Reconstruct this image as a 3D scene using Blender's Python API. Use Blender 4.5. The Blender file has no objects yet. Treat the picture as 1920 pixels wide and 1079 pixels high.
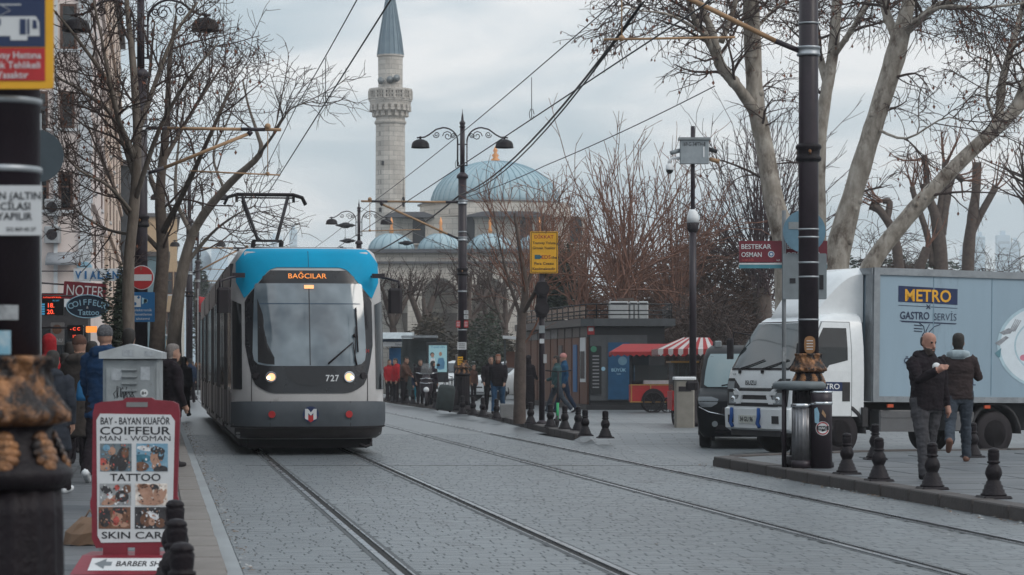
import bpy, math, random
from mathutils import Vector, Matrix, Euler
from mathutils.bvhtree import BVHTree
random.seed(7)
C = bpy.context.scene.collection
SC = bpy.context.scene
R = math.radians
# ---------------------------------------------------------------- camera
F, CX, HY, EYE = 4600.0, 960.0, 686.0, 1.4       # focal length in photo pixels, principal column, horizon row, eye height
cam = bpy.data.cameras.new('camera'); camo = bpy.data.objects.new('camera', cam); C.objects.link(camo)
camo.location = (0, 0, EYE); camo.rotation_euler = (R(90), 0, 0)
cam.sensor_width = 36; cam.lens = F / 1920 * 36
cam.shift_y = (HY - 539.5) / 1920
cam.clip_start = 0.5; cam.clip_end = 6000
cam.dof.use_dof = True; cam.dof.focus_distance = 37; cam.dof.aperture_fstop = (F / 1920 * 36) / 13.5
SC.camera = camo
# ---------------------------------------------------------------- sky, sun, exposure
SUN_EL, SUN_AZ = R(40), R(122)
w = bpy.data.worlds.new('World'); SC.world = w; w.use_nodes = True
nt = w.node_tree; nt.nodes.clear()
def N(nt, t, **kw):
    n = nt.nodes.new(t)
    for k, v in kw.items():
        if k == 'ins':
            for a, b in v.items(): n.inputs[a].default_value = b
        else: setattr(n, k, v)
    return n
out = N(nt, 'ShaderNodeOutputWorld'); bg = N(nt, "ShaderNodeBackground", ins={"Strength": 0.125})
sky = N(nt, 'ShaderNodeTexSky', sky_type='NISHITA', sun_disc=False, sun_elevation=SUN_EL, sun_rotation=SUN_AZ, air_density=1.2, dust_density=2.0)
tc = N(nt, 'ShaderNodeTexCoord')
# cloud deck: project the view direction on a flat layer so that the banks flatten towards the horizon
sep = N(nt, 'ShaderNodeSeparateXYZ'); nt.links.new(tc.outputs['Generated'], sep.inputs[0])
zz = N(nt, 'ShaderNodeMath', operation='ADD', ins={1: 0.16}); zab = N(nt, 'ShaderNodeMath', operation='ABSOLUTE')
nt.links.new(sep.outputs['Z'], zab.inputs[0]); nt.links.new(zab.outputs[0], zz.inputs[0])
dv = N(nt, 'ShaderNodeVectorMath', operation='DIVIDE'); cb = N(nt, 'ShaderNodeCombineXYZ')
for i in range(3): nt.links.new(zz.outputs[0], cb.inputs[i])
nt.links.new(tc.outputs['Generated'], dv.inputs[0]); nt.links.new(cb.outputs[0], dv.inputs[1])
mp = N(nt, 'ShaderNodeMapping'); mp.inputs['Scale'].default_value = (0.95, 1.15, 1.0); mp.inputs['Location'].default_value = (1.3, 0.2, 0)
nt.links.new(dv.outputs[0], mp.inputs[0])
nz = N(nt, 'ShaderNodeTexNoise', ins={'Scale': 1.6, 'Detail': 7.0, 'Roughness': 0.52, 'Distortion': 0.35})
nt.links.new(mp.outputs[0], nz.inputs['Vector'])
cr = N(nt, 'ShaderNodeValToRGB'); e = cr.color_ramp.elements
e[0].position = 0.4; e[0].color = (3.75, 4.4, 4.85, 1)
e[1].position = 0.62; e[1].color = (6.7, 6.72, 6.75, 1)
m = e.new(0.5); m.color = (4.85, 5.3, 5.62, 1)
nt.links.new(nz.outputs[0], cr.inputs[0])
mx = N(nt, 'ShaderNodeMixRGB', ins={0: 0.9}); nt.links.new(sky.outputs[0], mx.inputs[1]); nt.links.new(cr.outputs[0], mx.inputs[2])
# an overcast sky is brighter overhead than at the horizon
zg = N(nt, 'ShaderNodeMath', operation='MULTIPLY_ADD', ins={1: 0.95, 2: 1.0}); nt.links.new(zab.outputs[0], zg.inputs[0])
gm = N(nt, 'ShaderNodeVectorMath', operation='SCALE'); nt.links.new(mx.outputs[0], gm.inputs[0]); nt.links.new(zg.outputs[0], gm.inputs['Scale'])
nt.links.new(gm.outputs[0], bg.inputs[0]); nt.links.new(bg.outputs[0], out.inputs[0])
sl = bpy.data.lights.new('sun', 'SUN'); sl.energy = 0.95; sl.angle = R(22); sl.color = (1, 0.93, 0.85)
so = bpy.data.objects.new('sun', sl); C.objects.link(so)
sd = Vector((math.sin(SUN_AZ) * math.cos(SUN_EL), math.cos(SUN_AZ) * math.cos(SUN_EL), math.sin(SUN_EL)))
so.rotation_euler = sd.to_track_quat('Z', 'Y').to_euler(); so.location = (0, 0, 60)
vs = SC.view_settings; vs.view_transform = 'Standard'; vs.look = 'None'; vs.gamma = 1; vs.use_curve_mapping = False; vs.exposure = 0.0
cy = SC.cycles
SC.render.engine = 'CYCLES'
cy.max_bounces = 6; cy.diffuse_bounces = 3; cy.glossy_bounces = 3; cy.transmission_bounces = 4; cy.transparent_max_bounces = 8; cy.volume_bounces = 2
cy.use_denoising = True; cy.caustics_reflective = False; cy.caustics_refractive = False

# ---------------------------------------------------------------- places: photo position + distance -> metres
def P(px, py, Y): return Vector(((px - CX) * Y / F, Y, EYE - (py - HY) * Y / F))
PAV = 0.12
def onpav(px, py):
    Y = F * (EYE - PAV) / (py - HY); return Vector(((px - CX) * Y / F, Y, PAV))
def onroad(px, py):
    Y = F * EYE / (py - HY); return Vector(((px - CX) * Y / F, Y, 0))
TH = math.atan(0.144)                                # the street runs at this angle to the view
ct, st = math.cos(TH), math.sin(TH)
def RD(a, b, z=0): return Vector((a * ct - b * st, a * st + b * ct, z))

# ---------------------------------------------------------------- mesh builder
def perp(d):
    d = d.normalized(); u = Vector((0, 0, 1)) if abs(d.z) < 0.9 else Vector((1, 0, 0))
    a = d.cross(u).normalized(); return a, d.cross(a).normalized()
class MB:
    def __init__(s): s.v = []; s.f = []; s.m = []; s.s = []; s.T = None
    def add(s, vs, fs, m=0, sm=False):
        o = len(s.v)
        if s.T is not None: vs = [s.T @ Vector(p) for p in vs]
        s.v.extend(tuple(p) for p in vs)
        for f in fs: s.f.append(tuple(i + o for i in f)); s.m.append(m); s.s.append(sm)
        return s
    def box(s, c, d, rz=0, m=0, rx=0, ry=0, tap=1.0):
        x, y, z = d[0] / 2, d[1] / 2, d[2] / 2
        pts = [(-x, -y, -z), (x, -y, -z), (x, y, -z), (-x, y, -z), (-x * tap, -y * tap, z), (x * tap, -y * tap, z), (x * tap, y * tap, z), (-x * tap, y * tap, z)]
        if rz or rx or ry:
            E = Euler((rx, ry, rz)).to_matrix(); pts = [E @ Vector(p) for p in pts]
        c = Vector(c); pts = [c + Vector(p) for p in pts]
        return s.add(pts, [(3, 2, 1, 0), (4, 5, 6, 7), (0, 1, 5, 4), (1, 2, 6, 5), (2, 3, 7, 6), (3, 0, 4, 7)], m)
    def rbox(s, c, d, b, m=0):
        # box with chamfered vertical edges and top edge
        x, y, z = d[0] / 2, d[1] / 2, d[2] / 2; c = Vector(c)
        def ring(i, zz): return [(x - i, -y + b, zz), (x - i, y - b, zz), (x - b, y - i, zz), (-x + b, y - i, zz), (-x + i, y - b, zz), (-x + i, -y + b, zz), (-x + b, -y + i, zz), (x - b, -y + i, zz)]
        rs = [ring(0, -z), ring(0, z - b), ring(b * .7, z)]
        pts = [c + Vector(p) for r in rs for p in r]; fs = []
        for k in range(2):
            for i in range(8): j = (i + 1) % 8; fs.append((k * 8 + i, k * 8 + j, k * 8 + 8 + j, k * 8 + 8 + i))
        fs.append(tuple(range(16, 24))); fs.append(tuple(reversed(range(8))))
        return s.add(pts, fs, m)
    def poly(s, pts, m=0, sm=False): return s.add(pts, [tuple(range(len(pts)))], m, sm)
    def tube(s, pts, rad, n=8, m=0, sm=True, caps=True, flat=None):
        pts = [Vector(p) for p in pts]; k = len(pts)
        if not hasattr(rad, '__len__'): rad = [rad] * k
        vs = []; a = None
        for i in range(k):
            d = (pts[min(i + 1, k - 1)] - pts[max(i - 1, 0)])
            if d.length < 1e-9: d = Vector((0, 0, 1))
            d.normalize()
            if a is None: a, b = perp(d)
            else:
                a = a - d * a.dot(d)
                if a.length < 1e-6: a, b = perp(d)
                a.normalize(); b = d.cross(a)
            for j in range(n):
                t = 2 * math.pi * j / n; vs.append(pts[i] + (a * math.cos(t) + b * math.sin(t)) * rad[i])
        fs = []
        for i in range(k - 1):
            for j in range(n): q = (j + 1) % n; fs.append((i * n + j, i * n + q, i * n + n + q, i * n + n + j))
        if caps: fs.append(tuple(reversed(range(n)))); fs.append(tuple(range((k - 1) * n, k * n)))
        return s.add(vs, fs, m, sm)
    def loft(s, rings, m=0, sm=True, caps=True, closed=True):
        n = len(rings[0]); vs = [p for r in rings for p in r]; fs = []
        for i in range(len(rings) - 1):
            for j in range(n if closed else n - 1): q = (j + 1) % n; fs.append((i * n + j, i * n + q, i * n + n + q, i * n + n + j))
        if caps and closed: fs.append(tuple(reversed(range(n)))); fs.append(tuple(range((len(rings) - 1) * n, len(rings) * n)))
        return s.add(vs, fs, m, sm)
    def ell(s, zs, n=16, m=0, sm=True, p=2.0):
        # stacked ellipses / superellipses: (z, rx, ry, cx, cy)
        rings = []
        for q in zs:
            z, rx, ry = q[:3]; cx, cyy = (q[3], q[4]) if len(q) > 4 else (0, 0); r = []
            for j in range(n):
                t = 2 * math.pi * j / n; c_, s_ = math.cos(t), math.sin(t)
                r.append((cx + rx * math.copysign(abs(c_) ** (2 / p), c_), cyy + ry * math.copysign(abs(s_) ** (2 / p), s_), z))
            rings.append(r)
        return s.loft(rings, m, sm)
    def lathe(s, prof, c=(0, 0, 0), n=20, m=0, sm=True, mod=None):
        rings = []
        for r, z in prof:
            ring = []
            for j in range(n):
                t = 2 * math.pi * j / n; rr = r * (mod(t, z) if mod else 1); ring.append((c[0] + rr * math.cos(t), c[1] + rr * math.sin(t), c[2] + z))
            rings.append(ring)
        return s.loft(rings, m, sm)
    def ball(s, c, r, n=12, k=8, m=0):
        if not hasattr(r, '__len__'): r = (r, r, r)
        rings = []
        for i in range(k + 1):
            t = math.pi * (i + .02) / (k + .04) - math.pi / 2; rings.append([(c[0] + r[0] * math.cos(t) * math.cos(2 * math.pi * j / n), c[1] + r[1] * math.cos(t) * math.sin(2 * math.pi * j / n), c[2] + r[2] * math.sin(t)) for j in range(n)])
        return s.loft(rings, m)
    def ext(s, pts, vec, m=0, sm=False):
        # closed polygon pushed along vec
        n = len(pts); vec = Vector(vec); a = [Vector(p) for p in pts]; b = [p + vec for p in a]
        fs = [tuple(reversed(range(n))), tuple(range(n, 2 * n))]
        for i in range(n): j = (i + 1) % n; fs.append((i, j, n + j, n + i))
        return s.add(a + b, fs, m, sm)
    def disc(s, c, nrm, r, n=20, t=.01, m=0):
        nrm = Vector(nrm).normalized(); a, b = perp(nrm); c = Vector(c)
        return s.ext([c + (a * math.cos(2 * math.pi * i / n) + b * math.sin(2 * math.pi * i / n)) * r for i in range(n)], nrm * t, m)
    def build(s, name, mats, parent=None, loc=None, rz=0, kind=None, label=None, cat=None, group=None, fix=False):
        me = bpy.data.meshes.new(name); me.from_pydata(s.v, [], s.f)
        if not isinstance(mats, (list, tuple)): mats = [mats]
        for q in mats: me.materials.append(q)
        me.polygons.foreach_set('material_index', s.m); me.polygons.foreach_set('use_smooth', s.s); me.update()
        return link(name, me, parent, loc, rz, kind, label, cat, group)
def link(name, me, parent=None, loc=None, rz=0, kind=None, label=None, cat=None, group=None):
    o = bpy.data.objects.new(name, me); C.objects.link(o)
    if parent is not None: o.parent = parent
    if loc is not None: o.location = loc
    if rz: o.rotation_euler.z = rz
    if kind: o['kind'] = kind
    if label: o['label'] = label
    if cat: o['category'] = cat
    if group: o['group'] = group
    return o
def thing(name, label, cat, loc=(0, 0, 0), rz=0, group=None):
    o = bpy.data.objects.new(name, None); C.objects.link(o); o.empty_display_size = .2
    o.location = loc; o.rotation_euler.z = rz; o['label'] = label; o['category'] = cat
    if group: o['group'] = group
    return o
KIDS = None
def copy_tree(o, parent=None, label=None, loc=None, rz=None):
    c = o.copy(); C.objects.link(c)
    if parent is not None: c.parent = parent
    if label: c['label'] = label
    if loc is not None: c.location = loc
    if rz is not None: c.rotation_euler.z = rz
    for ch in [x for x in C.objects if x.parent == o]: copy_tree(ch, c)
    return c
_tx = {}
def letters(s, parent, org, right, up, h, mat, w=None, bold=0.0, align='C', name='lettering', depth=0.0015, shear=0, kind=None):
    """real letter meshes: org is the middle (or left end) of the base line"""
    key = (s, bold, shear)
    if key not in _tx:
        cu = bpy.data.curves.new('t', 'FONT'); cu.body = s; cu.size = 1; cu.offset = bold; cu.shear = shear; cu.resolution_u = 3
        ob = bpy.data.objects.new('t', cu); me = bpy.data.meshes.new_from_object(ob)
        _tx[key] = ([v.co.copy() for v in me.vertices], [tuple(p.vertices) for p in me.polygons])
        bpy.data.objects.remove(ob); bpy.data.curves.remove(cu); bpy.data.meshes.remove(me)
    vs, fs = _tx[key]
    if not vs: return None
    x0 = min(v.x for v in vs); x1 = max(v.x for v in vs); sy = h / 0.72; sx = sy if w is None else w / (x1 - x0)
    org, right, up = Vector(org), Vector(right).normalized(), Vector(up).normalized(); nrm = right.cross(up)
    ox = (x0 + x1) / 2 if align == 'C' else (x1 if align == 'R' else x0)
    b = MB(); b.add([org + right * ((v.x - ox) * sx) + up * (v.y * sy) + nrm * depth for v in vs], fs)
    return b.build(name, mat, parent)
# ---------------------------------------------------------------- materials
MATS = {}
def mat(name, col, rough=.6, metal=0.0, var=.12, scale=6.0, bump=0.0, bscale=30.0, spec=.4, col2=None, island=0.0, wear=None, coat=0, stretch=None):
    if name in MATS: return MATS[name]
    m = bpy.data.materials.new(name); m.use_nodes = True; t = m.node_tree; b = t.nodes['Principled BSDF']; L = t.links
    col = tuple(col) + (1,); b.inputs['Metallic'].default_value = metal; b.inputs['Specular IOR Level'].default_value = spec
    if coat: b.inputs['Coat Weight'].default_value = coat; b.inputs['Coat Roughness'].default_value = .12
    tcn = N(t, 'ShaderNodeTexCoord'); vec = tcn.outputs['Object']
    if stretch:
        mpn = N(t, 'ShaderNodeMapping'); mpn.inputs['Scale'].default_value = stretch; L.new(vec, mpn.inputs[0]); vec = mpn.outputs[0]
    nz = N(t, 'ShaderNodeTexNoise', ins={'Scale': scale, 'Detail': 6.0, 'Roughness': .62}); L.new(vec, nz.inputs['Vector'])
    r = N(t, 'ShaderNodeValToRGB'); L.new(nz.outputs[0], r.inputs[0])
    c2 = (tuple(col2) + (1,)) if col2 else tuple(max(0, c * (1 + var)) for c in col[:3]) + (1,)
    c1 = col if col2 else tuple(c * (1 - var) for c in col[:3]) + (1,)
    r.color_ramp.elements[0].position = .32; r.color_ramp.elements[1].position = .68
    r.color_ramp.elements[0].color = c1; r.color_ramp.elements[1].color = c2
    src = r.outputs[0]
    if island:
        g = N(t, 'ShaderNodeNewGeometry'); hs = N(t, 'ShaderNodeHueSaturation'); mr = N(t, 'ShaderNodeMapRange', ins={3: 1 - island, 4: 1 + island})
        L.new(g.outputs['Random Per Island'], mr.inputs[0]); L.new(mr.outputs[0], hs.inputs['Value']); L.new(src, hs.inputs['Color']); src = hs.outputs[0]
    if wear:
        n2 = N(t, 'ShaderNodeTexNoise', ins={'Scale': wear[1], 'Detail': 8.0, 'Roughness': .7}); L.new(vec, n2.inputs['Vector'])
        r2 = N(t, 'ShaderNodeValToRGB'); r2.color_ramp.elements[0].position = wear[2]; r2.color_ramp.elements[1].position = wear[2] + .12
        L.new(n2.outputs[0], r2.inputs[0]); mxn = N(t, 'ShaderNodeMixRGB'); L.new(r2.outputs[0], mxn.inputs[0]); L.new(src, mxn.inputs[1])
        mxn.inputs[2].default_value = tuple(wear[0]) + (1,); src = mxn.outputs[0]
    L.new(src, b.inputs['Base Color'])
    mr = N(t, 'ShaderNodeMapRange', ins={3: max(.03, rough * .8), 4: min(1, rough * 1.2)}); L.new(nz.outputs[0], mr.inputs[0]); L.new(mr.outputs[0], b.inputs['Roughness'])
    if bump:
        n3 = N(t, 'ShaderNodeTexNoise', ins={'Scale': bscale, 'Detail': 5.0}); L.new(vec, n3.inputs['Vector'])
        bp = N(t, 'ShaderNodeBump', ins={'Strength': bump, 'Distance': .02}); L.new(n3.outputs[0], bp.inputs['Height']); L.new(bp.outputs[0], b.inputs['Normal'])
    MATS[name] = m; return m
def brickmat(name, c1, c2, mortar, bw, bh, ms=.01, rough=.8, bump=.5, axis=None, var=.2, noise=2.0, off=.5):
    """masonry too far away to tell its blocks apart"""
    m = bpy.data.materials.new(name); m.use_nodes = True; t = m.node_tree; b = t.nodes['Principled BSDF']; L = t.links
    tcn = N(t, 'ShaderNodeTexCoord'); vec = tcn.outputs['Object']
    if axis == 'wall':       # run the courses round any upright wall
        sp = N(t, 'ShaderNodeSeparateXYZ'); L.new(vec, sp.inputs[0]); ad = N(t, 'ShaderNodeMath', operation='ADD'); L.new(sp.outputs[0], ad.inputs[0]); L.new(sp.outputs[1], ad.inputs[1])
        cbn = N(t, 'ShaderNodeCombineXYZ'); L.new(ad.outputs[0], cbn.inputs[0]); L.new(sp.outputs[2], cbn.inputs[1]); vec = cbn.outputs[0]
    br = N(t, 'ShaderNodeTexBrick', offset=off, ins={'Color1': c1 + (1,), 'Color2': c2 + (1,), 'Mortar': mortar + (1,), 'Scale': 1.0, 'Mortar Size': ms, 'Bias': 0.0, 'Brick Width': bw, 'Row Height': bh})
    L.new(vec, br.inputs['Vector'])
    nz = N(t, 'ShaderNodeTexNoise', ins={'Scale': noise, 'Detail': 7.0, 'Roughness': .65}); L.new(tcn.outputs['Object'], nz.inputs['Vector'])
    mr = N(t, 'ShaderNodeMapRange', ins={1: .3, 2: .7, 3: 1 - var, 4: 1 + var}); L.new(nz.outputs[0], mr.inputs[0])
    hs = N(t, 'ShaderNodeHueSaturation'); L.new(mr.outputs[0], hs.inputs['Value']); L.new(br.outputs[0], hs.inputs['Color']); L.new(hs.outputs[0], b.inputs['Base Color'])
    bp = N(t, 'ShaderNodeBump', ins={'Strength': bump, 'Distance': .02}); bp.invert = True; L.new(br.outputs['Fac'], bp.inputs['Height']); L.new(bp.outputs[0], b.inputs['Normal'])
    b.inputs['Roughness'].default_value = rough; MATS[name] = m; return m
def emis(name, col, s=1.0):
    m = bpy.data.materials.new(name); m.use_nodes = True; b = m.node_tree.nodes['Principled BSDF']
    b.inputs['Base Color'].default_value = tuple(c * .3 for c in col) + (1,); b.inputs['Emission Color'].default_value = tuple(col) + (1,); b.inputs['Emission Strength'].default_value = s; return m
def glassy(name, col, rough=.05, alpha=1.0, spec=.6):
    m = bpy.data.materials.new(name); m.use_nodes = True; b = m.node_tree.nodes['Principled BSDF']
    b.inputs['Base Color'].default_value = tuple(col) + (1,); b.inputs['Roughness'].default_value = rough; b.inputs['Specular IOR Level'].default_value = spec; b.inputs['Alpha'].default_value = alpha; return m
BLACK = mat('black_paint', (.024, .0155, .0215), .42, var=.25, bump=.12, bscale=60)
BLACKR = mat('black_rubber', (.019, .0145, .0175), .75, var=.3)
CASTB = mat('cast_iron_black', (.0115, .008, .0105), .5, var=.3, bump=.35, bscale=45, spec=.2, wear=((.03, .025, .023), 14, .68))
GOLD = mat('worn_gilding', (.33, .155, .065), .42, .35, col2=(.1, .048, .027), scale=12, bump=1.0, bscale=24, wear=((.02, .016, .016), 9, .46))
STEEL = mat('galvanised_steel', (.34, .36, .38), .45, .7, var=.2)
GREYM = mat('grey_metal', (.25, .27, .28), .5, .2, var=.18, bump=.1, wear=((.14, .13, .12), 9, .63))
WHITE = mat('white_paint', (.74, .76, .78), .35, var=.05, scale=3, wear=((.5, .5, .5), 5, .7))
WPLAST = mat('white_plastic', (.72, .73, .74), .4, var=.05)
RUST = mat('tan_insulator', (.36, .22, .12), .6, var=.2)
RED = mat('red_paint', (.42, .025, .028), .45, var=.12)
DRED = mat('dark_red_paint', (.2, .022, .035), .45, var=.15, bump=.1)
YEL = mat('yellow_paint', (.75, .38, .02), .5, var=.06)
NAVY = mat('navy_paint', (.012, .025, .085), .45, var=.1)
BLUE = mat('sign_blue', (.015, .12, .29), .45, var=.1)
LBLUE = mat('pale_blue', (.3, .5, .62), .5, var=.08)
INK = mat('black_ink', (.016, .016, .02), .6, var=.05)
GLASSD = glassy('dark_glass', (.012, .014, .017), .06)
CHROME = mat('chrome', (.6, .62, .64), .18, 1.0, var=.05)
BARK = mat('grey_bark', (.105, .082, .066), .9, col2=(.2, .165, .135), scale=9, bump=.6, bscale=24, stretch=(1, 1, .35))
TWIG = mat('dark_twig', (.062, .04, .034), .9, var=.25)
TWIGR = mat('reddish_twig', (.19, .095, .066), .9, var=.35)
# ================================================================ GROUND, ROAD, PAVEMENTS
M_SETT = mat('granite_sett', (.098, .109, .118), .4, col2=(.148, .162, .173), scale=.55, island=.1, bump=.2, bscale=70, spec=.45, stretch=(1, .3, 1), wear=((.085, .092, .098), 1.1, .56))
M_JOINT = mat('sett_joint', (.088, .094, .099), .9, var=.3, scale=12)
M_ROADF = brickmat('far_setts', (.1, .11, .118), (.135, .147, .157), (.085, .09, .095), .22, .139, .008, .38, .25, var=.14, noise=.6)
M_SLAB = mat('pavement_slab', (.085, .09, .096), .55, col2=(.135, .14, .145), scale=2.2, island=.16, bump=.25, bscale=50, wear=((.05, .05, .05), 3, .66))
M_SLABF = brickmat('far_paving', (.13, .14, .147), (.17, .18, .187), (.07, .07, .07), .8, .55, .012, .5, .2, var=.2, noise=.8)
M_KERBL = mat('tan_kerb_stone', (.135, .118, .105), .75, col2=(.2, .18, .165), scale=4, bump=.3, bscale=40, wear=((.07, .06, .052), 6, .62))
M_KERBR = mat('basalt_kerb_stone', (.05, .043, .042), .75, col2=(.085, .074, .07), scale=4, bump=.4, bscale=30)
M_GROUND = mat('far_ground', (.1, .105, .11), .8, var=.2, scale=.05)
M_RAIL = mat('rail_steel', (.33, .34, .36), .28, .9, var=.2, scale=3, bump=.06, wear=((.1, .07, .055), 2, .68))
M_GROOVE = mat('rail_groove', (.012, .011, .011), .9)
M_EARTH = mat('planted_earth', (.04, .035, .028), .95, var=.4, scale=2, bump=.5)
g = MB(); g.poly([(-3000, -40, -.06), (3000, -40, -.06), (3000, 3600, -.06), (-3000, 3600, -.06)]); g.build('ground', M_GROUND, kind='structure')

road = bpy.data.objects.new('road', None)
RA0, RA1 = .43, 7.66
b = MB()
b.add([(RA0 - .02, 4, -.005), (RA1 + .02, 4, -.005), (RA1 + .02, 50, -.005), (RA0 - .02, 50, -.005)], [(0, 1, 2, 3)], 0)
b.add([(RA0 - .02, 50, 0), (9.4, 50, 0), (9.4, 420, 0), (RA0 - .02, 420, 0)], [(0, 1, 2, 3)], 1)
road = b.build('road', [M_JOINT, M_ROADF], rz=TH, kind='structure')
RAILS = [1.633, 3.088, 5.295, 6.75]
b = MB(); rnd = random.Random(3); bb = 12.6
def in_rail(a0, a1):
    return any(a0 < r + .1 and a1 > r - .1 for r in RAILS)
while bb < 50:
    a = RA0 + .14 - rnd.random() * .1
    while a < RA1:
        wd = rnd.uniform(.17, .27); a0, a1 = max(a, RA0 + .135), min(a + wd - .005, RA1)
        for r in RAILS:
            if a0 < r - .1 < a1: a1 = r - .1
            elif a0 < r + .1 < a1: a0 = r + .1
        if a1 - a0 > .04 and not in_rail(a0 + .001, a1 - .001):
            h0 = rnd.uniform(-.0008, .0005); h = [h0 + rnd.uniform(-.0004, .0004) for _ in range(4)]
            y0, y1 = bb + rnd.uniform(-.005, .005), bb + .124 + rnd.uniform(-.005, .005); i = .004
            vs = [(a0, y0, -.0055), (a1, y0, -.0055), (a1, y1, -.0055), (a0, y1, -.0055), (a0 + i, y0 + i, h[0]), (a1 - i, y0 + i, h[1]), (a1 - i, y1 - i, h[2]), (a0 + i, y1 - i, h[3])]
            b.add(vs, [(4, 5, 6, 7), (0, 1, 5, 4), (1, 2, 6, 5), (2, 3, 7, 6), (3, 0, 4, 7)], 0)
        a += wd
    bb += .139
o = b.build('setts', M_SETT, road, kind='stuff')
gs = MB(); gs.ext([(RA0 - .005, 6, -.01), (RA0 + .128, 6, -.01), (RA0 + .128, 300, -.01), (RA0 - .005, 300, -.01)], (0, 0, .018)); gs.build('kerb_face_strip', mat('lit_kerb_face_tone', (.24, .255, .265), .6, var=.2, scale=2, stretch=(1, .3, 1), wear=((.13, .125, .12), 3, .6)), rz=TH, kind='structure')  # added flat pale strip, painted to stand in for the lit kerb face
for ri, r in enumerate(RAILS):
    b = MB(); sg = 1 if ri % 2 == 0 else -1
    # cross-section left to right: filler lip, running head, groove, guard lip
    L_ = 400
    def strip(x0, x1, z, m): b.add([(x0, 8, z), (x1, 8, z), (x1, L_, z), (x0, L_, z)], [(0, 1, 2, 3)], m)
    for x0, x1, z, m in ((-.1, -.062, .001, 2), (-.062, -.016, .0085, 0), (-.016, .05, -.0035, 1), (.05, .064, .005, 0), (.064, .1, .001, 2)): strip(r + min(sg * x0, sg * x1), r + max(sg * x0, sg * x1), z, m)
    for x, z in ((-.062, .0085), (-.016, .0085), (.05, .005), (.064, .005)): x = r + sg * x; b.add([(x, 8, -.014), (x, L_, -.014), (x, L_, z), (x, 8, z)], [(0, 1, 2, 3)], 0)
    b.build('tram_rail', [M_RAIL, M_GROOVE, M_JOINT], rz=TH, kind='structure')

def pavement(name, poly, m, z=PAV):
    b = MB(); b.ext([RD(a, q, -.02) for a, q in poly], (0, 0, z + .02), 0); return b.build(name, m, kind='structure')
# left pavement
M_BASEL = brickmat('left_paving', (.078, .083, .09), (.105, .11, .116), (.05, .05, .052), .6, .4, .012, .6, .3, var=.15)
pl = pavement('pavement', [(-9, 4), (.2, 4), (.2, 300), (-9, 300)], M_BASEL, PAV - .012)
sl_me = None; rnd = random.Random(5)
def slab_mesh(nm, w_, d_, h_, m):
    b = MB(); x, y = w_ / 2, d_ / 2; i = .008
    b.add([(-x, -y, -h_), (x, -y, -h_), (x, y, -h_), (-x, y, -h_), (-x + i, -y + i, 0), (x - i, -y + i, 0), (x - i, y - i, 0), (-x + i, y - i, 0)], [(4, 5, 6, 7), (0, 1, 5, 4), (1, 2, 6, 5), (2, 3, 7, 6), (3, 0, 4, 7)])
    me = bpy.data.meshes.new(nm); me.from_pydata(b.v, [], b.f); me.materials.append(m); return me
M_SLABS = [mat('slab_tone_%s' % n, c, .55, col2=tuple(q * 1.35 for q in c), scale=2.4, bump=.25, bscale=50, wear=((.05, .05, .052), 3, .66)) for n, c in (('a', (.068, .073, .08)), ('b', (.078, .082, .088)), ('c', (.09, .095, .102)))]
meL = [slab_mesh('paving_slab', .59, .392, .012, q) for q in M_SLABS]
for i in range(64):
    for j in range(4):
        o = link('paving_slab', rnd.choice(meL), pl); o.location = RD(.2 - .3 - .6 * j - .003, 12.2 + .4 * i, PAV + rnd.uniform(-.002, .002)); o.rotation_euler = (rnd.uniform(-.003, .003), rnd.uniform(-.003, .003), TH)
kl = MB(); kl.add([RD(.2, 6, 0), RD(.42, 6, 0), RD(.42, 300, 0), RD(.2, 300, 0), RD(.2, 6, .1), RD(.42, 6, .1), RD(.42, 300, .1), RD(.2, 300, .1)], [(4, 5, 6, 7), (1, 2, 6, 5)])
kerbL = kl.build('kerb', M_KERBL, kind='structure')
kme = []
for k in range(3):
    b = MB(); b.rbox((0, 0, .055), (.222, .985, .14), .012); me = bpy.data.meshes.new('kerb_stone'); me.from_pydata(b.v, [], b.f); me.materials.append(M_KERBL); kme.append(me)
for i in range(78):
    o = link('kerb_stone', rnd.choice(kme), kerbL); o.location = RD(.313 + rnd.uniform(-.006, .006), 9.5 + i + .5, rnd.uniform(-.004, .004)); o.rotation_euler.z = TH + rnd.uniform(-.004, .004)
# right pavement in the foreground, up to the mouth of the side street
pr = pavement('pavement', [(7.92, 10), (26, 10), (26, 36.2), (14, 36.4), (10.6, 35.7), (8.9, 34.6), (7.92, 33.6)], brickmat('right_paving', (.1, .106, .112), (.13, .136, .142), (.05, .05, .05), .9, .6, .014, .55, .3, var=.15), PAV - .012)
meR = [slab_mesh('paving_slab', .888, .588, .012, q) for q in M_SLABS]
for i in range(30):
    for j in range(9):
        a_, b_ = 8.37 + .9 * j, 17.5 + .6 * i
        if b_ > 32.6 + (j - 1) * .55: continue
        o = link('paving_slab', rnd.choice(meR), pr); o.location = RD(a_, b_, PAV + rnd.uniform(-.004, .004)); o.rotation_euler = (rnd.uniform(-.005, .005), rnd.uniform(-.004, .004), TH)
b = MB(); b.box((0, 0, 0), (.01, .01, .01)); 
kr = MB(); kr.add([RD(7.68, 10, -.015), RD(7.9, 10, -.015), RD(7.9, 33.6, -.015), RD(7.68, 33.6, -.015), RD(7.68, 10, .08), RD(7.9, 10, .08), RD(7.9, 33.6, .08), RD(7.68, 33.6, .08)], [(4, 5, 6, 7), (0, 4, 7, 3)])
kerbR = kr.build('kerb', M_KERBR, kind='structure')
meK = []
for k in range(3):
    b = MB(); b.rbox((0, 0, .055), (.25, .985 - .02 * k, .15), .014); me = bpy.data.meshes.new('kerb_stone'); me.from_pydata(b.v, [], b.f); me.materials.append(M_KERBR); meK.append(me)
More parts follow.
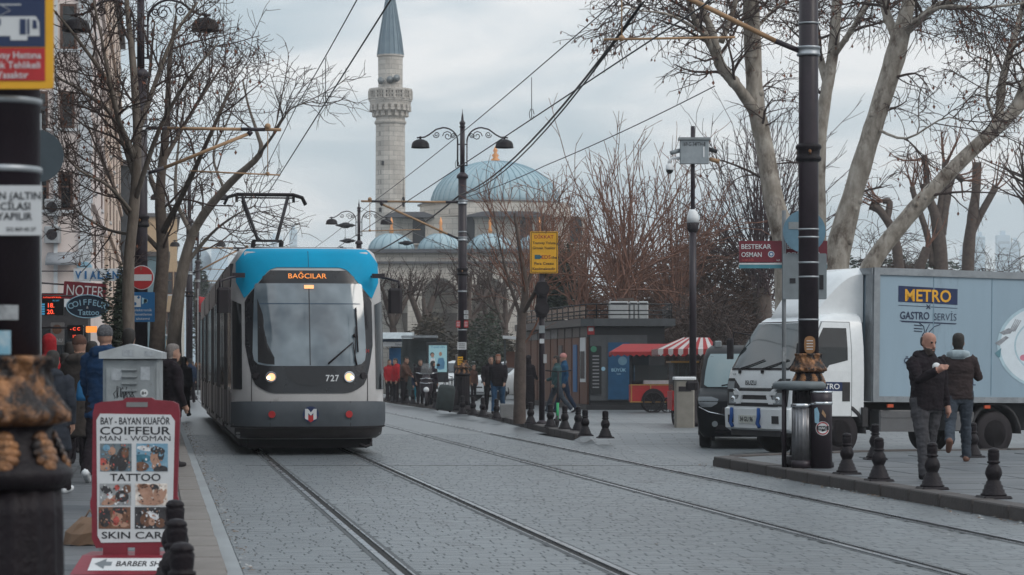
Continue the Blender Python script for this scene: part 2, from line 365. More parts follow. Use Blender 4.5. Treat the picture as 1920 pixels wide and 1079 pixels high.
def kerb_run(parent, pts, skip=0):
    for (x0, y0), (x1, y1) in zip(pts[:-1], pts[1:]):
        p0, p1 = RD(x0, y0), RD(x1, y1); n = max(1, round((p1 - p0).length)); ang = math.atan2(-(p1 - p0).x, (p1 - p0).y)
        for i in range(n):
            o = link('kerb_stone', rnd.choice(meK), parent); o.location = p0.lerp(p1, (i + .5) / n) + Vector((0, 0, rnd.uniform(-.008, .004))); o.rotation_euler.z = ang + rnd.uniform(-.012, .012); o.scale.y = (p1 - p0).length / n
kerb_run(kerbR, [(7.79, 12.5), (7.79, 33.5)])
kerb_run(kerbR, [(7.79, 33.5), (8.1, 34.1), (8.9, 34.65), (10.6, 35.75), (14, 36.45), (22, 36.3)])
# side street mouth and the plaza across it
s = MB(); s.ext([RD(7.66, 33, -.02), RD(14, 34, -.02), RD(60, 34, -.02), RD(60, 42.6, -.02), RD(7.66, 42.6, -.02)], (0, 0, .017)); 
rl, ru = [(7.9, 42.6), (9.2, 42.6), (12.5, 42.6), (60, 42.6)], [(7.97, 45.62), (9.2, 45.22), (12.5, 46.22), (60, 47.1)]
for i in range(3): s.poly([RD(*rl[i], -.003), RD(*rl[i + 1], -.003), RD(*ru[i + 1], PAV), RD(*ru[i], PAV)])
s.poly([RD(7.66, 42.6, -.003), RD(7.9, 42.6, -.003), RD(7.97, 45.62, PAV), RD(7.7, 45.4, -.003)])
s.build('side_street', brickmat('side_street_setts', (.13, .14, .148), (.17, .18, .188), (.075, .075, .078), .5, .32, .014, .5, .3, var=.22, noise=.7), kind='structure')
fk = [(7.9, 46.6), (8.3, 55), (8.75, 64), (8.95, 72), (8.7, 90), (8.9, 120), (8.9, 200)]
pf = pavement('plaza', [(a + .12, q) for a, q in fk] + [(90, 200), (90, 47.5), (12.5, 46.2), (9.2, 45.2), (7.95, 45.6)], M_SLABF)
kf = MB(); kf.box(tuple(RD(8.05, 46.2, .04)), (.2, .2, .07), TH); kerbF = kf.build('kerb', M_KERBR, kind='structure')
kerb_run(kerbF, [(7.86, 45.5)] + fk[:6])
# earth bed under the trees behind the plaza
e_ = MB(); e_.ext([P(700, 720, 112).to_2d().to_3d() + Vector((0, 0, .1)), P(1400, 720, 100).to_2d().to_3d() + Vector((0, 0, .1)), P(2000, 720, 96).to_2d().to_3d() + Vector((0, 0, .1)), P(2300, 720, 260).to_2d().to_3d() + Vector((0, 0, .1)), P(600, 720, 260).to_2d().to_3d() + Vector((0, 0, .1))], (0, 0, .06)); e_.build('planted_ground', M_EARTH, kind='structure')
sm2 = MB(); sm2.ext([RD(1.2, 34.55, -.004), RD(7.6, 33.62, -.004), RD(7.6, 33.66, -.004), RD(1.2, 34.59, -.004)], (0, 0, .006)); sm2.build('road_seam', M_GROOVE, kind='structure')
# dead leaves, grit and scraps along the foot of both kerbs
lf_ = MB(); rnd = random.Random(17)
for i in range(900):
    if rnd.random() < .55: a_, b_ = RA0 + .13 + abs(rnd.gauss(0, .08)), rnd.uniform(12, 60)
    elif rnd.random() < .8: a_, b_ = RA1 - abs(rnd.gauss(0, .12)) - .01, rnd.uniform(14, 34)
    else: a_, b_ = rnd.uniform(.5, 7.6), rnd.uniform(13, 50)
    s_ = rnd.uniform(.006, .028); t0 = rnd.uniform(0, 6.28); c_ = RD(a_, b_, .004)
    lf_.add([c_ + Vector((s_ * math.cos(t0 + q) * (1 if q % 2 < 1 else .6), s_ * math.sin(t0 + q), rnd.uniform(0, .012))) for q in (0, 1.5, 3.1, 4.7)], [(0, 1, 2, 3)], 0 if rnd.random() < .7 else 1)
o = lf_.build('fallen_leaves', [mat('dead_leaf', (.16, .1, .06), .9, var=.5, island=.4), mat('paper_scrap', (.4, .4, .4), .9)], kind='stuff'); o['label'] = 'dead leaves and paper scraps lying along the kerbs'; o['category'] = 'litter'
# hills at the end of the street and far shore
hm = mat('hillside', (.07, .085, .07), .95, col2=(.17, .165, .155), scale=.02, bump=.3)
hb = MB(); rr = random.Random(11); X0, X1, n = -900, 900, 90; prof = []
for i in range(n + 1):
    x = X0 + (X1 - X0) * i / n; q = math.sin(i * .31) * 5 + math.sin(i * .83 + 1) * 3 + rr.uniform(-1, 1)
    pxs = 960 + 4600 * x / 1300; base = 48 * math.exp(-((pxs - 330) / 230) ** 2) + 10 + 6 * math.exp(-((pxs - 1800) / 400) ** 2); prof.append((x, max(3, base + q)))
rings = [[(x, 1300, -1) for x, z in prof], [(x, 1330, z * .6) for x, z in prof], [(x, 1380, z) for x, z in prof], [(x, 1500, z * .7) for x, z in prof], [(x, 1800, -1) for x, z in prof]]
hb.loft(rings, closed=False, caps=False); hb.build('hills', hm, kind='structure')
# ================================================================ BUILDINGS
M_STONE = brickmat('limestone_blocks', (.5, .452, .4), (.6, .55, .492), (.33, .3, .265), 1.1, .46, .022, .85, .4, 'wall', var=.24, noise=.45)
M_STONE2 = brickmat('minaret_blocks', (.46, .42, .378), (.58, .535, .485), (.31, .285, .255), .9, .42, .02, .85, .4, 'wall', var=.2, noise=.6)
M_LEAD = mat('lead_sheet', (.27, .38, .43), .55, .0, col2=(.37, .48, .52), scale=.5, bump=.2, bscale=3, stretch=(1, 1, .4), wear=((.46, .53, .55), .7, .58))
M_LEADC = mat('lead_cap', (.13, .18, .22), .5, .3, col2=(.19, .25, .29), scale=1.2)
M_LINE = mat('dark_lead_trim', (.1, .1, .11), .7)  # dark grey for the drum eave, ledges and porch cornice
M_GOLDF = mat('gilded_finial', (.75, .33, .13), .35, .5)
SKIN_DARK = mat('window_void', (.02, .02, .024), .3)
# ---- minaret, 215 m away
Y0 = 215.0; k = Y0 / F
mx_ = P(732, 686, Y0).x
mi = thing('minaret', 'tall stone minaret with grey conical cap beside the blue dome', 'minaret', (mx_, Y0, 0))
def zz_(py): return EYE + (HY - py) * k
b = MB(); r0 = 28.3 * k
b.lathe([(r0 * 1.25, 0), (r0 * 1.25, zz_(640)), (r0 * 1.02, zz_(600)), (r0, zz_(440)), (r0 * .97, zz_(235)), (r0 * 1.06, zz_(232)), (r0 * 1.06, zz_(229)), (r0 * .97, zz_(226)), (r0 * .97, zz_(222))], n=16, sm=False); b.build('shaft', M_STONE2, mi)
b = MB(); b.lathe([(r0 * .97, zz_(222)), (r0 * 1.02, zz_(212)), (r0 * 1.18, zz_(208)), (r0 * 1.2, zz_(203)), (r0 * 1.34, zz_(199)), (r0 * 1.36, zz_(194)), (r0 * 1.36, zz_(191))], n=32, sm=False); b.build('corbelling', M_STONE2, mi)
cm = MB(); cm.box((0, 0, 0), (.3, .34, .5), tap=.8); me = bpy.data.meshes.new('corbel'); me.from_pydata(cm.v, [], cm.f); me.materials.append(M_STONE2)
for tier, (rr_, py, n) in enumerate(((1.1, 214, 16), (1.27, 204, 20))):
    for i in range(n):
        t = 2 * math.pi * (i + .5 * tier) / n; o = link('corbel', me, mi); o.location = (r0 * rr_ * math.cos(t), r0 * rr_ * math.sin(t), zz_(py)); o.rotation_euler.z = t
b = MB(); b.lathe([(r0 * 1.36, zz_(191)), (r0 * 1.42, zz_(191)), (r0 * 1.42, zz_(188)), (r0 * 1.34, zz_(188))], n=24, sm=False)
b.lathe([(r0 * 1.3, zz_(171)), (r0 * 1.44, zz_(171)), (r0 * 1.44, zz_(168)), (r0 * 1.3, zz_(168)), (r0 * 1.3, zz_(171))], n=24, sm=False); b.build('balcony_rail', M_STONE2, mi)
pn = MB(); hh = (188 - 171) * k; ww = 2 * r0 * 1.4 * math.sin(math.pi / 14) * .9
for i in range(3):
    for j in range(2): pn.tube([(0 + .02, ww * (-.3 + .3 * i) + .16 * math.cos(q * math.pi / 4), hh * (.27 + .45 * j) + .16 * math.sin(q * math.pi / 4)) for q in range(9)], .05, 4)
pn.box((0, -ww / 2, hh / 2), (.14, .12, hh)); pn.box((0, ww / 2, hh / 2), (.14, .12, hh)); pn.box((0, 0, .06), (.1, ww, .12)); pn.box((-.06, 0, hh / 2), (.04, ww, hh), m=1)
me = bpy.data.meshes.new('parapet_panel'); me.from_pydata(pn.v, [], pn.f); me.materials.append(M_STONE2); me.materials.append(mat('carved_stone_dark', (.17, .155, .14), .9)); me.polygons.foreach_set('material_index', pn.m)
for i in range(14):
    t = 2 * math.pi * (i + .5) / 14; o = link('parapet_panel', me, mi); o.location = (r0 * 1.39 * math.cos(t), r0 * 1.39 * math.sin(t), zz_(188)); o.rotation_euler.z = t
b = MB(); b.lathe([(r0 * .8, zz_(190)), (r0 * .82, zz_(108)), (r0 * .9, zz_(107)), (r0 * .9, zz_(104)), (r0 * .8, zz_(104))], n=16, sm=False); b.build('upper_shaft', M_STONE2, mi)
b = MB(); b.lathe([(r0 * .86, zz_(104)), (r0 * .72, zz_(72)), (r0 * .42, zz_(20)), (r0 * .22, zz_(-12)), (.05, zz_(-36))], n=16, sm=False); b.build('cap', M_LEADC, mi)
sm_ = MB(); sm_.tube([(r0 * .87, 0, zz_(104)), (r0 * .73, 0, zz_(72)), (r0 * .43, 0, zz_(20)), (r0 * .23, 0, zz_(-12))], .05, 4)
me = bpy.data.meshes.new('seam'); me.from_pydata(sm_.v, [], sm_.f); me.materials.append(M_LEADC)
for i in range(16): o = link('seam', me, mi); o.rotation_euler.z = 2 * math.pi * i / 16
b = MB(); b.lathe([(.05, zz_(-36)), (.16, zz_(-42)), (.05, zz_(-48)), (.12, zz_(-53)), (.02, zz_(-60))], n=8); b.build('finial', M_GOLDF, mi)
for px, py in ((715, 155), (745, 150), (733, 153)):
    o = MB(); o.lathe([(.34, 0), (.2, .18), (.1, .4), (.1, .6)], n=10)
    q = o.build('loudspeaker', GREYM, mi); q.location = ((px - 732) * k * 1.0, -r0 * .95, zz_(py)); q.rotation_euler = (R(-80), 0, R((px - 732) * 2.2))
for px, py, h in ((757, 380, 18), (714, 395, 8), (719, 308, 8)):
    o = MB(); x = (px - 732) * k; o.box((x, -math.sqrt(max(.05, (r0 * .99) ** 2 - x * x)) + .0, zz_(py)), (.22, .2, h * k)); o.build('slit_window', SKIN_DARK, mi)
# ---- mosque
dx = P(928, 686, Y0).x
mo = thing('mosque', 'stone mosque with large pale blue lead dome and arched porch', 'mosque', (dx, Y0 + 6, 0))
Y1 = Y0 + 6; k1 = Y1 / F
def X_(px): return (px - 928) * k1 + 928 * 0
def Z_(py): return EYE + (HY - py) * k1
rd = 121 * k1; zd = Z_(386)
def dome_prof(r, z, h, n=12): return [(r * math.cos(math.pi / 2 * i / n), z + h * math.sin(math.pi / 2 * i / n)) for i in range(n)] + [(.02, z + h)]
hD = Z_(303) - zd
b = MB(); b.lathe(dome_prof(rd, zd, hD, 14), n=48); b.build('dome', M_LEAD, mo)
sb = MB(); sb.tube([(r + .015, 0, z) for r, z in dome_prof(rd, zd, hD, 10)][:-1], .06, 4); me = bpy.data.meshes.new('dome_seam'); me.from_pydata(sb.v, [], sb.f); me.materials.append(mat('lead_seam', (.22, .33, .385), .6))
for i in range(48): o = link('dome_seam', me, mo); o.rotation_euler.z = 2 * math.pi * i / 48
b = MB(); b.lathe([(.3, Z_(303) - .1), (.42, Z_(300)), (.2, Z_(296)), (.34, Z_(292)), (.12, Z_(287)), (.22, Z_(283)), (.03, Z_(274))], n=10); b.build('finial', M_GOLDF, mo)
b = MB()
b.lathe([(rd * 1.17, Z_(412)), (rd * 1.17, Z_(388)), (rd * 1.2, Z_(387)), (rd * 1.2, Z_(384)), (rd * .98, Z_(383))], n=16, sm=False); b.build('drum', M_STONE, mo)
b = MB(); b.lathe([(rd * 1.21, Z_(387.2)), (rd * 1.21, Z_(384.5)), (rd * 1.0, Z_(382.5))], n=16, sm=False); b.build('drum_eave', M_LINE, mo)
HB = 13.2
b = MB(); x0, x1 = X_(738), X_(1096)
b.box(((x0 + x1) / 2, 1.0, Z_(415) / 2), (x1 - x0, 15.5, Z_(415))); b.box((X_(968), -6.95, (Z_(415) + Z_(392)) / 2), (rd * 1.5, 1.5, Z_(392) - Z_(415) + .1)); b.build('wall', M_STONE, mo)
b = MB()
for xa, xb, py in ((X_(730), X_(818), 416), (X_(878), X_(1028), 415)):
    b.box(((xa + xb) / 2, -6.6, Z_(py)), (xb - xa, 3.0, .16)); b.ext([(xa, -8.0, Z_(py) + .08), (xb, -8.0, Z_(py) + .08), ((xa + xb) / 2 + (xb - xa) * .3, -8, Z_(py - 8)), ((xa + xb) / 2 - (xb - xa) * .3, -8, Z_(py - 8))], (0, 2.6, 0))
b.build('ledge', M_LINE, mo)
# great arch blind window in the wall, small upper windows
for px in (790, 880, 985, 1075):
    o = MB(); o.ext([(X_(px) + .55 * math.cos(t), -6.8, Z_(445) + .9 + .55 * math.sin(t)) for t in [math.pi * q / 8 for q in range(9)]] + [(X_(px) - .55, -6.8, Z_(445) - .9), (X_(px) + .55, -6.8, Z_(445) - .9)], (0, .2, 0)); w_ = o.build('window', SKIN_DARK, mo)
    f = MB(); f.box((X_(px), -6.85, Z_(445) - .98), (1.5, .25, .14)); f.build('sill', M_STONE, w_)
# porch: three arches with small domes in front
py0, zt = -14.0, Z_(484)
xs = [X_(p) for p in (700, 788, 876, 964, 1052)]
for i in range(len(xs) - 1):
    xa, xb = xs[i], xs[i + 1]; cx_ = (xa + xb) / 2; ra = (xb - xa) * .36; zs = Z_(572)
    arc = [(cx_ + ra * math.cos(math.pi * q / 12), zs + ra * 1.28 * math.sin(math.pi * q / 12) ** .9) for q in range(13)]
    b = MB(); pts = [(xb, 0), (xb, zt), (xa, zt), (xa, 0), (cx_ - ra, 0)] + list(reversed(arc)) + [(cx_ + ra, 0)]
    n = len(pts)
    # wall with an arched opening, built as strips so the face stays clean
    for q in range(12):
        (ax, az), (bx, bz) = arc[q], arc[q + 1]; b.ext([(ax, py0, az), (bx, py0, bz), (bx, py0, zt), (ax, py0, zt)], (0, .9, 0))
    b.ext([(xa, py0, 0), (cx_ - ra, py0, 0), (cx_ - ra, py0, zt), (xa, py0, zt)], (0, .9, 0)); b.ext([(cx_ + ra, py0, 0), (xb, py0, 0), (xb, py0, zt), (cx_ + ra, py0, zt)], (0, .9, 0))
    b.build('porch_bay', M_STONE, mo)
    b = MB(); b.lathe(dome_prof((xb - xa) * .47, 0, Z_(452) - zt, 8), n=20); d = b.build('porch_dome', M_LEAD, mo, (cx_, py0 + 3.4, zt + .1))
    b = MB(); b.lathe([(.12, 0), (.2, .35), (.1, .7), (.16, 1.0), (.03, 1.5)], n=8); b.build('finial', M_GOLDF, d, (0, 0, Z_(452) - zt - .1))
    sm_ = MB(); rr_ = (xb - xa) * .47
    for q in range(16):
        t = 2 * math.pi * q / 16; sm_.tube([(r * math.cos(t) * 1.004, r * math.sin(t) * 1.004, z) for r, z in dome_prof(rr_, 0, Z_(452) - zt, 6)[:-1]], .045, 4)
    sm_.build('dome_seam', MATS['lead_seam'], d)
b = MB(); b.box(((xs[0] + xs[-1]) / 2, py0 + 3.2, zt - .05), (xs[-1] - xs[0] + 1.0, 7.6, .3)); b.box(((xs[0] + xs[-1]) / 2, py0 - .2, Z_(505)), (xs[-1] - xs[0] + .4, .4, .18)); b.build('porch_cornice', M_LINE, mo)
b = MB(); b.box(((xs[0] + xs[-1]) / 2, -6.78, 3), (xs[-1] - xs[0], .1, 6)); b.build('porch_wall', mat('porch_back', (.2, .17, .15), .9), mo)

# ---- houses down the left side of the street
PLAST = mat('beige_render', (.7, .6, .56), .85, var=.1, scale=.6, bump=.15, wear=((.48, .38, .34), .7, .66))
PLAST2 = mat('tan_render', (.62, .48, .39), .85, var=.12, scale=.5, wear=((.42, .3, .23), .7, .64))
TEAL = mat('teal_cladding', (.17, .27, .31), .6, var=.1)
DGREY = mat('dark_cladding', (.055, .06, .068), .6, var=.2)
WTRIM = mat('pale_trim', (.58, .6, .62), .7, var=.08)
BROWN = mat('brown_frame', (.1, .05, .035), .5, var=.2)
ROOFM = mat('roof_felt', (.12, .11, .11), .9)
def window(parent, c, w_, h_, right, nrm, frame=None, pane=None, sill=True, recess=.12):
    """frame, pane, sill: c is the middle of the opening on the wall face"""
    c, right, nrm = Vector(c), Vector(right).normalized(), Vector(nrm).normalized(); up = Vector((0, 0, 1)); t = .09
    Mx = Matrix(((right.x, nrm.x, up.x), (right.y, nrm.y, up.y), (right.z, nrm.z, up.z)))
    def bx(b, x, z, sx, sz, d0, d1, m=0):
        b.T = Matrix.Translation(c) @ Mx.to_4x4(); b.box((x, (d0 + d1) / 2, z), (sx, d1 - d0, sz), m=m); b.T = None
    f = MB()
    bx(f, 0, h_ / 2 - t / 2, w_, t, -.02, .03); bx(f, 0, -h_ / 2 + t / 2, w_, t, -.02, .03); bx(f, -w_ / 2 + t / 2, 0, t, h_ - 2 * t, -.02, .03); bx(f, w_ / 2 - t / 2, 0, t, h_ - 2 * t, -.02, .03); bx(f, 0, h_ * .12, w_ - 2 * t, .06, -.02, .02)
    fo = f.build('window', frame or BROWN, parent)
    p = MB(); bx(p, 0, 0, w_ - 2 * t, h_ - 2 * t, -.02, .008); p.build('pane', pane or GLASSD, fo)
    if sill: q = MB(); bx(q, 0, -h_ / 2 - .05, w_ + .2, .1, -.02, .09); q.build('sill', WTRIM, fo)
    return fo
def house(name, label, t0, Ya, Yb, depth, h, m, floors, fh, base=4.0, wins=True, endw=None, trim=WTRIM):
    """terraced house whose street wall lies at lateral offset t0 between Ya and Yb; end wall faces the camera"""
    th = thing(name, label, 'building', (0, 0, 0)); a0 = t0 * ct
    q = MB(); q.ext([RD(a0 - depth, Ya, 0), RD(a0, Ya, 0), RD(a0, Yb, 0), RD(a0 - depth, Yb, 0)], (0, 0, h)); q.build('wall', m, th)
    q = MB(); q.ext([RD(a0 - depth - .1, Ya - .25, h), RD(a0 + .3, Ya - .25, h), RD(a0 + .3, Yb + .1, h), RD(a0 - depth, Yb + .1, h)], (0, 0, .35)); q.build('roof', ROOFM, th)
    dirR = RD(1, 0); dirB = RD(0, 1)
    if wins:
        n = max(1, int((Yb - Ya) / 9))
        for fl in range(floors):
            z = base + fh * (fl + .55)
            if z + .8 > h: continue
            for i in range(n): window(th, RD(a0, Ya + (i + .5) * (Yb - Ya) / n, z), 1.3, 1.7, dirB, dirR)
        for fl in range(floors):
            q = MB(); z = base + fh * fl; q.ext([RD(a0, Ya, z), RD(a0 + .14, Ya, z), RD(a0 + .14, Yb, z), RD(a0, Yb, z)], (0, 0, .22)); q.build('string_course', trim, th)
    return th
hA = house('apartment_building', 'beige rendered apartment building with brown framed windows above the shop signs', -2.45, 90, 112, 14, 22, PLAST, 6, 3.03, 4.2, trim=PLAST)
zA = lambda py: EYE + (HY - py) * 90 / F
nrmA = RD(0, -1); rA = RD(1, 0)
def onA(px, py): p = P(px, py, 90); a = p.x * ct + p.y * st; return RD(a, 90 - .0, p.z)
for px, py, wpx, hpx in ((131, 60, 30, 84), (129, 214, 26, 68), (126, 364, 26, 70), (86, 60, 26, 84), (82, 214, 22, 68), (84, 364, 22, 70), (186, 88, 2, 2)):
    if wpx > 5: window(hA, onA(px, py), wpx * 90 / F, hpx * 90 / F, rA, nrmA)
q = MB()
for i in range(40): q.box(tuple(onA(163, 0).xy.to_3d() + Vector((0, -.06, 4.4 + i * .44))), (.5 if i % 2 else .38, .16, .42), TH)
q.build('corner_quoin', WTRIM, hA)
q = MB(); q.box(tuple(onA(108, 0).xy.to_3d() + Vector((0, -.05, 12))), (.14, .14, 16), TH); q.build('downpipe', WTRIM, hA)
# balcony with iron railing at the left of that wall, air conditioner, awning over the shop
bal = MB(); c0 = onA(99, 270); bal.box((c0.x - 1.0, c0.y - .5, c0.z), (2.2, 1.0, .14), TH)
for i in range(12): bal.box((c0.x - 2.0 + i * .18, c0.y - .97 - .025 * i * 0, c0.z + .55), (.03, .03, 1.05), TH)
bal.box((c0.x - 1.0, c0.y - .97, c0.z + 1.1), (2.2, .05, .05), TH); bal.build('balcony', mat('iron_railing', (.06, .055, .06), .6), hA)
for py in (395, 445):
    c1 = onA(104, py); q = MB(); q.rbox((c1.x, c1.y - .2, c1.z), (.55, .4, .6), .04); ac = q.build('air_conditioner', mat('old_unit_grey', (.33, .34, .35), .6), hA)
    q = MB(); q.disc((c1.x, c1.y - .405, c1.z), (0, -1, 0), .2, 14, .01); q.build('fan_grille', BLACKR, ac)
house('apartment_building', 'tan apartment building just beyond the beige building on the left', -2.3, 112.3, 150, 14, 20.5, PLAST2, 5, 3.1, 4.2, trim=PLAST2)
house('office_building', 'dark grey clad building behind the lamp pole on the left', -1.7, 150.4, 185, 16, 13.5, DGREY, 3, 3.1, 4.0)
tb = house('office_building', 'teal clad building behind the bare trunks on the left side of the street', .55, 186, 214, 18, 9.6, TEAL, 2, 3.0, 3.6)
for px in (318, 332): 
    p = P(px, 545, 186); a = p.x * ct + p.y * st
    for z in (4.6, 7.6): window(tb, RD(a, 186, z), .5, 1.7, RD(1, 0), RD(0, -1))
house('apartment_building', 'narrow ochre building at the far end of the street', 1.75, 235, 262, 18, 15.5, mat('ochre_render', (.5, .34, .2), .85, var=.1), 4, 3.1, 3.5)
house('apartment_building', 'small cream building down at the far left of the street bend', 3.4, 330, 360, 16, 15, mat('cream_render', (.5, .46, .4), .85, var=.1), 4, 3.2, 3)
q = thing('apartment_building', 'dark building closing the street behind the tram', 'building', (0, 0, 0)); wb = MB(); wb.ext([P(372, 690, 420).xy.to_3d(), P(460, 690, 420).xy.to_3d(), P(460, 690, 450).xy.to_3d(), P(372, 690, 450).xy.to_3d()], (0, 0, 15)); wb.build('wall', DGREY, q)
wb = MB(); wb.ext([P(370, 690, 419).xy.to_3d() + Vector((0, 0, 15)), P(462, 690, 419).xy.to_3d() + Vector((0, 0, 15)), P(462, 690, 451).xy.to_3d() + Vector((0, 0, 15)), P(370, 690, 451).xy.to_3d() + Vector((0, 0, 15))], (0, 0, .5)); wb.build('roof', ROOFM, q)
for i in range(4):
    for j in range(3): window(q, P(382 + 11 * i, 686, 419.97).xy.to_3d() + Vector((0, 0, 4.5 + 3.6 * j)), .6, 1.8, (1, 0, 0), (0, -1, 0))
# the shop range on the near left, mostly behind the lamp pole
hs_ = house('shop_building', 'dark shop front range beside the left pavement behind the lamp pole', -3.35, 26, 66, 10, 9.5, mat('dark_shopfront', (.06, .05, .05), .6, var=.25), 2, 3.0, 3.4)
# ground-floor shops of the beige building: dark glass, fascia, posters
sh = thing('corner_shop', 'dark shop window range under the hanging signs on the left', 'shop', (0, 0, 0))
q = MB(); c0 = onA(60, 600); c1 = onA(172, 600); q.ext([c0.xy.to_3d() + Vector((0, -.6, 0)), c1.xy.to_3d() + Vector((0, -.6, 0)), c1.xy.to_3d() + Vector((0, -.05, 0)), c0.xy.to_3d() + Vector((0, -.05, 0))], (0, 0, 4.0)); q.build('wall', mat('shop_dark', (.03, .026, .028), .5, var=.3), sh)
for i in range(5):
    c2 = onA(72 + 22 * i, 640); q = MB(); q.box((c2.x, c2.y - .64, 1.5), (.36, .06, 2.4), TH); q.build('window', GLASSD, sh)
q = MB(); q.box((onA(116, 540).x, onA(116, 540).y - .7, 3.75), (2.2, .3, .5), TH); q.build('fascia', WTRIM, sh)
# clouded dome of an old mosque and tower blocks on the far shore
HZ = mat('hazed_concrete', (.46, .57, .65), .9, var=.1, scale=.02)  # distance haze is painted into the concrete as pale blue
fd = thing('domed_building', 'distant domed building showing hazily between the tree and tram', 'building', tuple(P(372, 686, 900).xy.to_3d()))
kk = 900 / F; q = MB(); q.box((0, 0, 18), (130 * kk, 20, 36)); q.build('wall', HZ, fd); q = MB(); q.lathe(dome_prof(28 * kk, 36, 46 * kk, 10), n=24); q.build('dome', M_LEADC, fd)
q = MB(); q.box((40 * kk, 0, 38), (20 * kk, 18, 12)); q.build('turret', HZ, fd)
def tower(px0, px1, pyt, Y, lab):
    p0, p1 = P(px0, 686, Y), P(px1, 686, Y); h = EYE + (HY - pyt) * Y / F; t_ = thing('tower_block', lab, 'building', ((p0.x + p1.x) / 2, Y, 0)); w_ = p1.x - p0.x
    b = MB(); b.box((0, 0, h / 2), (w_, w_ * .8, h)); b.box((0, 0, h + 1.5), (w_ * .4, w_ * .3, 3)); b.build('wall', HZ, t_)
    b = MB()
    for i in range(int(h / 4)): b.box((0, -w_ * .4 - .03, 3 + i * 4), (w_ * .9, .1, 1.6))
    b.build('window_band', mat('hazed_glazing', (.27, .35, .4), .4), t_)  # glazing colour lightened to paint in the haze
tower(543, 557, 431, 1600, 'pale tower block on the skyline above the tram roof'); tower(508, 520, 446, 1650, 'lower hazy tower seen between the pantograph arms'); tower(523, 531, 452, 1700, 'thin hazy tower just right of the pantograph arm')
tower(1828, 1846, 444, 1500, 'hazy tower block above the truck at the far right'); tower(1868, 1892, 442, 1550, 'wider hazy tower nearest the right picture edge'); tower(1800, 1812, 470, 1650, 'thin hazy tower on the skyline behind the cut tree trunks'); tower(1895, 1912, 455, 1650, 'stepped hazy tower at the extreme right of the skyline')
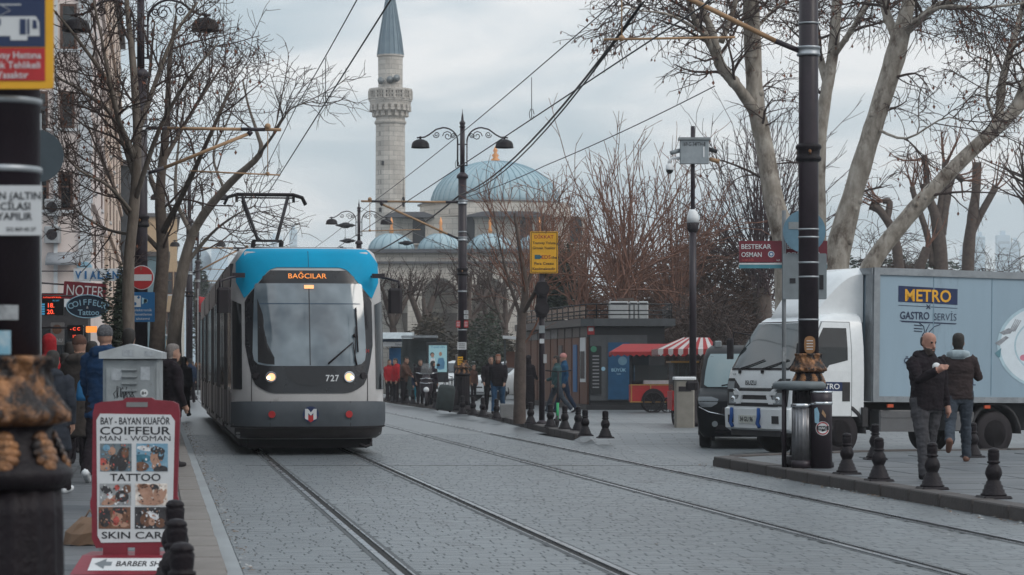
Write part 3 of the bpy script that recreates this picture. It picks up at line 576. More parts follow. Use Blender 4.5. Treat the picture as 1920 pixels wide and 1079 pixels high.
# ================================================================ POLES, SIGNS, BOLLARDS
UP = Vector((0, 0, 1)); XR = Vector((1, 0, 0)); BACK = Vector((0, -1, 0))
PAPER = mat('paper_white', (.6, .61, .62), .8, var=.06)
SIGNBACK = mat('sign_back_grey', (.2, .225, .24), .6, .2, var=.12)
SBLUE = mat('sign_back_blue', (.12, .22, .29), .55, .1, var=.15)
def ornate_pole(label, loc, top=8.0, lamps=False, sh=.128, spike=True, rz=0):
    t = thing('street_lamp' if lamps else 'tram_pole', label, 'lamp post' if lamps else 'tram pole', loc, rz, 'ornate black poles along the tram line')
    b = MB(); fl = lambda a, z: 1 + .035 * math.cos(16 * a)
    b.lathe([(.32, 0), (.32, .05), (.3, .07), (.3, .13), (.25, .15)], n=24); b.lathe([(.235, .15), (.21, .3), (.2, .9), (.195, .985)], n=64, mod=fl); b.build('pedestal', CASTB, t)
    b = MB(); b.lathe([(.195, .98), (.225, 1.0), (.238, 1.03), (.232, 1.05), (.205, 1.075), (.18, 1.12), (.168, 1.155), (.168, 1.2)], n=32); b.build('lower_collar', CASTB, t)
    lf = MB()
    for q in range(5):
        z = 1.06 + .024 * q; r = .214 - .011 * q; w_ = (.03, .05, .056, .05, .034)[q]
        lf.ball((r, 0, z), (.016, w_ * 1.05, .026), 10, 6)
    me = bpy.data.meshes.new('leaf_ornament'); me.from_pydata(lf.v, [], lf.f); me.materials.append(GOLD); me.polygons.foreach_set('use_smooth', lf.s)
    for i in range(8): o = link('leaf_ornament', me, t); o.rotation_euler.z = 2 * math.pi * (i + .3) / 8
    ac = lambda a, z: 1 + .045 * math.cos(8 * a) + .045 * abs(math.cos(4 * a + 14 * (z - 1.2))) + .035 * math.sin(16 * a + 55 * z) + .03 * math.sin(31 * a - 80 * z) if z > 1.21 else 1
    b = MB(); cp = [(.168, 1.195), (.205, 1.2), (.236, 1.215), (.238, 1.235), (.232, 1.25), (.214, 1.275), (.196, 1.3), (.182, 1.325), (.172, 1.35), (.166, 1.37), (.165, 1.39), (.17, 1.405), (.176, 1.42), (.172, 1.432), (sh, 1.436)]; b.lathe([(r_ * .9, z_) for r_, z_ in cp], n=128, mod=ac); b.build('gilt_collar', GOLD, t)
    z1 = 6.7 if lamps else top
    b = MB(); b.tube([(0, 0, 1.4), (0, 0, 3.9), (0, 0, z1)], [sh, sh * .98, sh * .93], 24); b.build('shaft', BLACK, t)
    b = MB(); b.lathe([(sh, 3.85), (.16, 3.87), (.165, 3.9), (.14, 3.93), (.145, 4.0), (.165, 4.03), (.16, 4.06), (sh, 4.08)], n=24); b.build('ring_collar', CASTB, t)
    b = MB()
    for i in range(3): a = 2 * math.pi * i / 3 - math.pi / 2; b.ball((.146 * math.cos(a), .146 * math.sin(a), 3.97), (.022, .022, .035), 8, 6)
    b.build('gilt_boss', GOLD, t)
    if lamps:
        b = MB(); b.lathe([(sh, 6.62), (.17, 6.64), (.16, 6.72), (.1, 6.78), (.075, 6.8)], n=20); b.tube([(0, 0, 6.78), (0, 0, 8.1)], .07, 14); b.build('upper_shaft', BLACK, t)
        b = MB(); b.lathe([(.07, 8.08), (.095, 8.1), (.06, 8.14), (.085, 8.19), (.085, 8.23), (.04, 8.28), (.035, 8.36), (.012, 8.5), (.003, 8.62)], n=14); b.build('finial', BLACK, t)
        for s in (-1, 1):
            b = MB(); b.tube([(.13 * s, 0, 6.98), (.13 * s, 0, 7.68)], .02, 6); b.tube([(.07 * s, 0, 7.0), (.15 * s, 0, 7.0)], .02, 6); b.tube([(.07 * s, 0, 7.6), (.15 * s, 0, 7.6)], .02, 6)
            arc = [(s * (.13 + .42 * (1 - math.cos(q * math.pi / 16))), 0, 7.68 + .4 * math.sin(q * math.pi / 16)) for q in range(9)] + [(s * .75, 0, 8.03), (s * .95, 0, 7.88), (s * 1.08, 0, 7.81), (s * 1.3, 0, 7.79)]
            b.tube(arc, .024, 6); arm = b.build('lamp_arm', BLACK, t)
            b = MB()
            for cx_, cz_, r0_, d_ in ((.42, 7.84, .15, 1), (.74, 7.88, .1, -1), (.27, 7.86, .08, -1)):
                b.tube([(s * (cx_ + r0_ * (1 - q / 16) * math.cos(d_ * q * .75)), 0, cz_ + r0_ * (1 - q / 16) * math.sin(d_ * q * .75)) for q in range(14)], .014, 5)
            b.build('scroll', BLACK, arm)
            b = MB(); b.tube([(s * 1.2, 0, 7.83), (s * 1.2, 0, 7.75)], .03, 8); b.lathe([(.04, 7.75), (.1, 7.74), (.2, 7.69), (.245, 7.62), (.26, 7.52), (.27, 7.5), (.24, 7.5), (.2, 7.53), (.02, 7.55)], (s * 1.2, 0, 0), 20); b.build('lamp_bell', CASTB, t)
    return t
def bracket(t, d, z, ln, drop=.95, low=None, sh=.13):
    """tram wire bracket on pole t reaching along d"""
    d = Vector(d).normalized(); q = lambda x, zz: d * x + UP * zz
    b = MB(); b.tube([q(sh * .8, z), q(sh + .35, z)], .035, 8); b.tube([q(ln - .75, z), q(ln - .3, z)], .035, 8); b.build('bracket_tube', BLACK, t)
    b = MB(); b.tube([q(sh + .35, z), q(ln - .75, z)], .03, 8); b.tube([q(ln - .3, z), q(ln, z)], .03, 8); b.build('tan_tube', RUST, t)
    b = MB(); b.tube([q(sh * .8, z - drop), q(sh + .3, z - drop * .87)], .034, 8); b.tube([q(ln - .62, z - .04), q(ln - .55, z - .1)], .05, 8); b.build('strut_socket', BLACK, t)
    b = MB(); b.tube([q(sh + .3, z - drop * .87), q(ln - .6, z - .08)], .032, 8); b.build('diagonal_strut', RUST, t)
    b = MB(); zl = z - .85 if low is None else low
    b.tube([q(ln - .25, z), q(ln - .25, zl)], .009, 5); b.tube([q(ln - .02, zl), q(ln - 1.7, zl + .06)], .016, 6); b.ball(q(ln - .25, z + .06), .06, 8, 6); b.ball(q(ln - .25, zl + .02), .04, 8, 6); b.build('steady_arm', RUST, t)
    b = MB()
    for zz in (z, z - drop): b.lathe([(sh + .012, -.06), (sh + .02, -.055), (sh + .02, -.03), (sh + .012, -.025), (sh + .012, .025), (sh + .02, .03), (sh + .02, .055), (sh + .012, .06)], (0, 0, zz), 20)
    b.build('clamp_band', STEEL, t)
LEFT = Vector((-ct, -st, 0)); RIGHT = -LEFT
pR = ornate_pole('black tram pole with gilded collar standing beside the white delivery truck', onpav(1516, 876), 8.4); bracket(pR, LEFT, 6.2, 2.65)
pC = ornate_pole('black double lamp post carrying tram wires in front of the mosque', onpav(867, 770), lamps=True); bracket(pC, LEFT, 5.95, 2.9, 1.05)
pL = ornate_pole('black double lamp post rising behind the left street tree', P(264, 686, 45.6).xy.to_3d() + Vector((0, 0, PAV)), lamps=True); bracket(pL, RIGHT, 5.7, 2.6, .85)
pF = ornate_pole('large black pole with gilded leaf collar close at the left edge', P(4, 686, 8.3).xy.to_3d() + Vector((0, 0, PAV - .12)), 8.0)
pD = ornate_pole('distant black lamp post seen over the tram roof with birds', P(673, 686, 108).xy.to_3d() + Vector((0, 0, PAV)), lamps=True); bracket(pD, LEFT, 5.9, 2.6)
pE = ornate_pole('far black lamp post beyond the left pavement near the red flag', P(355, 686, 92).xy.to_3d() + Vector((0, 0, PAV)), lamps=True); bracket(pE, RIGHT, 5.7, 2.4)
pG = ornate_pole('second far lamp post further along than the red flag', P(371, 686, 128).xy.to_3d() + Vector((0, 0, PAV)), lamps=True); bracket(pG, RIGHT, 5.7, 2.4)
# silver bands on the near poles
for t, zs in ((pR, (1.86, 2.4, 2.58, 2.9, 3.0, 5.6)), (pF, (2.29, 2.06))):
    b = MB()
    for z in zs: b.lathe([(.131, -.011), (.134, -.01), (.134, .01), (.131, .011)], (0, 0, z), 24)
    b.build('clamp_band', STEEL, t)
for t, zs in ((pC, (2.3, 3.4, 4.9, 5.1)),):
    b = MB()
    for z in zs: b.lathe([(.13, -.02), (.136, -.018), (.136, .018), (.13, .02)], (0, 0, z), 20)
    b.build('clamp_band', STEEL, t)
# ---- stickers and signs on the near left pole
def plate(name, label, cat, c, w_, h_, m, edge=.02, rz=0, group=None, r=.02):
    """upright sign panel facing the camera with rounded corners; c is its middle"""
    t = thing(name, label, cat, c, rz, group); b = MB(); pts = []
    for sx, sz, a0 in ((1, -1, -90), (1, 1, 0), (-1, 1, 90), (-1, -1, 180)):
        for q in range(4): a = R(a0 + q * 30); pts.append((sx * (w_ / 2 - r) + r * math.cos(a), 0, sz * (h_ / 2 - r) + r * math.sin(a)))
    b.ext(pts, (0, edge, 0)); b.build('panel', m, t); return t
def field(t, name, x, z, w_, h_, m, d=.003, r=.004):
    b = MB(); b.box((x, -d / 2, z), (w_, d, h_)); return b.build(name, m, t)
c = P(5, 80, 8.1); c.z = EYE + (HY - 70) * 8.1 / F
k = 8.1 / F
S = plate('tram_warning_sign', 'yellow edged tram warning sign strapped to the near left pole', 'sign', (P(5, 0, 8.13).x, 8.13, EYE + (HY - 40) * k), 190 * k, 250 * k, YEL, .012, group=None, r=.01)
q = lambda px, py: ((px - 5) * k, -(py - 40) * k)
NAVYS = mat('sign_navy', (.02, .035, .09), .5)
x, z = q(5, 5); field(S, 'navy_field', x, z, 160 * k, 162 * k, NAVYS); x, z = q(5, 119); field(S, 'red_field', x, z, 160 * k, 62 * k, RED)
for i, s in enumerate(('Tramvay Hattına', 'Girmek Tehlikeli', 've Yasaktır')):
    x, z = q(78 if i == 0 else (76 if i == 1 else 54), 108 + 18.5 * i); letters(s, S, (x, -.004, z), XR, UP, 13 * k, PAPER, align='R', bold=.01)
b = MB()
def fl(pts, m=0): b.ext([(q(*p)[0], -.0035, q(*p)[1]) for p in pts], (0, -.0015, 0), m)
fl([(-70, 66), (-70, 34), (-60, 29), (68, 29), (74, 40), (75, 66)]); fl([(20, 66), (52, 66), (52, 74), (20, 74)]); fl([(-55, 66), (-25, 66), (-25, 74), (-55, 74)]); fl([(-30, 6), (40, 6), (40, 8), (-30, 8)])
b.tube([(q(0, 28)[0], -.005, q(0, 28)[1]), (q(20, 18)[0], -.005, q(20, 18)[1]), (q(4, 8)[0], -.005, q(4, 8)[1])], .0012, 4); b.build('tram_symbol', PAPER, S)
b = MB()
for x0 in (-58, -36, -14): fl([(x0, 46), (x0 + 16, 46), (x0 + 16, 34), (x0, 34)])
fl([(38, 63), (49, 63), (49, 34), (38, 34)]); fl([(52, 63), (56, 63), (56, 34), (52, 34)]); fl([(62, 52), (71, 52), (69, 36), (62, 36)])
for v in range(len(b.v)): b.v[v] = (b.v[v][0], b.v[v][1] - .002, b.v[v][2])
b.build('symbol_window', NAVYS, S)
b = MB(); b.box((0, .03, 0), (.04, .03, .3)); b.build('bracket', STEEL, S)
S = plate('paper_notice', 'white paper notice taped round the near left pole', 'notice', (P(6, 0, 8.15).x, 8.15, EYE + (HY - 393) * k), 146 * k, 94 * k, PAPER, .002, r=.004)
q = lambda px, py: ((px - 6) * k, -(py - 393) * k)
for s, px, py, h in (('ON (ALTIN', 77, 372, 14), ('CİLASI', 57, 392, 14), ('YAPILIR', 61, 411, 14), ('252 809 00 27', 68, 432, 7)):
    x, z = q(px, py); letters(s, S, (x, -.001, z), XR, UP, h * k, INK, align='R', bold=.012)
b = MB(); b.lathe([(.137, 0), (.137, .13)], n=24); 
def sticker(parent, name, pts, m, r=.1375):
    """flat sticker wrapped on a pole: pts = list of (angle from camera side, z)"""
    b = MB(); b.poly([(r * math.sin(a), -r * math.cos(a), z) for a, z in pts]); return b.build(name, m, parent)
zF = lambda py: EYE + (HY - py) * 8.16 / F - (PAV - .12)
b = MB(); b.loft([[(.1345 * math.sin(R(a)), -.1345 * math.cos(R(a)), zF(y)) for a in range(-35, 36, 10)] for y in (600, 572)], closed=False, caps=False); b.build('sticker', mat('old_sticker', (.25, .26, .27), .7, var=.4, scale=30), pF)
b = MB(); b.loft([[(.1345 * math.sin(R(a)), -.1345 * math.cos(R(a)), zF(y)) for a in range(-40, 25, 8)] for y in (665, 620)], closed=False, caps=False); b.build('sticker', mat('torn_sticker', (.45, .52, .55), .7, col2=(.1, .32, .45), scale=14), pF)
# back of a round road sign on a post behind the near pole
p = P(71, 686, 20); t = thing('round_road_sign', 'grey back of a round road sign half hidden behind the near left pole', 'sign', (p.x, 20, PAV))
kk = 20 / F; b = MB(); b.disc((0, 0, EYE + (HY - 293) * kk - PAV), (0, -1, 0), 49 * kk, 28, .012); b.build('panel', mat('slate_sign_back', (.05, .066, .078), .6, .1, var=.12), t); b = MB(); b.tube([(0, .03, 0), (0, .03, EYE + (HY - 240) * kk)], .025, 10); b.build('post', GREYM, t)

# ---- bollards
def bollard_proto():
    t = thing('bollard', '', 'bollard', (0, 0, 0), 0, 'short cast iron bollards along the kerbs')
    b = MB(); b.rbox((0, 0, .014), (.29, .29, .028), .02); b.build('base_plate', CASTB, t)
    b = MB(); b.lathe([(.125, .028), (.125, .045), (.108, .055), (.105, .085), (.094, .092), (.09, .125), (.078, .133), (.07, .165), (.058, .175), (.062, .19), (.078, .225), (.082, .25), (.072, .29), (.052, .325), (.046, .335), (.062, .343), (.064, .356), (.05, .362), (.053, .375), (.056, .415), (.058, .432), (.05, .447), (.056, .453), (.052, .468), (.035, .484), (.004, .49)], n=20); b.build('post', CASTB, t)
    return t
bol = [(1863, 935, 'bollard nearest the right picture edge on the grey slabs'), (1748, 918, 'bollard just in front of the bald man eating'), (1648, 903, 'bollard left of the bald man, third from the right edge'), (1588, 890, 'bollard close beside the black litter bin with round sticker'), (1641, 862, 'bollard in the back row before the truck skirt'), (1824, 858, 'bollard in front of the rear truck wheel'),
       (1135, 822, 'last bollard before the side street, standing alone'), (1097, 818, 'bollard second from the side street corner'), (1084, 809, 'bollard overlapping the one second from the side street'), (1059, 806, 'bollard below the walking person in the teal jacket'), (1032, 802, 'bollard just right of the traffic light post'), (995, 796, 'bollard just left of the traffic light post'), (973, 791, 'bollard at the foot of the thin street tree'), (931, 786, 'bollard at the feet of the man in black with blue jeans'), (905, 782, 'bollard before the parked white car'), (887, 779, 'bollard right of the central lamp post base'), (867, 777, 'low bollard directly before the central lamp post'), (817, 766, 'bollard between scooter and dark luggage heap'), (774, 758, 'bollard left of the parked scooter'), (763, 757, 'bollard second left of the parked scooter'), (754, 755, 'bollard before the brown jacketed man'), (745, 753, 'bollard by the man with the red bag'), (735, 752, 'bollard before the red jacket near tram'), (727, 751, 'bollard seen closest to the tram side on the far kerb')]
bp0 = None
for px, py, lab in bol:
    p = onpav(px, py)
    if bp0 is None: bp0 = bollard_proto(); bp0['label'] = lab; bp0.location = p; bp0.rotation_euler.z = TH
    else: copy_tree(bp0, None, lab, p, TH + random.uniform(-.06, .06))
for px, py, Y, lab in ((328, 938, 14.5, 'farthest of the three dark bollards by the barber sign'), (331, 972, 12.7, 'middle one of the three dark bollards beside the barber sign'), (341, 1019, 11.0, 'nearest dark bollard at the bottom by the barber sign')):
    p = P(px, py, Y); o = copy_tree(bp0, None, lab, (p.x, Y, PAV), TH); 
# ---- barber A-board
k = 15.2 / F; cx0 = P(251, 0, 15.2).x
t = thing('barber_sign_board', 'dark red pavement board with white barber and tattoo poster', 'sign', (cx0, 15.2, PAV), R(0))
q = lambda px, py: ((px - 251) * k, EYE - PAV + (HY - py) * k)
b = MB()
def Q(px, py, y=0): x, z = q(px, py); return (x, y, z)
outl = [Q(172, 1010), Q(180, 1028), Q(324, 1026), (Q(332, 1010)), Q(332, 960), Q(335, 950), Q(335, 938), Q(332, 930), Q(337, 775), Q(334, 758), Q(324, 753), Q(290, 750), Q(284, 746), Q(236, 746), Q(230, 751), Q(190, 754), Q(178, 758), Q(174, 775), Q(172, 930), Q(169, 940), Q(169, 952), Q(172, 962)]
b.ext(outl, (0, .035, 0)); b.build('frame', DRED, t)
b = MB(); b.ext([Q(183, 1005, -.004), Q(190, 1018, -.004), Q(316, 1016, -.004), Q(323, 1003, -.004), Q(328, 790, -.004), Q(320, 778, -.004), Q(188, 776, -.004), Q(181, 788, -.004)], (0, .004, 0)); b.build('poster', PAPER, t)
b = MB(); b.box(Q(257, 759, -.001), (40 * k, .006, 9 * k)); b.build('carry_slot', mat('slot_grey', (.2, .2, .2), .7), t)
for s, py, w_, h in (('BAY - BAYAN KUAFÖR', 796, 130, 13.5), ('COIFFEUR', 815, 132, 15), ('MAN - WOMAN', 827, 132, 10), ('TATTOO', 902, 95, 14), ('SKIN CARE', 1010, 126, 13)):
    x, z = q(254, py); letters(s, t, (x, -.0045, z), XR, UP, h * k, INK, w=w_ * k, bold=0 if 'MAN' in s else .012)
def photo(parent, x0, y0, x1, y1, base, blobs):
    """a printed photograph: a flat field with flat printed shapes"""
    b = MB(); (xa, za), (xb, zb) = q(x0, y0), q(x1, y1); b.box(((xa + xb) / 2, -.005, (za + zb) / 2), (xb - xa, .002, za - zb)); o = b.build('printed_picture', base, parent)
    for i, (m, cx_, cy_, rx, ry, ang) in enumerate(blobs):
        b = MB(); n = 14; pts = []
        for j in range(n):
            a = 2 * math.pi * j / n; u, v = rx * math.cos(a), ry * math.sin(a); X = x0 + cx_ + u * math.cos(ang) - v * math.sin(ang); Yv = y0 + cy_ + u * math.sin(ang) + v * math.cos(ang)
            X = min(max(X, x0 + .3), x1 - .3); Yv = min(max(Yv, y0 + .3), y1 - .3); xx, z2 = q(X, Yv); pts.append((xx, -.0062 - .0003 * i, z2))
        b.poly(pts); b.build('printed_shape', m, o)
    b = MB(); rr_ = random.Random(x0 * 7 + y0); mats_ = [base] + [q_[0] for q_ in blobs] + [pDK]
    for i in range(46):
        X, Yv = rr_.uniform(x0 + 3, x1 - 3), rr_.uniform(y0 + 3, y1 - 3); ra, rb = rr_.uniform(.7, 3.0), rr_.uniform(.5, 2.2); an = rr_.uniform(0, 3)
        b.poly([(q(X + ra * math.cos(g) * math.cos(an) - rb * math.sin(g) * math.sin(an), 0)[0], -.0088 - .00005 * i, q(0, Yv + ra * math.cos(g) * math.sin(an) + rb * math.sin(g) * math.cos(an))[1]) for g in (0, 1, 2, 3, 4, 5)], rr_.randrange(len(mats_)))
    b.build('printed_detail', mats_, o, kind='stuff')
PH = lambda n, c, c2=None: mat('print_' + n, c, .6, col2=c2 or tuple(min(1, q * 2.2) for q in c), scale=26, var=.35, wear=(tuple(q * .35 for q in c), 34, .56))
pDK, pSK, pSKY, pBR, pLT, pRD = PH('dark', (.03, .028, .03)), PH('skin', (.4, .22, .15), (.5, .3, .22)), PH('sky', (.12, .28, .42), (.25, .4, .5)), PH('brown', (.11, .055, .035)), PH('light', (.45, .45, .47)), PH('red', (.3, .06, .05))
photo(t, 188, 832, 247, 884, PH('street', (.1, .15, .19), (.2, .22, .22)), [(pSK, 9, 42, 12, 10, 0), (pRD, 5, 34, 8, 7, 0), (pSK, 22, 14, 7, 8, .2), (pDK, 26, 36, 9, 16, .1), (pDK, 42, 30, 12, 24, .1), (pBR, 47, 18, 7, 10, 0), (pSKY, 12, 8, 7, 6, 0)])
photo(t, 256, 832, 315, 884, pSKY, [(pLT, 18, 9, 17, 5, .1), (PH('sea', (.03, .1, .14)), 10, 28, 18, 8, 0), (pBR, 8, 43, 16, 9, 0), (pSK, 36, 26, 10, 14, .1), (pSK, 38, 42, 9, 9, 0), (pDK, 40, 13, 14, 7, .15), (pDK, 46, 22, 6, 10, 0), (pDK, 46, 49, 14, 8, 0)])
photo(t, 187, 907, 246, 948, PH('bench', (.25, .27, .28), (.4, .4, .4)), [(pSK, 22, 32, 20, 8, -.4), (pDK, 12, 12, 11, 7, .5), (pDK, 42, 24, 13, 11, .3), (pLT, 20, 22, 5, 7, .4), (pBR, 52, 10, 8, 8, 0), (pRD, 33, 7, 5, 5, 0), (pLT, 42, 22, 4, 3, 0)])
photo(t, 254, 907, 314, 948, PH('cloth', (.5, .42, .38)), [(pSK, 12, 14, 5, 17, -.35), (pSK, 20, 18, 5, 18, -.3), (pSK, 28, 18, 5, 17, -.15), (pSK, 38, 24, 5, 16, .1), (pSK, 46, 24, 5, 15, .25), (pSK, 53, 22, 4, 13, .4), (pSK, 30, 34, 24, 7, 0), (pDK, 36, 6, 9, 5, .3), (pBR, 16, 4, 9, 4, 0)])
photo(t, 185, 951, 245, 992, pBR, [(pSK, 34, 22, 11, 15, .2), (pDK, 12, 20, 11, 18, 0), (pRD, 33, 26, 6, 9, .1), (pDK, 40, 6, 14, 6, .2), (pSK, 46, 33, 9, 5, 0)])
photo(t, 253, 951, 313, 992, pDK, [(pBR, 22, 24, 12, 13, .3), (pLT, 36, 17, 10, 6, .5), (pSK, 32, 28, 6, 7, 0), (pLT, 26, 10, 5, 3, -.4), (pBR, 48, 30, 9, 9, 0)])
b = MB()
for px in (216, 276): b.box(Q(px, 1034, .012), (46 * k, .03, 18 * k))
b.build('neck', DRED, t)
b = MB(); (xa, za), (xb, zb) = q(156, 1079), q(334, 1041); zt_ = za + (zb - za)
b.ext([(xa - .03, -.3, .01), (xb + .03, -.3, .01), (xb, -.03, zb), (xa, -.03, zb)], (0, .33, .0)); b.build('base', DRED, t)
zA0 = zb; nb = Vector((0, -(zb - .01), -.27)).normalized(); upb = Vector((0, .27, zb - .01)).normalized()
def Bp(u, v): return Vector((u * k, -.3, .01)) + upb * v + XR.cross(upb) * .002
hb_ = math.hypot(.27, zb - .01)
b = MB(); b.poly([Bp(-74, hb_ * .2), Bp(84, hb_ * .2), Bp(84, hb_ * .84), Bp(-74, hb_ * .84)]); b.build('arrow_plate', PAPER, t)
b = MB(); off = XR.cross(upb) * .002
for pts in ([Bp(-66, hb_ * .54), Bp(-46, hb_ * .8), Bp(-46, hb_ * .64), Bp(-34, hb_ * .64), Bp(-34, hb_ * .44), Bp(-46, hb_ * .44), Bp(-46, hb_ * .28)],): b.poly([p + off for p in pts])
b.build('arrow', SIGNBACK, t); letters('BARBER SHOP', t, Bp(27, hb_ * .42), XR, upb, hb_ * .26, INK, w=104 * k, bold=.016)
# brown paper bag left of the board
p = onpav(150, 966); t = thing('paper_bag', 'crumpled brown paper bag leaning on the pavement by the barber sign', 'bag', (P(152, 0, 17.5).x, 17.5, PAV)); b = MB(); rr = random.Random(2); rings = []
for i, (z, rx, ry) in enumerate(((0, .13, .09), (.08, .14, .1), (.15, .1, .07), (.19, .05, .03))): rings.append([(rx * math.cos(a * math.pi / 6) * rr.uniform(.85, 1.15) + .02 * i, ry * math.sin(a * math.pi / 6) * rr.uniform(.85, 1.15), z + rr.uniform(0, .02)) for a in range(12)])
b.loft(rings, sm=False); b.build('bag_body', mat('brown_paper', (.16, .1, .065), .85), t); b = MB(); b.tube([(.02, 0, .18), (.06, .01, .25), (.1, 0, .19)], .008, 5); b.build('handle', MATS['brown_paper'], t)
# ---- utility cabinet with pitched lid
Y = 21.5; k = Y / F; t = thing('utility_cabinet', 'grey street cabinet with pitched lid and graffiti behind the barber sign', 'cabinet', (P(245, 0, Y).x, Y, PAV), R(3))
q = lambda px, py: ((px - 245) * k, EYE - PAV + (HY - py) * k)
zt_ = q(0, 673)[1]; hw = 52 * k
b = MB(); b.rbox((0, .22, zt_ / 2), (hw * 2, .44, zt_), .015); b.box((0, -.012, zt_ / 2 - .02), (hw * 1.72, .03, zt_ - .12)); b.build('body', GREYM, t)
b = MB(); r_ = 58 * k; za = zt_; b.ext([(-r_, -.05, za), (r_, -.05, za), (r_, -.05, za + 12 * k), (0, -.05, za + 28 * k), (-r_, -.05, za + 12 * k)], (0, .54, 0)); b.build('lid', mat('pale_cabinet_lid', (.36, .38, .39), .55, .1, var=.18, wear=((.2, .19, .18), 7, .62)), t)
b = MB()
for i in range(4): b.box((-.01, -.035, zt_ - .1 - .06 * i), (.13, .02, .014), rx=.5)
b.build('louvre', GREYM, t)
b = MB(); b.disc((.12, -.028, zt_ - .3), (0, -1, 0), .034, 16, .002); o = b.build('round_sticker', PAPER, t); letters('8+', t, (.12, -.031, zt_ - .315), XR, UP, .03, INK, bold=.016)
b = MB(); rr = random.Random(4); x = -.13
for i in range(7):
    b.tube([(x + rr.uniform(-.02, .03), -.0285, zt_ - .3 + rr.uniform(-.06, .07)) for _ in range(5)], .0035, 4); x += .024
b.build('graffiti', INK, t)
b = MB(); b.box((-.12, -.029, zt_ - .14), (.09, .002, .1)); b.box((.13, -.029, zt_ - .13), (.08, .002, .12)); b.box((-.02, -.052, zt_ + .05), (.1, .002, .055)); b.box((.16, -.052, zt_ + .045), (.07, .002, .04)); b.build('poster_remnant', mat('paper_remnant', (.32, .34, .36), .8, var=.25, scale=20), t)
# ---- no-entry disc and camera notice on the left lamp post
Y = 45.3; k = Y / F; x = P(266, 0, Y).x; z = EYE + (HY - 521) * k
t = thing('no_entry_sign', 'round red no entry sign with white bar on the left', 'sign', (x, Y, z)); b = MB(); b.disc((0, 0, 0), (0, -1, 0), 23 * k, 32, .015); b.build('rim', PAPER, t); b = MB(); b.disc((0, -.015, 0), (0, -1, 0), 21.5 * k, 32, .004); b.build('red_disc', RED, t); b = MB(); b.box((0, -.021, 0), (37 * k, .004, 12 * k)); b.build('white_bar', PAPER, t); b = MB(); b.box((0, .07, 0), (.06, .14, .05)); b.build('bracket', STEEL, t)
t = plate('camera_notice', 'blue electronic camera notice under the no entry sign', 'sign', (P(268, 0, Y).x, Y, EYE + (HY - 576) * k), 44 * k, 56 * k, BLUE, .015)
q = lambda px, py: ((px - 268) * k, -(py - 576) * k)
def wf(t, pts, m, d=-.004, name='symbol'): b = MB(); b.poly([(q(*p)[0], d, q(*p)[1]) for p in pts]); return b.build(name, m, t)
wf(t, [(250, 576), (264, 576), (264, 555), (250, 555)], PAPER); wf(t, [(266, 571), (277, 566), (277, 562), (266, 558)], LBLUE)
b = MB()
for px, py, r in ((253, 570, 3.2), (260, 558, 2.6)): x, z = q(px, py); b.disc((x, -.004, z), (0, -1, 0), r * k, 12, .004)
b.build('symbol_wheel', BLUE, t)
b = MB(); b.box((q(281, 0)[0] - .08, -.002, q(0, 565)[1]), (.06, .004, .07)); b.build('symbol_lens', LBLUE, t)
for s, py in (('elektronik', 584), ('denetleme', 592), ('sistemi', 600)): x, z = q(268, py); letters(s, t, (x, -.004, z), XR, UP, 5 * k, PAPER, w=34 * k if s != 'sistemi' else 25 * k)
b = MB(); b.box((0, .07, 0), (.06, .13, .05)); b.build('bracket', STEEL, t)
# ---- hanging shop signs on the left
def hang(Y, px0, py0, px1, py1, name, label, m, edge=.08, r=.02):
    k = Y / F; t = plate(name, label, 'sign', (P((px0 + px1) / 2, 0, Y).x, Y, EYE + (HY - (py0 + py1) / 2) * k), (px1 - px0) * k, (py1 - py0) * k, m, edge, r=r)
    b = MB(); b.tube([(-(px1 - px0) * k / 2, edge / 2, (py1 - py0) * k * .3), (-(px1 - px0) * k / 2 - 1.2, edge / 2, (py1 - py0) * k * .3)], .02, 6); b.build('wall_arm', BLACK, t)
    return t, (lambda px, py: ((px - (px0 + px1) / 2) * k, -(py - (py0 + py1) / 2) * k)), k
t, q, k = hang(52, 119, 530, 198, 563, 'notary_sign', 'dark red hanging sign reading NOTER in thin white letters', DRED); t.rotation_euler.y = R(4)
x, z = q(160, 556); letters('NOTER', t, (x, -.003, z), XR, UP, 21 * k, WPLAST, w=70 * k)
Y = 51.5; k = Y / F; t = thing('hairdresser_sign', 'dark oval hanging sign with pale blue lettering COIFFEUR and Tattoo', 'sign', (P(164, 0, Y).x, Y, EYE + (HY - 575) * k))
b = MB(); b.ext([(40 * k * math.cos(a * math.pi / 16), 0, 22 * k * math.sin(a * math.pi / 16)) for a in range(32)], (0, .08, 0)); b.build('panel', mat('night_navy', (.012, .025, .05), .5), t)
b = MB(); b.tube([(39.5 * k * math.cos(a * math.pi / 16), -.003, 21.5 * k * math.sin(a * math.pi / 16)) for a in range(33)], .012, 5); b.build('oval_rim', LBLUE, t)
for i, ch in enumerate('COIFFEUR'):
    a = (i - 3.5) * 8.6; xx = a * k * 1.0; zz = (3 - (a / 30) ** 2 * 7) * k; rot = -a / 95; letters(ch, t, (xx, -.003, zz), (math.cos(rot), 0, math.sin(rot)), (-math.sin(rot), 0, math.cos(rot)), 11 * k, LBLUE, bold=.016)
letters('&', t, (0, -.003, -4 * k), XR, UP, 5 * k, PAPER); letters('Tattoo', t, (2 * k, -.003, -16 * k), XR, UP, 10.5 * k, LBLUE, w=40 * k, bold=.016); b = MB(); b.tube([(-.3, .04, 20 * k), (-1.6, .04, 20 * k)], .02, 6); b.build('wall_arm', BLACK, t)
t, q, k = hang(75, 138, 504, 236, 527, 'shop_sign', 'pale fascia sign with big blue capitals above the notary sign', WTRIM, .2)
for i, ch in enumerate('VIALAND'): x, z = q(147 + 14 * i, 523); letters(ch, t, (x, -.01, z), XR, UP, 14.5 * k, BLUE, w=(4 if ch == 'I' else 11.5) * k, bold=.035, depth=.03)
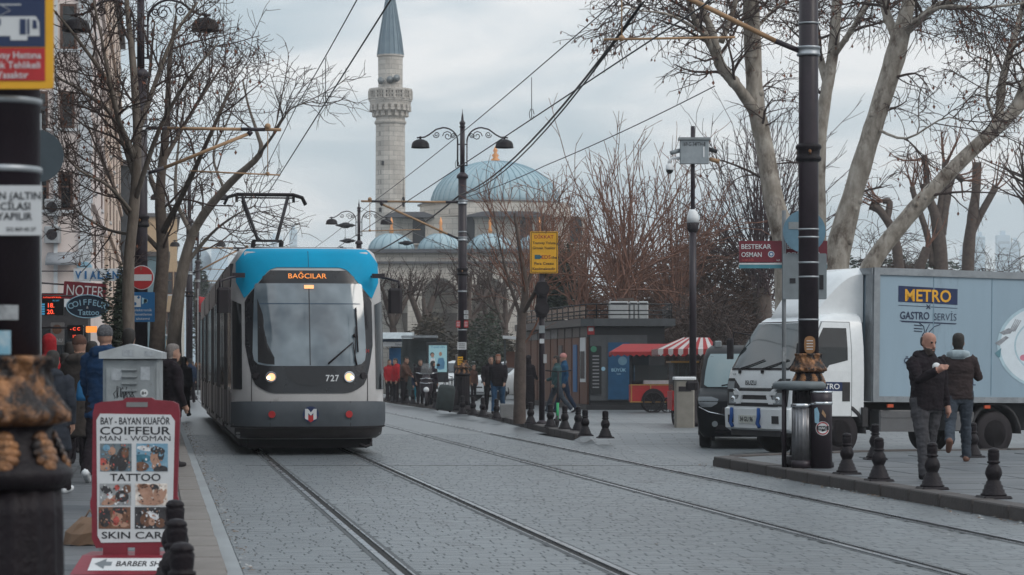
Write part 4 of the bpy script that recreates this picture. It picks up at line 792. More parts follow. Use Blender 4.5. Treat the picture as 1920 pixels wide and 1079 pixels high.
b = MB(); x, z = q(158, 502); b.ext([(x + 14 * k * math.cos(a * math.pi / 10), 0, z + 11 * k * math.sin(a * math.pi / 10)) for a in range(11)], (0, .1, 0)); b.build('arched_crest', LBLUE, t)
LED = emis('led_red', (1.0, .09, .04), 1.6); LEDO = emis('led_orange', (1.0, .32, .06), 1.1); LEDB = emis('led_blue', (.1, .45, .75), .5)
t, q, k = hang(56, 78, 550, 119, 592, 'exchange_board', 'dark exchange rate board with glowing red digits', mat('display_black', (.008, .008, .01), .3), .1)
b = MB(); x, z = q(98.5, 556); b.box((x, -.004, z), (38 * k, .008, 9 * k)); b.build('header', mat('header_red', (.3, .015, .015), .5), t)
x, z = q(98.5, 559); letters('EXCHANGE', t, (x, -.009, z), XR, UP, 5.5 * k, LED, w=33 * k)
for s, px, py, m in (('18.', 96, 577, LED), ('20.', 95, 589, LED), ('AL SAT', 105, 565.5, LEDB)): x, z = q(px, py); letters(s, t, (x, -.004, z), XR, UP, (8.5 if m is LED else 3) * k, m, bold=.012)
b = MB()
for i in range(5): x, z = q(81, 571 + 4.5 * i); b.box((x, -.003, z), (6 * k, .003, 3 * k))
b.build('flag_column', LEDB, t)
t, q, k = hang(60, 126, 610, 156, 636, 'price_display', 'small dark display with red glowing letters below the oval sign', MATS['display_black'], .1)
for s, px, py in (('- C C', 141, 620), ('10', 140, 634)): x, z = q(px, py); letters(s, t, (x, -.004, z), XR, UP, 6 * k, LED, bold=.012)
t, q, k = hang(60, 161, 612, 181, 624, 'price_display', 'small orange lit sign above the beanie of the tall man', LEDO, .08)
t, q, k = hang(64, 95, 605, 120, 647, 'poster_board', 'grey poster board with round dark picture behind the red hood', PAPER, .05); t.children[0].data.materials[0] = mat('grey_poster', (.2, .19, .19), .8, var=.2)
b = MB(); x, z = q(107, 618); b.disc((x, -.002, z), (0, -1, 0), 9 * k, 16, .004); b.build('printed_shape', pBR, t); x, z = q(107, 642); letters('MENU', t, (x, -.002, z), XR, UP, 7 * k, PAPER, w=20 * k)
t = thing('shop_awning', 'grey curved fabric awning on the beige building wall', 'awning', (P(122, 0, 88.6).x, 88.9, EYE + (HY - 480) * 89 / F)); b = MB(); rings = [[(s, -.9 * math.sin(a * math.pi / 14) , -.5 * (1 - math.cos(a * math.pi / 14)) + .12) for s in (-.6, .6)] for a in range(8)]; b.loft(rings, closed=False, caps=False); o = b.build('fabric', mat('grey_awning', (.3, .31, .33), .8), t); o.modifiers.new('thick', 'SOLIDIFY').thickness = .03
b = MB(); b.tube([(-.6, 0, -.35), (-.6, -.86, -.35)], .02, 5); b.tube([(.6, 0, -.35), (.6, -.86, -.35)], .02, 5); b.build('arm', BLACK, t)
t = thing('flag', 'red flag hanging from a pole down the street beside the tram', 'flag', tuple(P(371, 690, 118).xy.to_3d())); b = MB(); b.tube([(0, 0, 0), (0, 0, 5.1)], .03, 6); b.build('pole', GREYM, t); b = MB(); zt_ = EYE + (HY - 556) * 118 / F
b.loft([[(.04 + .5 * u, .06 * math.sin(u * 7 + v), zt_ - .75 * v - .1 * u) for u in (0, .25, .5, .75, 1)] for v in (0, .5, 1)], closed=False, caps=False); o = b.build('cloth', mat('flag_red', (.5, .05, .06), .8), t); o.modifiers.new('thick', 'SOLIDIFY').thickness = .01
# ---- yellow DIKKAT sign with traffic light post
p = onpav(1016, 795); Y = p.y; k = Y / F
t = thing('traffic_light', 'dark traffic light seen from behind under the yellow warning sign', 'traffic light', p)
b = MB(); b.tube([(0, 0, 0), (0, 0, EYE + (HY - 505) * k)], .065, 12); b.lathe([(.12, 0), (.12, .03), (.07, .08)], n=14); b.build('post', BLACK, t)
zz = lambda py: EYE - PAV + (HY - py) * k
b = MB(); b.rbox((.0, .02, zz(562)), (.24, .22, 1.05 * .75), .03); b.build('signal_housing', BLACKR, t)
for py in (543, 580):
    b = MB(); b.disc((0, -.1, zz(py)), (0, -1, 0), .2, 20, .04); b.lathe([(.12, 0), (.13, .02), (.1, .16)], (0, 0, 0), 14); 
    b = MB(); b.disc((0, -.1, zz(py)), (0, -1, 0), 14 * k, 20, .05); b.disc((0, -.15, zz(py)), (0, -1, 0), 9 * k, 16, .04); b.build('signal_back', BLACKR, t)
b = MB(); b.box((.0, -.08, zz(618)), (.13, .06, .17)); b.build('push_button_box', GREYM, t); b = MB(); b.box((.07, -.03, zz(673)), (.07, .1, .2)); b.build('control_box', mat('pale_box', (.4, .4, .4), .6), t)
b = MB(); b.box((0, -.07, zz(640)), (.1, .012, .1)); b.build('sticker', PAPER, t)
t = plate('warning_sign', 'yellow DIKKAT tram warning sign with black lettering', 'sign', (P(1020, 0, Y).x, Y - .09, EYE + (HY - 474) * k), 52 * k, 78 * k, YEL, .03)
q = lambda px, py: ((px - 1020) * k, -(py - 474) * k)
b = MB(); wd, hg = 48 * k, 74 * k
for x0, z0, sx, sz in ((0, hg / 2, wd, .012), (0, -hg / 2, wd, .012), (-wd / 2, 0, .012, hg), (wd / 2, 0, .012, hg)): b.box((x0, -.002, z0), (sx, .004, sz + (.012 if sx < .02 else 0) * 0))
b.build('border', INK, t)
RINK = mat('red_ink', (.35, .03, .03), .6)
for s, py, w_, h, m in (('DİKKAT', 448, 36, 6.5, RINK), ('Tramvay Yoluna', 458.5, 43, 5, INK), ('Girmek Yasaktır', 468, 43, 5, INK), ('EDS', 486, 17, 7, RINK), ('ile', 486, 10, 5, INK), ('Para Cezası', 497, 36, 5, INK), ('Kesilmektedir', 507, 43, 5, INK)):
    px = {'EDS': 1024, 'ile': 1039}.get(s, 1020); x, z = q(px, py); letters(s, t, (x, -.003, z), XR, UP, h * k, m, w=w_ * k, bold=.012)
x, z = q(1008, 482.5); b = MB(); b.box((x, -.002, z), (11 * k, .004, 8 * k)); b.box((x + 6.5 * k, -.002, z), (3 * k, .004, 4 * k)); b.build('camera_symbol', mat('symbol_teal', (.03, .12, .16), .5), t)
b = MB(); b.box((0, .06, 0), (.05, .08, .5)); b.build('bracket', BLACK, t)
# boards on the central lamp post
p = pC.location; Y = p.y - .16; k = Y / F
for px, py, w_, h, m, lab, s in ((874, 586, 8, 7, PAPER, 'small dark framed notice high on the central lamp post', ''), (874, 595, 8, 7, PAPER, 'second small notice on the central lamp post', 'M'), (874, 608, 8, 13, RED, 'red board on the right of the central lamp post', ''), (859, 608, 8, 13, RED, 'red board on the left of the central lamp post', ''), (866, 649, 17, 14, PAPER, 'white paper notice taped to the central lamp post', ''), (863, 677, 10, 16, YEL, 'yellow notice low on the central lamp post', '')):
    t = plate('notice_board', lab, 'notice', (P(px, 0, Y).x, Y, EYE + (HY - py) * k), w_ * k, h * k, m, .02, r=.005)
    b = MB()
    for i in range(3): b.box((0, -.002, (.26 - .26 * i) * h * k), (w_ * k * .7, .003, h * k * .09))
    b.build('printed_line', INK if m is not RED else PAPER, t)
# ---- street name sign
p = onpav(1470, 858); Y = p.y; k = Y / F
t = thing('sign_post', 'thin grey post holding street name and round signs by the truck', 'sign post', p); b = MB(); b.tube([(0, 0, 0), (0, 0, EYE - PAV + (HY - 395) * k)], .03, 12); b.build('post', mat('post_grey', (.16, .17, .18), .5, .3), t); b = MB(); b.box((0, -.035, EYE - PAV + (HY - 665) * k), (.05, .004, .2)); b.build('sticker', mat('old_sticker', (.25, .26, .27), .7), t)
MAROON = mat('maroon_enamel', (.16, .022, .035), .45); CYAN = mat('teal_enamel', (.06, .22, .27), .5)
def street_sign(px0, px1, dy, lab, Yy):
    k = Yy / F; t = plate('street_name_sign', lab, 'sign', (P((px0 + px1) / 2, 0, Yy).x, Yy, EYE + (HY - 472) * k), (px1 - px0) * k, 40 * k, MAROON, .03, r=.005, group='street name signs at the corner'); q = lambda px, py: ((px - (px0 + px1) / 2) * k, -(py - 472) * k)
    b = MB(); x, z = q(0, 495); b.box((0, .015, z), ((px1 - px0) * k, .034, 3 * k)); b.build('white_line', PAPER, t); b = MB(); x, z = q(0, 500); b.box((0, .015, z), ((px1 - px0) * k, .03, 7 * k)); b.build('teal_band', CYAN, t)
    x, z = q(px0 + 4, 467); letters('BESTEKAR', t, (x, -.004, z), XR, UP, 9 * k, PAPER, w=56 * k, align='L', bold=.012); x, z = q(px0 + 4, 482); letters('OSMAN', t, (x, -.004, z), XR, UP, 9 * k, PAPER, w=38 * k, align='L', bold=.012)
    x, z = q(px0 + 5, 490); letters('SOKAĞI', t, (x, -.004, z), XR, UP, 3.6 * k, pRD, w=22 * k, align='L'); x, z = q(px0 + 70, 490); letters('169', t, (x, -.004, z), XR, UP, 3.5 * k, PAPER, align='L')
    x, z = q(px0 + 60, 477); b = MB(); b.disc((x, 0, z), (0, -1, 0), 6 * k, 18, .003); o = b.build('emblem', PAPER, t); b = MB(); b.disc((x, -.003, z), (0, -1, 0), 4.6 * k, 18, .001); b.build('emblem_ring', BLUE, o); b = MB(); b.disc((x, -.004, z), (0, -1, 0), 2.6 * k, 14, .001); b.build('emblem_core', PAPER, o)
    return t
street_sign(1386, 1467, 0, 'maroon street name sign BESTEKAR OSMAN left of the thin post', Y); street_sign(1471, 1551, 0, 'maroon street name sign mostly hidden behind the black pole', Y + .14)
t = thing('round_road_sign', 'blue grey back of a round road sign behind the right black pole', 'sign', (P(1508, 0, Y - .1).x, Y - .1, EYE + (HY - 435) * k)); b = MB(); b.disc((0, 0, 0), (0, -1, 0), 40 * k, 32, .012); b.build('panel', SBLUE, t); b = MB(); b.box((-.15, -.015, .08), (.14, .006, .1)); b.build('sticker', GREYM, t)
t = plate('road_sign_panel', 'grey back of a rectangular road sign behind the right black pole', 'sign', (P(1509, 0, Y - .06).x, Y - .06, EYE + (HY - 519) * k), 82 * k, 86 * k, SIGNBACK, .012, r=.02); b = MB(); b.box((-.17, -.004, -.06), (.08, .006, .07)); b.build('sticker', INK, t); b = MB(); b.box((.23, -.004, -.08), (.06, .006, .2)); b.build('sticker', INK, t)
# badge on the right pole
b = MB(); z = EYE - PAV + (HY - 647) * pR.location.y / F; b.ext([(.07 * math.cos(a * math.pi / 8) , -.131, z + .11 * math.copysign(abs(math.sin(a * math.pi / 8)) ** .5, math.sin(a * math.pi / 8))) for a in range(16)], (0, .03, 0)); o = b.build('badge', mat('bronze_badge', (.28, .14, .06), .5, .2), pR)
for i in range(4): b = MB(); b.box((0, -.134, z + .05 - .035 * i), (.08, .004, .01)); b.build('badge_line', PAPER, o)
# ---- bins and round table lid beside the right pole
Y = pR.location.y - .38; k = Y / F
t = thing('litter_bin', 'black cylindrical litter bin with round sticker and chrome rims', 'litter bin', (P(1540, 0, Y).x, Y, PAV)); h = EYE - PAV + (HY - 735) * k; r = 20 * k
b = MB(); b.lathe([(r, 0), (r, h * .84), (r * .98, h * .85)], n=28); b.build('drum', BLACK, t); b = MB(); b.lathe([(r * 1.0, h * .86), (r * 1.02, h * .87), (r * 1.02, h * .99), (r * .4, h), (.01, h)], n=28); b.build('hood', BLACK, t)
b = MB(); b.lathe([(r * 1.02, h * .83), (r * 1.05, h * .84), (r * 1.05, h * .86), (r * 1.02, h * .87)], n=28); b.lathe([(r * 1.02, h * .985), (r * 1.05, h * .99), (r * 1.03, h * 1.01), (r * .9, h * 1.01)], n=28); b.build('chrome_rim', CHROME, t)
def wrap(parent, name, r, pts, m): b = MB(); b.poly([(r * math.sin(a), -r * math.cos(a), z) for a, z in pts]); return b.build(name, m, parent)
zc = EYE - PAV + (HY - 803) * k
for rr_, m, d in ((.088, PAPER, .006), (.078, RED, .007), (.064, PAPER, .008)): wrap(t, 'round_sticker', r + d, [(rr_ / r * math.cos(a * math.pi / 12), zc + rr_ * math.sin(a * math.pi / 12)) for a in range(24)], m)
b = MB(); b.box((0, -r - .009, zc + .005), (.15, .004, .05)); b.build('sticker_band', INK, t); letters('HAC', t, (0, -r - .0115, zc - .012), XR, UP, .035, PAPER, w=.1, bold=.016)
wrap(t, 'sticker', r + .006, [(-.75, h * .6), (-.35, h * .58), (-.3, h * .72), (-.5, h * .8), (-.8, h * .78)], LBLUE); wrap(t, 'sticker', r + .006, [(-.1, h * .72), (.25, h * .66), (.3, h * .7), (.0, h * .77)], RUST)
t = thing('fluted_bin', 'steel fluted cylinder bin standing left of the litter bin', 'litter bin', (P(1503, 0, Y).x, Y + .02, PAV)); h = EYE - PAV + (HY - 757) * k; r = 19 * k
b = MB(); b.lathe([(r, 0), (r, .1)], n=24); b.build('base_ring', BLACK, t); b = MB(); b.lathe([(r * .92, .1), (r * .92, h * .94)], n=64, mod=lambda a, z: 1 + .05 * math.cos(16 * a)); b.build('fluted_body', mat('fluted_steel', (.2, .2, .21), .35, .7, var=.25), t); b = MB(); b.lathe([(r, h * .94), (r * 1.06, h * .95), (r * 1.06, h * .985), (r, h), (.01, h * 1.01)], n=24); b.build('chrome_rim', CHROME, t)
t = thing('standing_table', 'grey round table top on a thin leg beside the right pole', 'table', (P(1503, 0, Y + .2).x - .02, Y + .3, PAV)); z = EYE - PAV + (HY - 716) * k
b = MB(); b.lathe([(.02, z - .12), (.3, z - .1), (.335, z - .08), (.335, z - .03), (.3, z), (.01, z + .01)], n=32); b.build('table_top', mat('slate_plastic', (.12, .14, .15), .5), t); b = MB(); b.tube([(-.2, -.1, 0), (-.2, -.1, z - .1)], .03, 8); b.build('leg', BLACK, t)
# ---- camera mast with grey box
p = onpav(1299, 800); Y = p.y; k = Y / F
t = thing('camera_mast', 'black mast with grey control box and white dome cameras', 'camera mast', p); zz = lambda py: EYE - PAV + (HY - py) * k; xx = lambda px: (px - 1300) * k
b = MB(); b.lathe([(.2, 0), (.2, .1), (.14, .16), (.13, .9), (.11, .95), (.1, 1.0), (.07, 1.1)], n=18); b.build('base', CASTB, t)
b = MB(); b.tube([(0, 0, 1.05), (0, 0, zz(420))], .075, 14); b.tube([(0, 0, zz(420)), (0, 0, zz(237))], .045, 12); b.build('pole', BLACK, t)
b = MB(); b.rbox((xx(1302), -.12, zz(286)), (54 * k, .2, 45 * k), .02); bo = b.build('control_box', mat('box_grey', (.3, .33, .35), .5, .1), t); b = MB(); b.box((xx(1302), -.12, zz(262)), (60 * k, .28, .05)); b.build('box_roof', GREYM, bo); letters('169-G-34FTH-8', bo, (xx(1301), -.223, zz(276)), XR, UP, 7.5 * k, INK, w=42 * k, bold=.012); b = MB(); b.box((xx(1319), -.225, zz(287)), (.03, .02, .22)); b.build('door_handle', WPLAST, bo)
def cam_dome(name, px, py, r, arm):
    b = MB(); b.lathe([(r * .4, r * 1.6), (r * .9, r * 1.3), (r, r * .2), (r, 0)], (xx(px), -.1, zz(py)), 16); b.tube(arm, .03, 8); o = b.build(name, WPLAST, t); b = MB(); b.ball((xx(px), -.1, zz(py)), (r * .92, r * .92, r), 14, 8); b.build('dark_lens', GLASSD, o)
cam_dome('dome_camera', 1256, 320, .085, [(xx(1275), -.1, zz(298)), (xx(1262), -.1, zz(297)), (xx(1256), -.1, zz(302)), (xx(1256), -.1, zz(308))])
b = MB(); b.lathe([(.05, .28), (.1, .22), (.125, .12), (.13, 0)], (0, 0, zz(418)), 18); b.build('white_cap', WPLAST, t); b = MB(); b.lathe([(.13, 0), (.12, -.14), (.08, -.2), (.05, -.22)], (0, 0, zz(418)), 18); b.build('dark_lens', BLACKR, t)
for px, py, dx_, m in ((1338, 302, 1, RUST), (1268, 286, -1, GREYM), (1334, 283, 1, INK)):
    b = MB(); b.tube([(xx(px) - .08 * dx_, -.1, zz(py) + .03), (xx(px) + .12 * dx_, -.14, zz(py) - .03)], .045, 8); b.tube([(xx(px) - .08 * dx_, -.1, zz(py) + .03), (xx(px) - .2 * dx_, -.1, zz(py) + .05)], .015, 5); b.build('bullet_camera', m, t)
t = thing('litter_bin', 'beige box bin standing left of the camera mast base', 'litter bin', onpav(1283, 802)); b = MB(); b.rbox((0, 0, .5), (.4, .4, 1.0), .03); b.build('body', mat('beige_box', (.24, .22, .19), .7), t); b = MB(); b.rbox((0, 0, 1.02), (.46, .46, .06), .02); b.build('lid', WPLAST, t); b = MB(); b.box((0, -.203, .8), (.26, .012, .1)); b.build('slot', BLACKR, t)
# ---- overhead wires
WIRE = mat('wire_dark', (.02, .02, .022), .5)
def wire(label, pts, r=.011, sag=0.0, name='overhead_wire', m=None, n=12):
    b = MB(); full = []
    for p0, p1 in zip(pts[:-1], pts[1:]):
        for i in range(n): u = i / n; full.append(Vector(p0).lerp(Vector(p1), u) - UP * (sag * 4 * u * (1 - u)))
    full.append(Vector(pts[-1])); b.tube(full, r, 5); o = b.build(name, m or WIRE); o['label'] = label; o['category'] = 'wire'; o['group'] = 'tram wires over the street'; return full
T1, T2 = 2.55, 6.08
def Wt(t, Y, z): return (t - .144 * Y, Y, z)
wire('lower contact wire running over the tram towards the mosque side', [Wt(T1, 9, 5.42), Wt(T1, 45, 5.42), Wt(T1, 92, 5.42), Wt(T1, 200, 5.4)])
m1 = wire('upper carrier wire above the tram contact wire', [Wt(T1, 9, 6.25), Wt(T1, 45.6, 6.2), Wt(T1, 92, 6.2), Wt(T1, 200, 6.2)], .009, .12)
wire('lower contact wire over the empty right-hand track', [Wt(T2, 9, 5.42), Wt(T2, 33, 5.42), Wt(T2, 70, 5.42), Wt(T2, 108, 5.42), Wt(T2, 200, 5.4)])
m2 = wire('upper carrier wire over the empty right-hand track', [Wt(T2, 9, 6.3), Wt(T2, 31, 6.28), Wt(T2, 70, 6.05), Wt(T2, 108, 6.1)], .009, .1)
fcab = [P(1203, 8, 31.5), P(862, 366, pC.location.y - .2)]
wire('thick twisted feeder cable sagging from the near bracket to the lamp post', fcab, .019, .42); wire('second strand of the sagging feeder cable', [fcab[0] + Vector((.03, 0, .03)), fcab[1] + Vector((.03, 0, .0))], .014, .5)
wire('feeder cable continuing from the lamp post down to the far bracket', [P(860, 368, 69.8), P(660, 490, 108)], .026, .25)
wire('thin span wire from the lamp post up to the plane tree', [P(868, 372, 69.8), P(1022, 311, 60), P(1340, 162, 50)], .012, .05)
wire('thin span wire from the far bracket back to the lamp post', [P(672, 387, 107.5), P(862, 470, 70)], .012, .1)
wire('pale cable looping from the lamp post to the bare shrubs', [P(870, 425, 70), P(925, 480, 74), P(1010, 500, 78)], .012, .25)
b = MB()
for Y in (20, 26, 37.5, 52): b.tube([Wt(T1, Y, 6.2 - .1), Wt(T1, Y, 5.42)], .006, 4); b.tube([Vector(Wt(T1, Y, 5.5)) + Vector((.04 * math.cos(a), 0, .09 * math.sin(a))) for a in range(7)], .006, 4)
o = b.build('dropper_wire', WIRE); o['label'] = 'thin vertical dropper wires above the tram'; o['category'] = 'wire'; o['kind'] = 'stuff'
b = MB()
for Y in (24, 40, 50, 61, 80): b.tube([Wt(T2, Y, 6.1), Wt(T2, Y, 5.42)], .006, 4); b.tube([Vector(Wt(T2, Y, 5.5)) + Vector((.04 * math.cos(a), 0, .09 * math.sin(a))) for a in range(7)], .006, 4)
o = b.build('dropper_wire', WIRE); o['label'] = 'thin vertical dropper wires over the right track'; o['category'] = 'wire'; o['kind'] = 'stuff'
b = MB(); p0, p1 = P(1120, 130, 40), P(1050, 215, 40); b.tube([P(1005, 250, 48), P(960, 290, 52), P(940, 330, 55)], .02, 5)
# ---- birds
def bird(label, px, py, Y, s=1.0, flip=1):
    t = thing('crow', label, 'bird', P(px, py, Y)); b = MB(); T = lambda x, z: (x * flip * s, 0, z * s)
    b.loft([[(T(x, z)[0] + 0, r * s * math.cos(a * math.pi / 4) * .9, T(x, z)[1] + r * s * math.sin(a * math.pi / 4)) for a in range(8)] for x, z, r in ((-.26, .02, .012), (-.16, .05, .035), (-.05, .1, .075), (.06, .15, .075), (.12, .2, .045), (.17, .23, .045), (.2, .235, .03), (.26, .22, .006))]); b.build('body', INK, t)
    b = MB(); b.tube([T(-.02, .06), T(0, -.02)], .008 * s, 4); b.tube([T(.03, .08), T(.04, -.02)], .008 * s, 4); b.build('leg', INK, t)
bird('crow perched on the far lamp arm left of the pole', 648, 423, 107, 1.7); bird('crow perched lower on the far bracket', 652, 452, 107, 1.4); bird('small dark bird on the cable below the dome', 762, 456, 90, 1.2, -1)
# ================================================================ VEHICLES
def lerp_levels(L, z):
    if z <= L[0][0]: return L[0][1:]
    for a, b in zip(L[:-1], L[1:]):
        if z <= b[0]:
            u = (z - a[0]) / (b[0] - a[0]); return tuple(p + (q - p) * u for p, q in zip(a[1:], b[1:]))
    return L[-1][1:]
class Body:
    """shell given by levels (z, front x, half width, corner depth); panels and panes are laid on it with their own depth"""
    def __init__(s, L, n=2.6, xb=-4.0): s.L = L; s.n = n; s.xb = xb
    def pt(s, y, z, off=0):
        def raw(y, z):
            xf, hw, d = lerp_levels(s.L, z); u = min(1, abs(y) / hw); return Vector((xf - d * (1 - (1 - u ** s.n) ** (1 / s.n)), y, z))
        p = raw(y, z)
        if not off: return p
        e = .012; hw = lerp_levels(s.L, z)[1]; y0, y1 = max(-hw * .999, y - e), min(hw * .999, y + e)
        a = raw(y1, z) - raw(y0, z); b = raw(y, z + e) - raw(y, z - e); nrm = a.cross(b)
        if nrm.length < 1e-9: nrm = Vector((1, 0, 0))
        return p + nrm.normalized() * off
    def shell(s, name, m, parent, mid=None):
        lb = getattr(s, 'low', None); b = MB(); us = [math.sin(math.pi / 2 * i / 12) for i in range(-12, 13)]; rings = []
        for lv in s.L:
            z, hw = lv[0], lv[2]; r = [s.pt(u * hw * .9995, z) for u in us]; xb = lb[1] if lb and z <= lb[0] else s.xb; rings.append([(xb, -hw, z)] + r + [(xb, hw, z)])
        b.loft(rings, sm=True); o = b.build(name, m, parent); md = o.modifiers.new('split', 'EDGE_SPLIT'); md.split_angle = R(35); return o
    def rows(s, name, m, parent, rws, off=.008, n=12, thick=None):
        rings = [[s.pt(yl + (yr - yl) * i / n, z, off) for i in range(n + 1)] for z, yl, yr in rws]
        return s.sheet(name, m, parent, rings, off if thick is None else thick)
    def cols(s, name, m, parent, cls, off=.008, n=8, thick=None):
        rings = [[s.pt(y, zl + (zu - zl) * i / n, off) for y, zl, zu in cls] for i in range(n + 1)]
        return s.sheet(name, m, parent, rings, off if thick is None else thick)
    def sheet(s, name, m, parent, g, t):
        # sheet with a turned-in rim so that it has a visible edge
        b = MB(); b.loft(g, closed=False, caps=False); b.s = [True] * len(b.f); nr, nc = len(g), len(g[0])
        rim = [g[0][j] for j in range(nc)] + [g[i][-1] for i in range(1, nr)] + [g[-1][j] for j in range(nc - 2, -1, -1)] + [g[i][0] for i in range(nr - 2, 0, -1)]
        inn = [Vector(p) - Vector((t, 0, 0)) for p in rim]; n = len(rim)
        b.add([tuple(p) for p in rim] + [tuple(p) for p in inn], [(i, (i + 1) % n, n + (i + 1) % n, n + i) for i in range(n)])
        return b.build(name, m, parent)
    def side(s, name, m, parent, sgn, poly, off=.008):
        import bmesh
        bm = bmesh.new(); bm.faces.new([bm.verts.new((x, 0, z)) for x, z in poly])
        for lv in s.L:
            bmesh.ops.bisect_plane(bm, geom=bm.verts[:] + bm.edges[:] + bm.faces[:], plane_co=(0, 0, lv[0]), plane_no=(0, 0, 1))
        bmesh.ops.triangulate(bm, faces=bm.faces[:]); bm.verts.ensure_lookup_table(); n = len(bm.verts); vo = [v.co.copy() for v in bm.verts]
        fs = [tuple(v.index for v in f.verts) for f in bm.faces]; rim = [tuple(v.index for v in e.verts) for e in bm.edges if e.is_boundary]; bm.free()
        yy = lambda z, o: sgn * (lerp_levels(s.L, z)[1] + o)
        b = MB(); b.add([(v.x, yy(v.z, off), v.z) for v in vo] + [(v.x, yy(v.z, -.02), v.z) for v in vo], fs + [(i, j, n + j, n + i) for i, j in rim]); return b.build(name, m, parent)
def wheel(parent, c, r, w_, m_rim, spokes=0, axis=(0, 1, 0), hub=.55):
    c = Vector(c); T = Matrix.Translation(c) @ Vector((0, 0, 1)).rotation_difference(Vector(axis)).to_matrix().to_4x4()
    b = MB(); b.T = T; b.lathe([(r * hub, -w_ / 2), (r * .93, -w_ / 2), (r, -w_ * .35), (r, w_ * .35), (r * .93, w_ / 2), (r * hub, w_ / 2)], n=28); b.lathe([(r * hub, w_ / 2), (r * hub, -w_ / 2)], n=28); t = b.build('tyre', BLACKR, parent)
    b = MB(); b.T = T; b.lathe([(r * hub, w_ * .42), (r * hub * .9, w_ * .45), (r * hub * .78, w_ * .2), (r * hub * .4, w_ * .15), (r * hub * .36, w_ * .42), (.005, w_ * .44)], n=28)
    for i in range(spokes): a = 2 * math.pi * i / spokes; b.ball((r * hub * .6 * math.cos(a), r * hub * .6 * math.sin(a), w_ * .2), (.03, .03, .03), 8, 5)
    b.build('rim', m_rim, t); return t
# ---------------------------------------------------------------- tram
TRB = mat('tram_blue', (.002, .29, .5), .5, var=.08, spec=.1, scale=1.5)
TRW = mat('tram_pale', (.47, .455, .45), .4, var=.12, scale=1.2, bump=.03, bscale=5, wear=((.25, .23, .215), 2.4, .6))
TRG = mat('tram_bumper_grey', (.078, .088, .1), .5, var=.15, scale=2, spec=.25, wear=((.2, .21, .22), 5, .74))
TRK = mat('tram_black_mask', (.014, .014, .017), .22, var=.1, spec=.5)
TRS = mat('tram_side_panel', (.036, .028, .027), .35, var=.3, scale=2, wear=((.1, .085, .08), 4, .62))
WIND = glassy('tram_windscreen', (.075, .1, .125), .06, 1.0, .9)
_t = WIND.node_tree; _tc = N(_t, 'ShaderNodeTexCoord'); _n = N(_t, 'ShaderNodeTexNoise', ins={'Scale': 1.3, 'Detail': 3.0}); _r = N(_t, 'ShaderNodeValToRGB'); _r.color_ramp.elements[0].position = .38; _r.color_ramp.elements[1].position = .62; _r.color_ramp.elements[0].color = (.07, .095, .118, 1); _r.color_ramp.elements[1].color = (.22, .265, .295, 1)  # soft reflections painted into the pane colour as pale noise patches
_t.links.new(_tc.outputs['Object'], _n.inputs['Vector']); _t.links.new(_n.outputs[0], _r.inputs[0]); _t.links.new(_r.outputs[0], _t.nodes['Principled BSDF'].inputs['Base Color'])
tY = 38.2; tx = 2.365 - .144 * tY
tram = thing('tram', 'blue topped white and grey tram with lit headlights on the left track', 'tram', (tx, tY, 0), R(-90) + TH)
B = Body([(.25, -.22, 1.1, .7), (.33, -.1, 1.17, .72), (.44, -.02, 1.19, .75), (.5, 0, 1.2, .78), (.8, .02, 1.2, .78), (.84, -.04, 1.2, .78), (1.0, -.04, 1.2, .76), (1.37, -.1, 1.2, .74), (2.0, -.26, 1.2, .72), (2.6, -.45, 1.19, .7), (2.9, -.55, 1.17, .66), (3.05, -.62, 1.145, .63), (3.2, -.73, 1.1, .6), (3.27, -.92, 1.03, .55), (3.3, -1.3, .95, .5)], 2.7, -6.4)
B.shell('front_body', TRW, tram)
zb = lambda y: 2.945 if y < .5 else (2.945 - (y - .5) * .35 if y < .62 else (2.903 - (y - .62) * 1.2 if y < .95 else (2.507 - (y - .95) * .9 if y < 1.0 else 2.46 + (y - 1.0) * 2.2)))
ys = [i / 20 for i in range(0, 23)] + [1.12]
ys = sorted(set([-y for y in ys] + ys))
B.cols('blue_hood', TRB, tram, [(y, zb(abs(y)), max(zb(abs(y)) + .01, 3.25 if abs(y) < .96 else 3.25 - (abs(y) - .96) * 1.35)) for y in ys], .014)
zm = lambda y: .97 + max(0, y - .5) ** 2.2 * 1.4 + (max(0, y - .86) ** 1.5) * 9
ym = [i / 20 * .995 for i in range(21)]; ym = sorted(set([-y for y in ym] + ym))
B.cols('black_mask', TRK, tram, [(y, min(zm(abs(y)), 2.0), min(zb(abs(y)) - .012, 2.9 - max(0, abs(y) - .84) * 3.2)) for y in ym], .011, 10)
wsc = B.rows('windscreen', WIND, tram, [(z, -h, h) for z, h in ((1.39, .66), (1.42, .8), (1.48, .86), (1.6, .88), (2.0, .87), (2.4, .855), (2.66, .84), (2.69, .82))], .02, 18)
B.cols('screen_divider', TRK, tram, [(-.008, 1.4, 2.66), (.008, 1.4, 2.66)], .024, 10)
B.rows('sun_visor_line', mat('visor_line', (.03, .06, .1), .3), tram, [(2.36, -.8, .8), (2.375, -.8, .8)], .0225, 14)
B.rows('destination_panel', TRK, tram, [(2.73, -.72, .72), (2.8, -.72, .72), (2.88, -.6, .6)], .016, 14)
letters('BAĞCILAR', tram, B.pt(-.02, 2.765, .03), (0, 1, 0), (-.35, 0, 1), .085, LEDO, w=.6, bold=.0, depth=.004)
b = MB(); p = B.pt(0, 2.63, .035); b.box(p, (.02, .15, .055)); b.build('screen_lamp', emis('lamp_warm', (1, .5, .22), 1.3), tram)
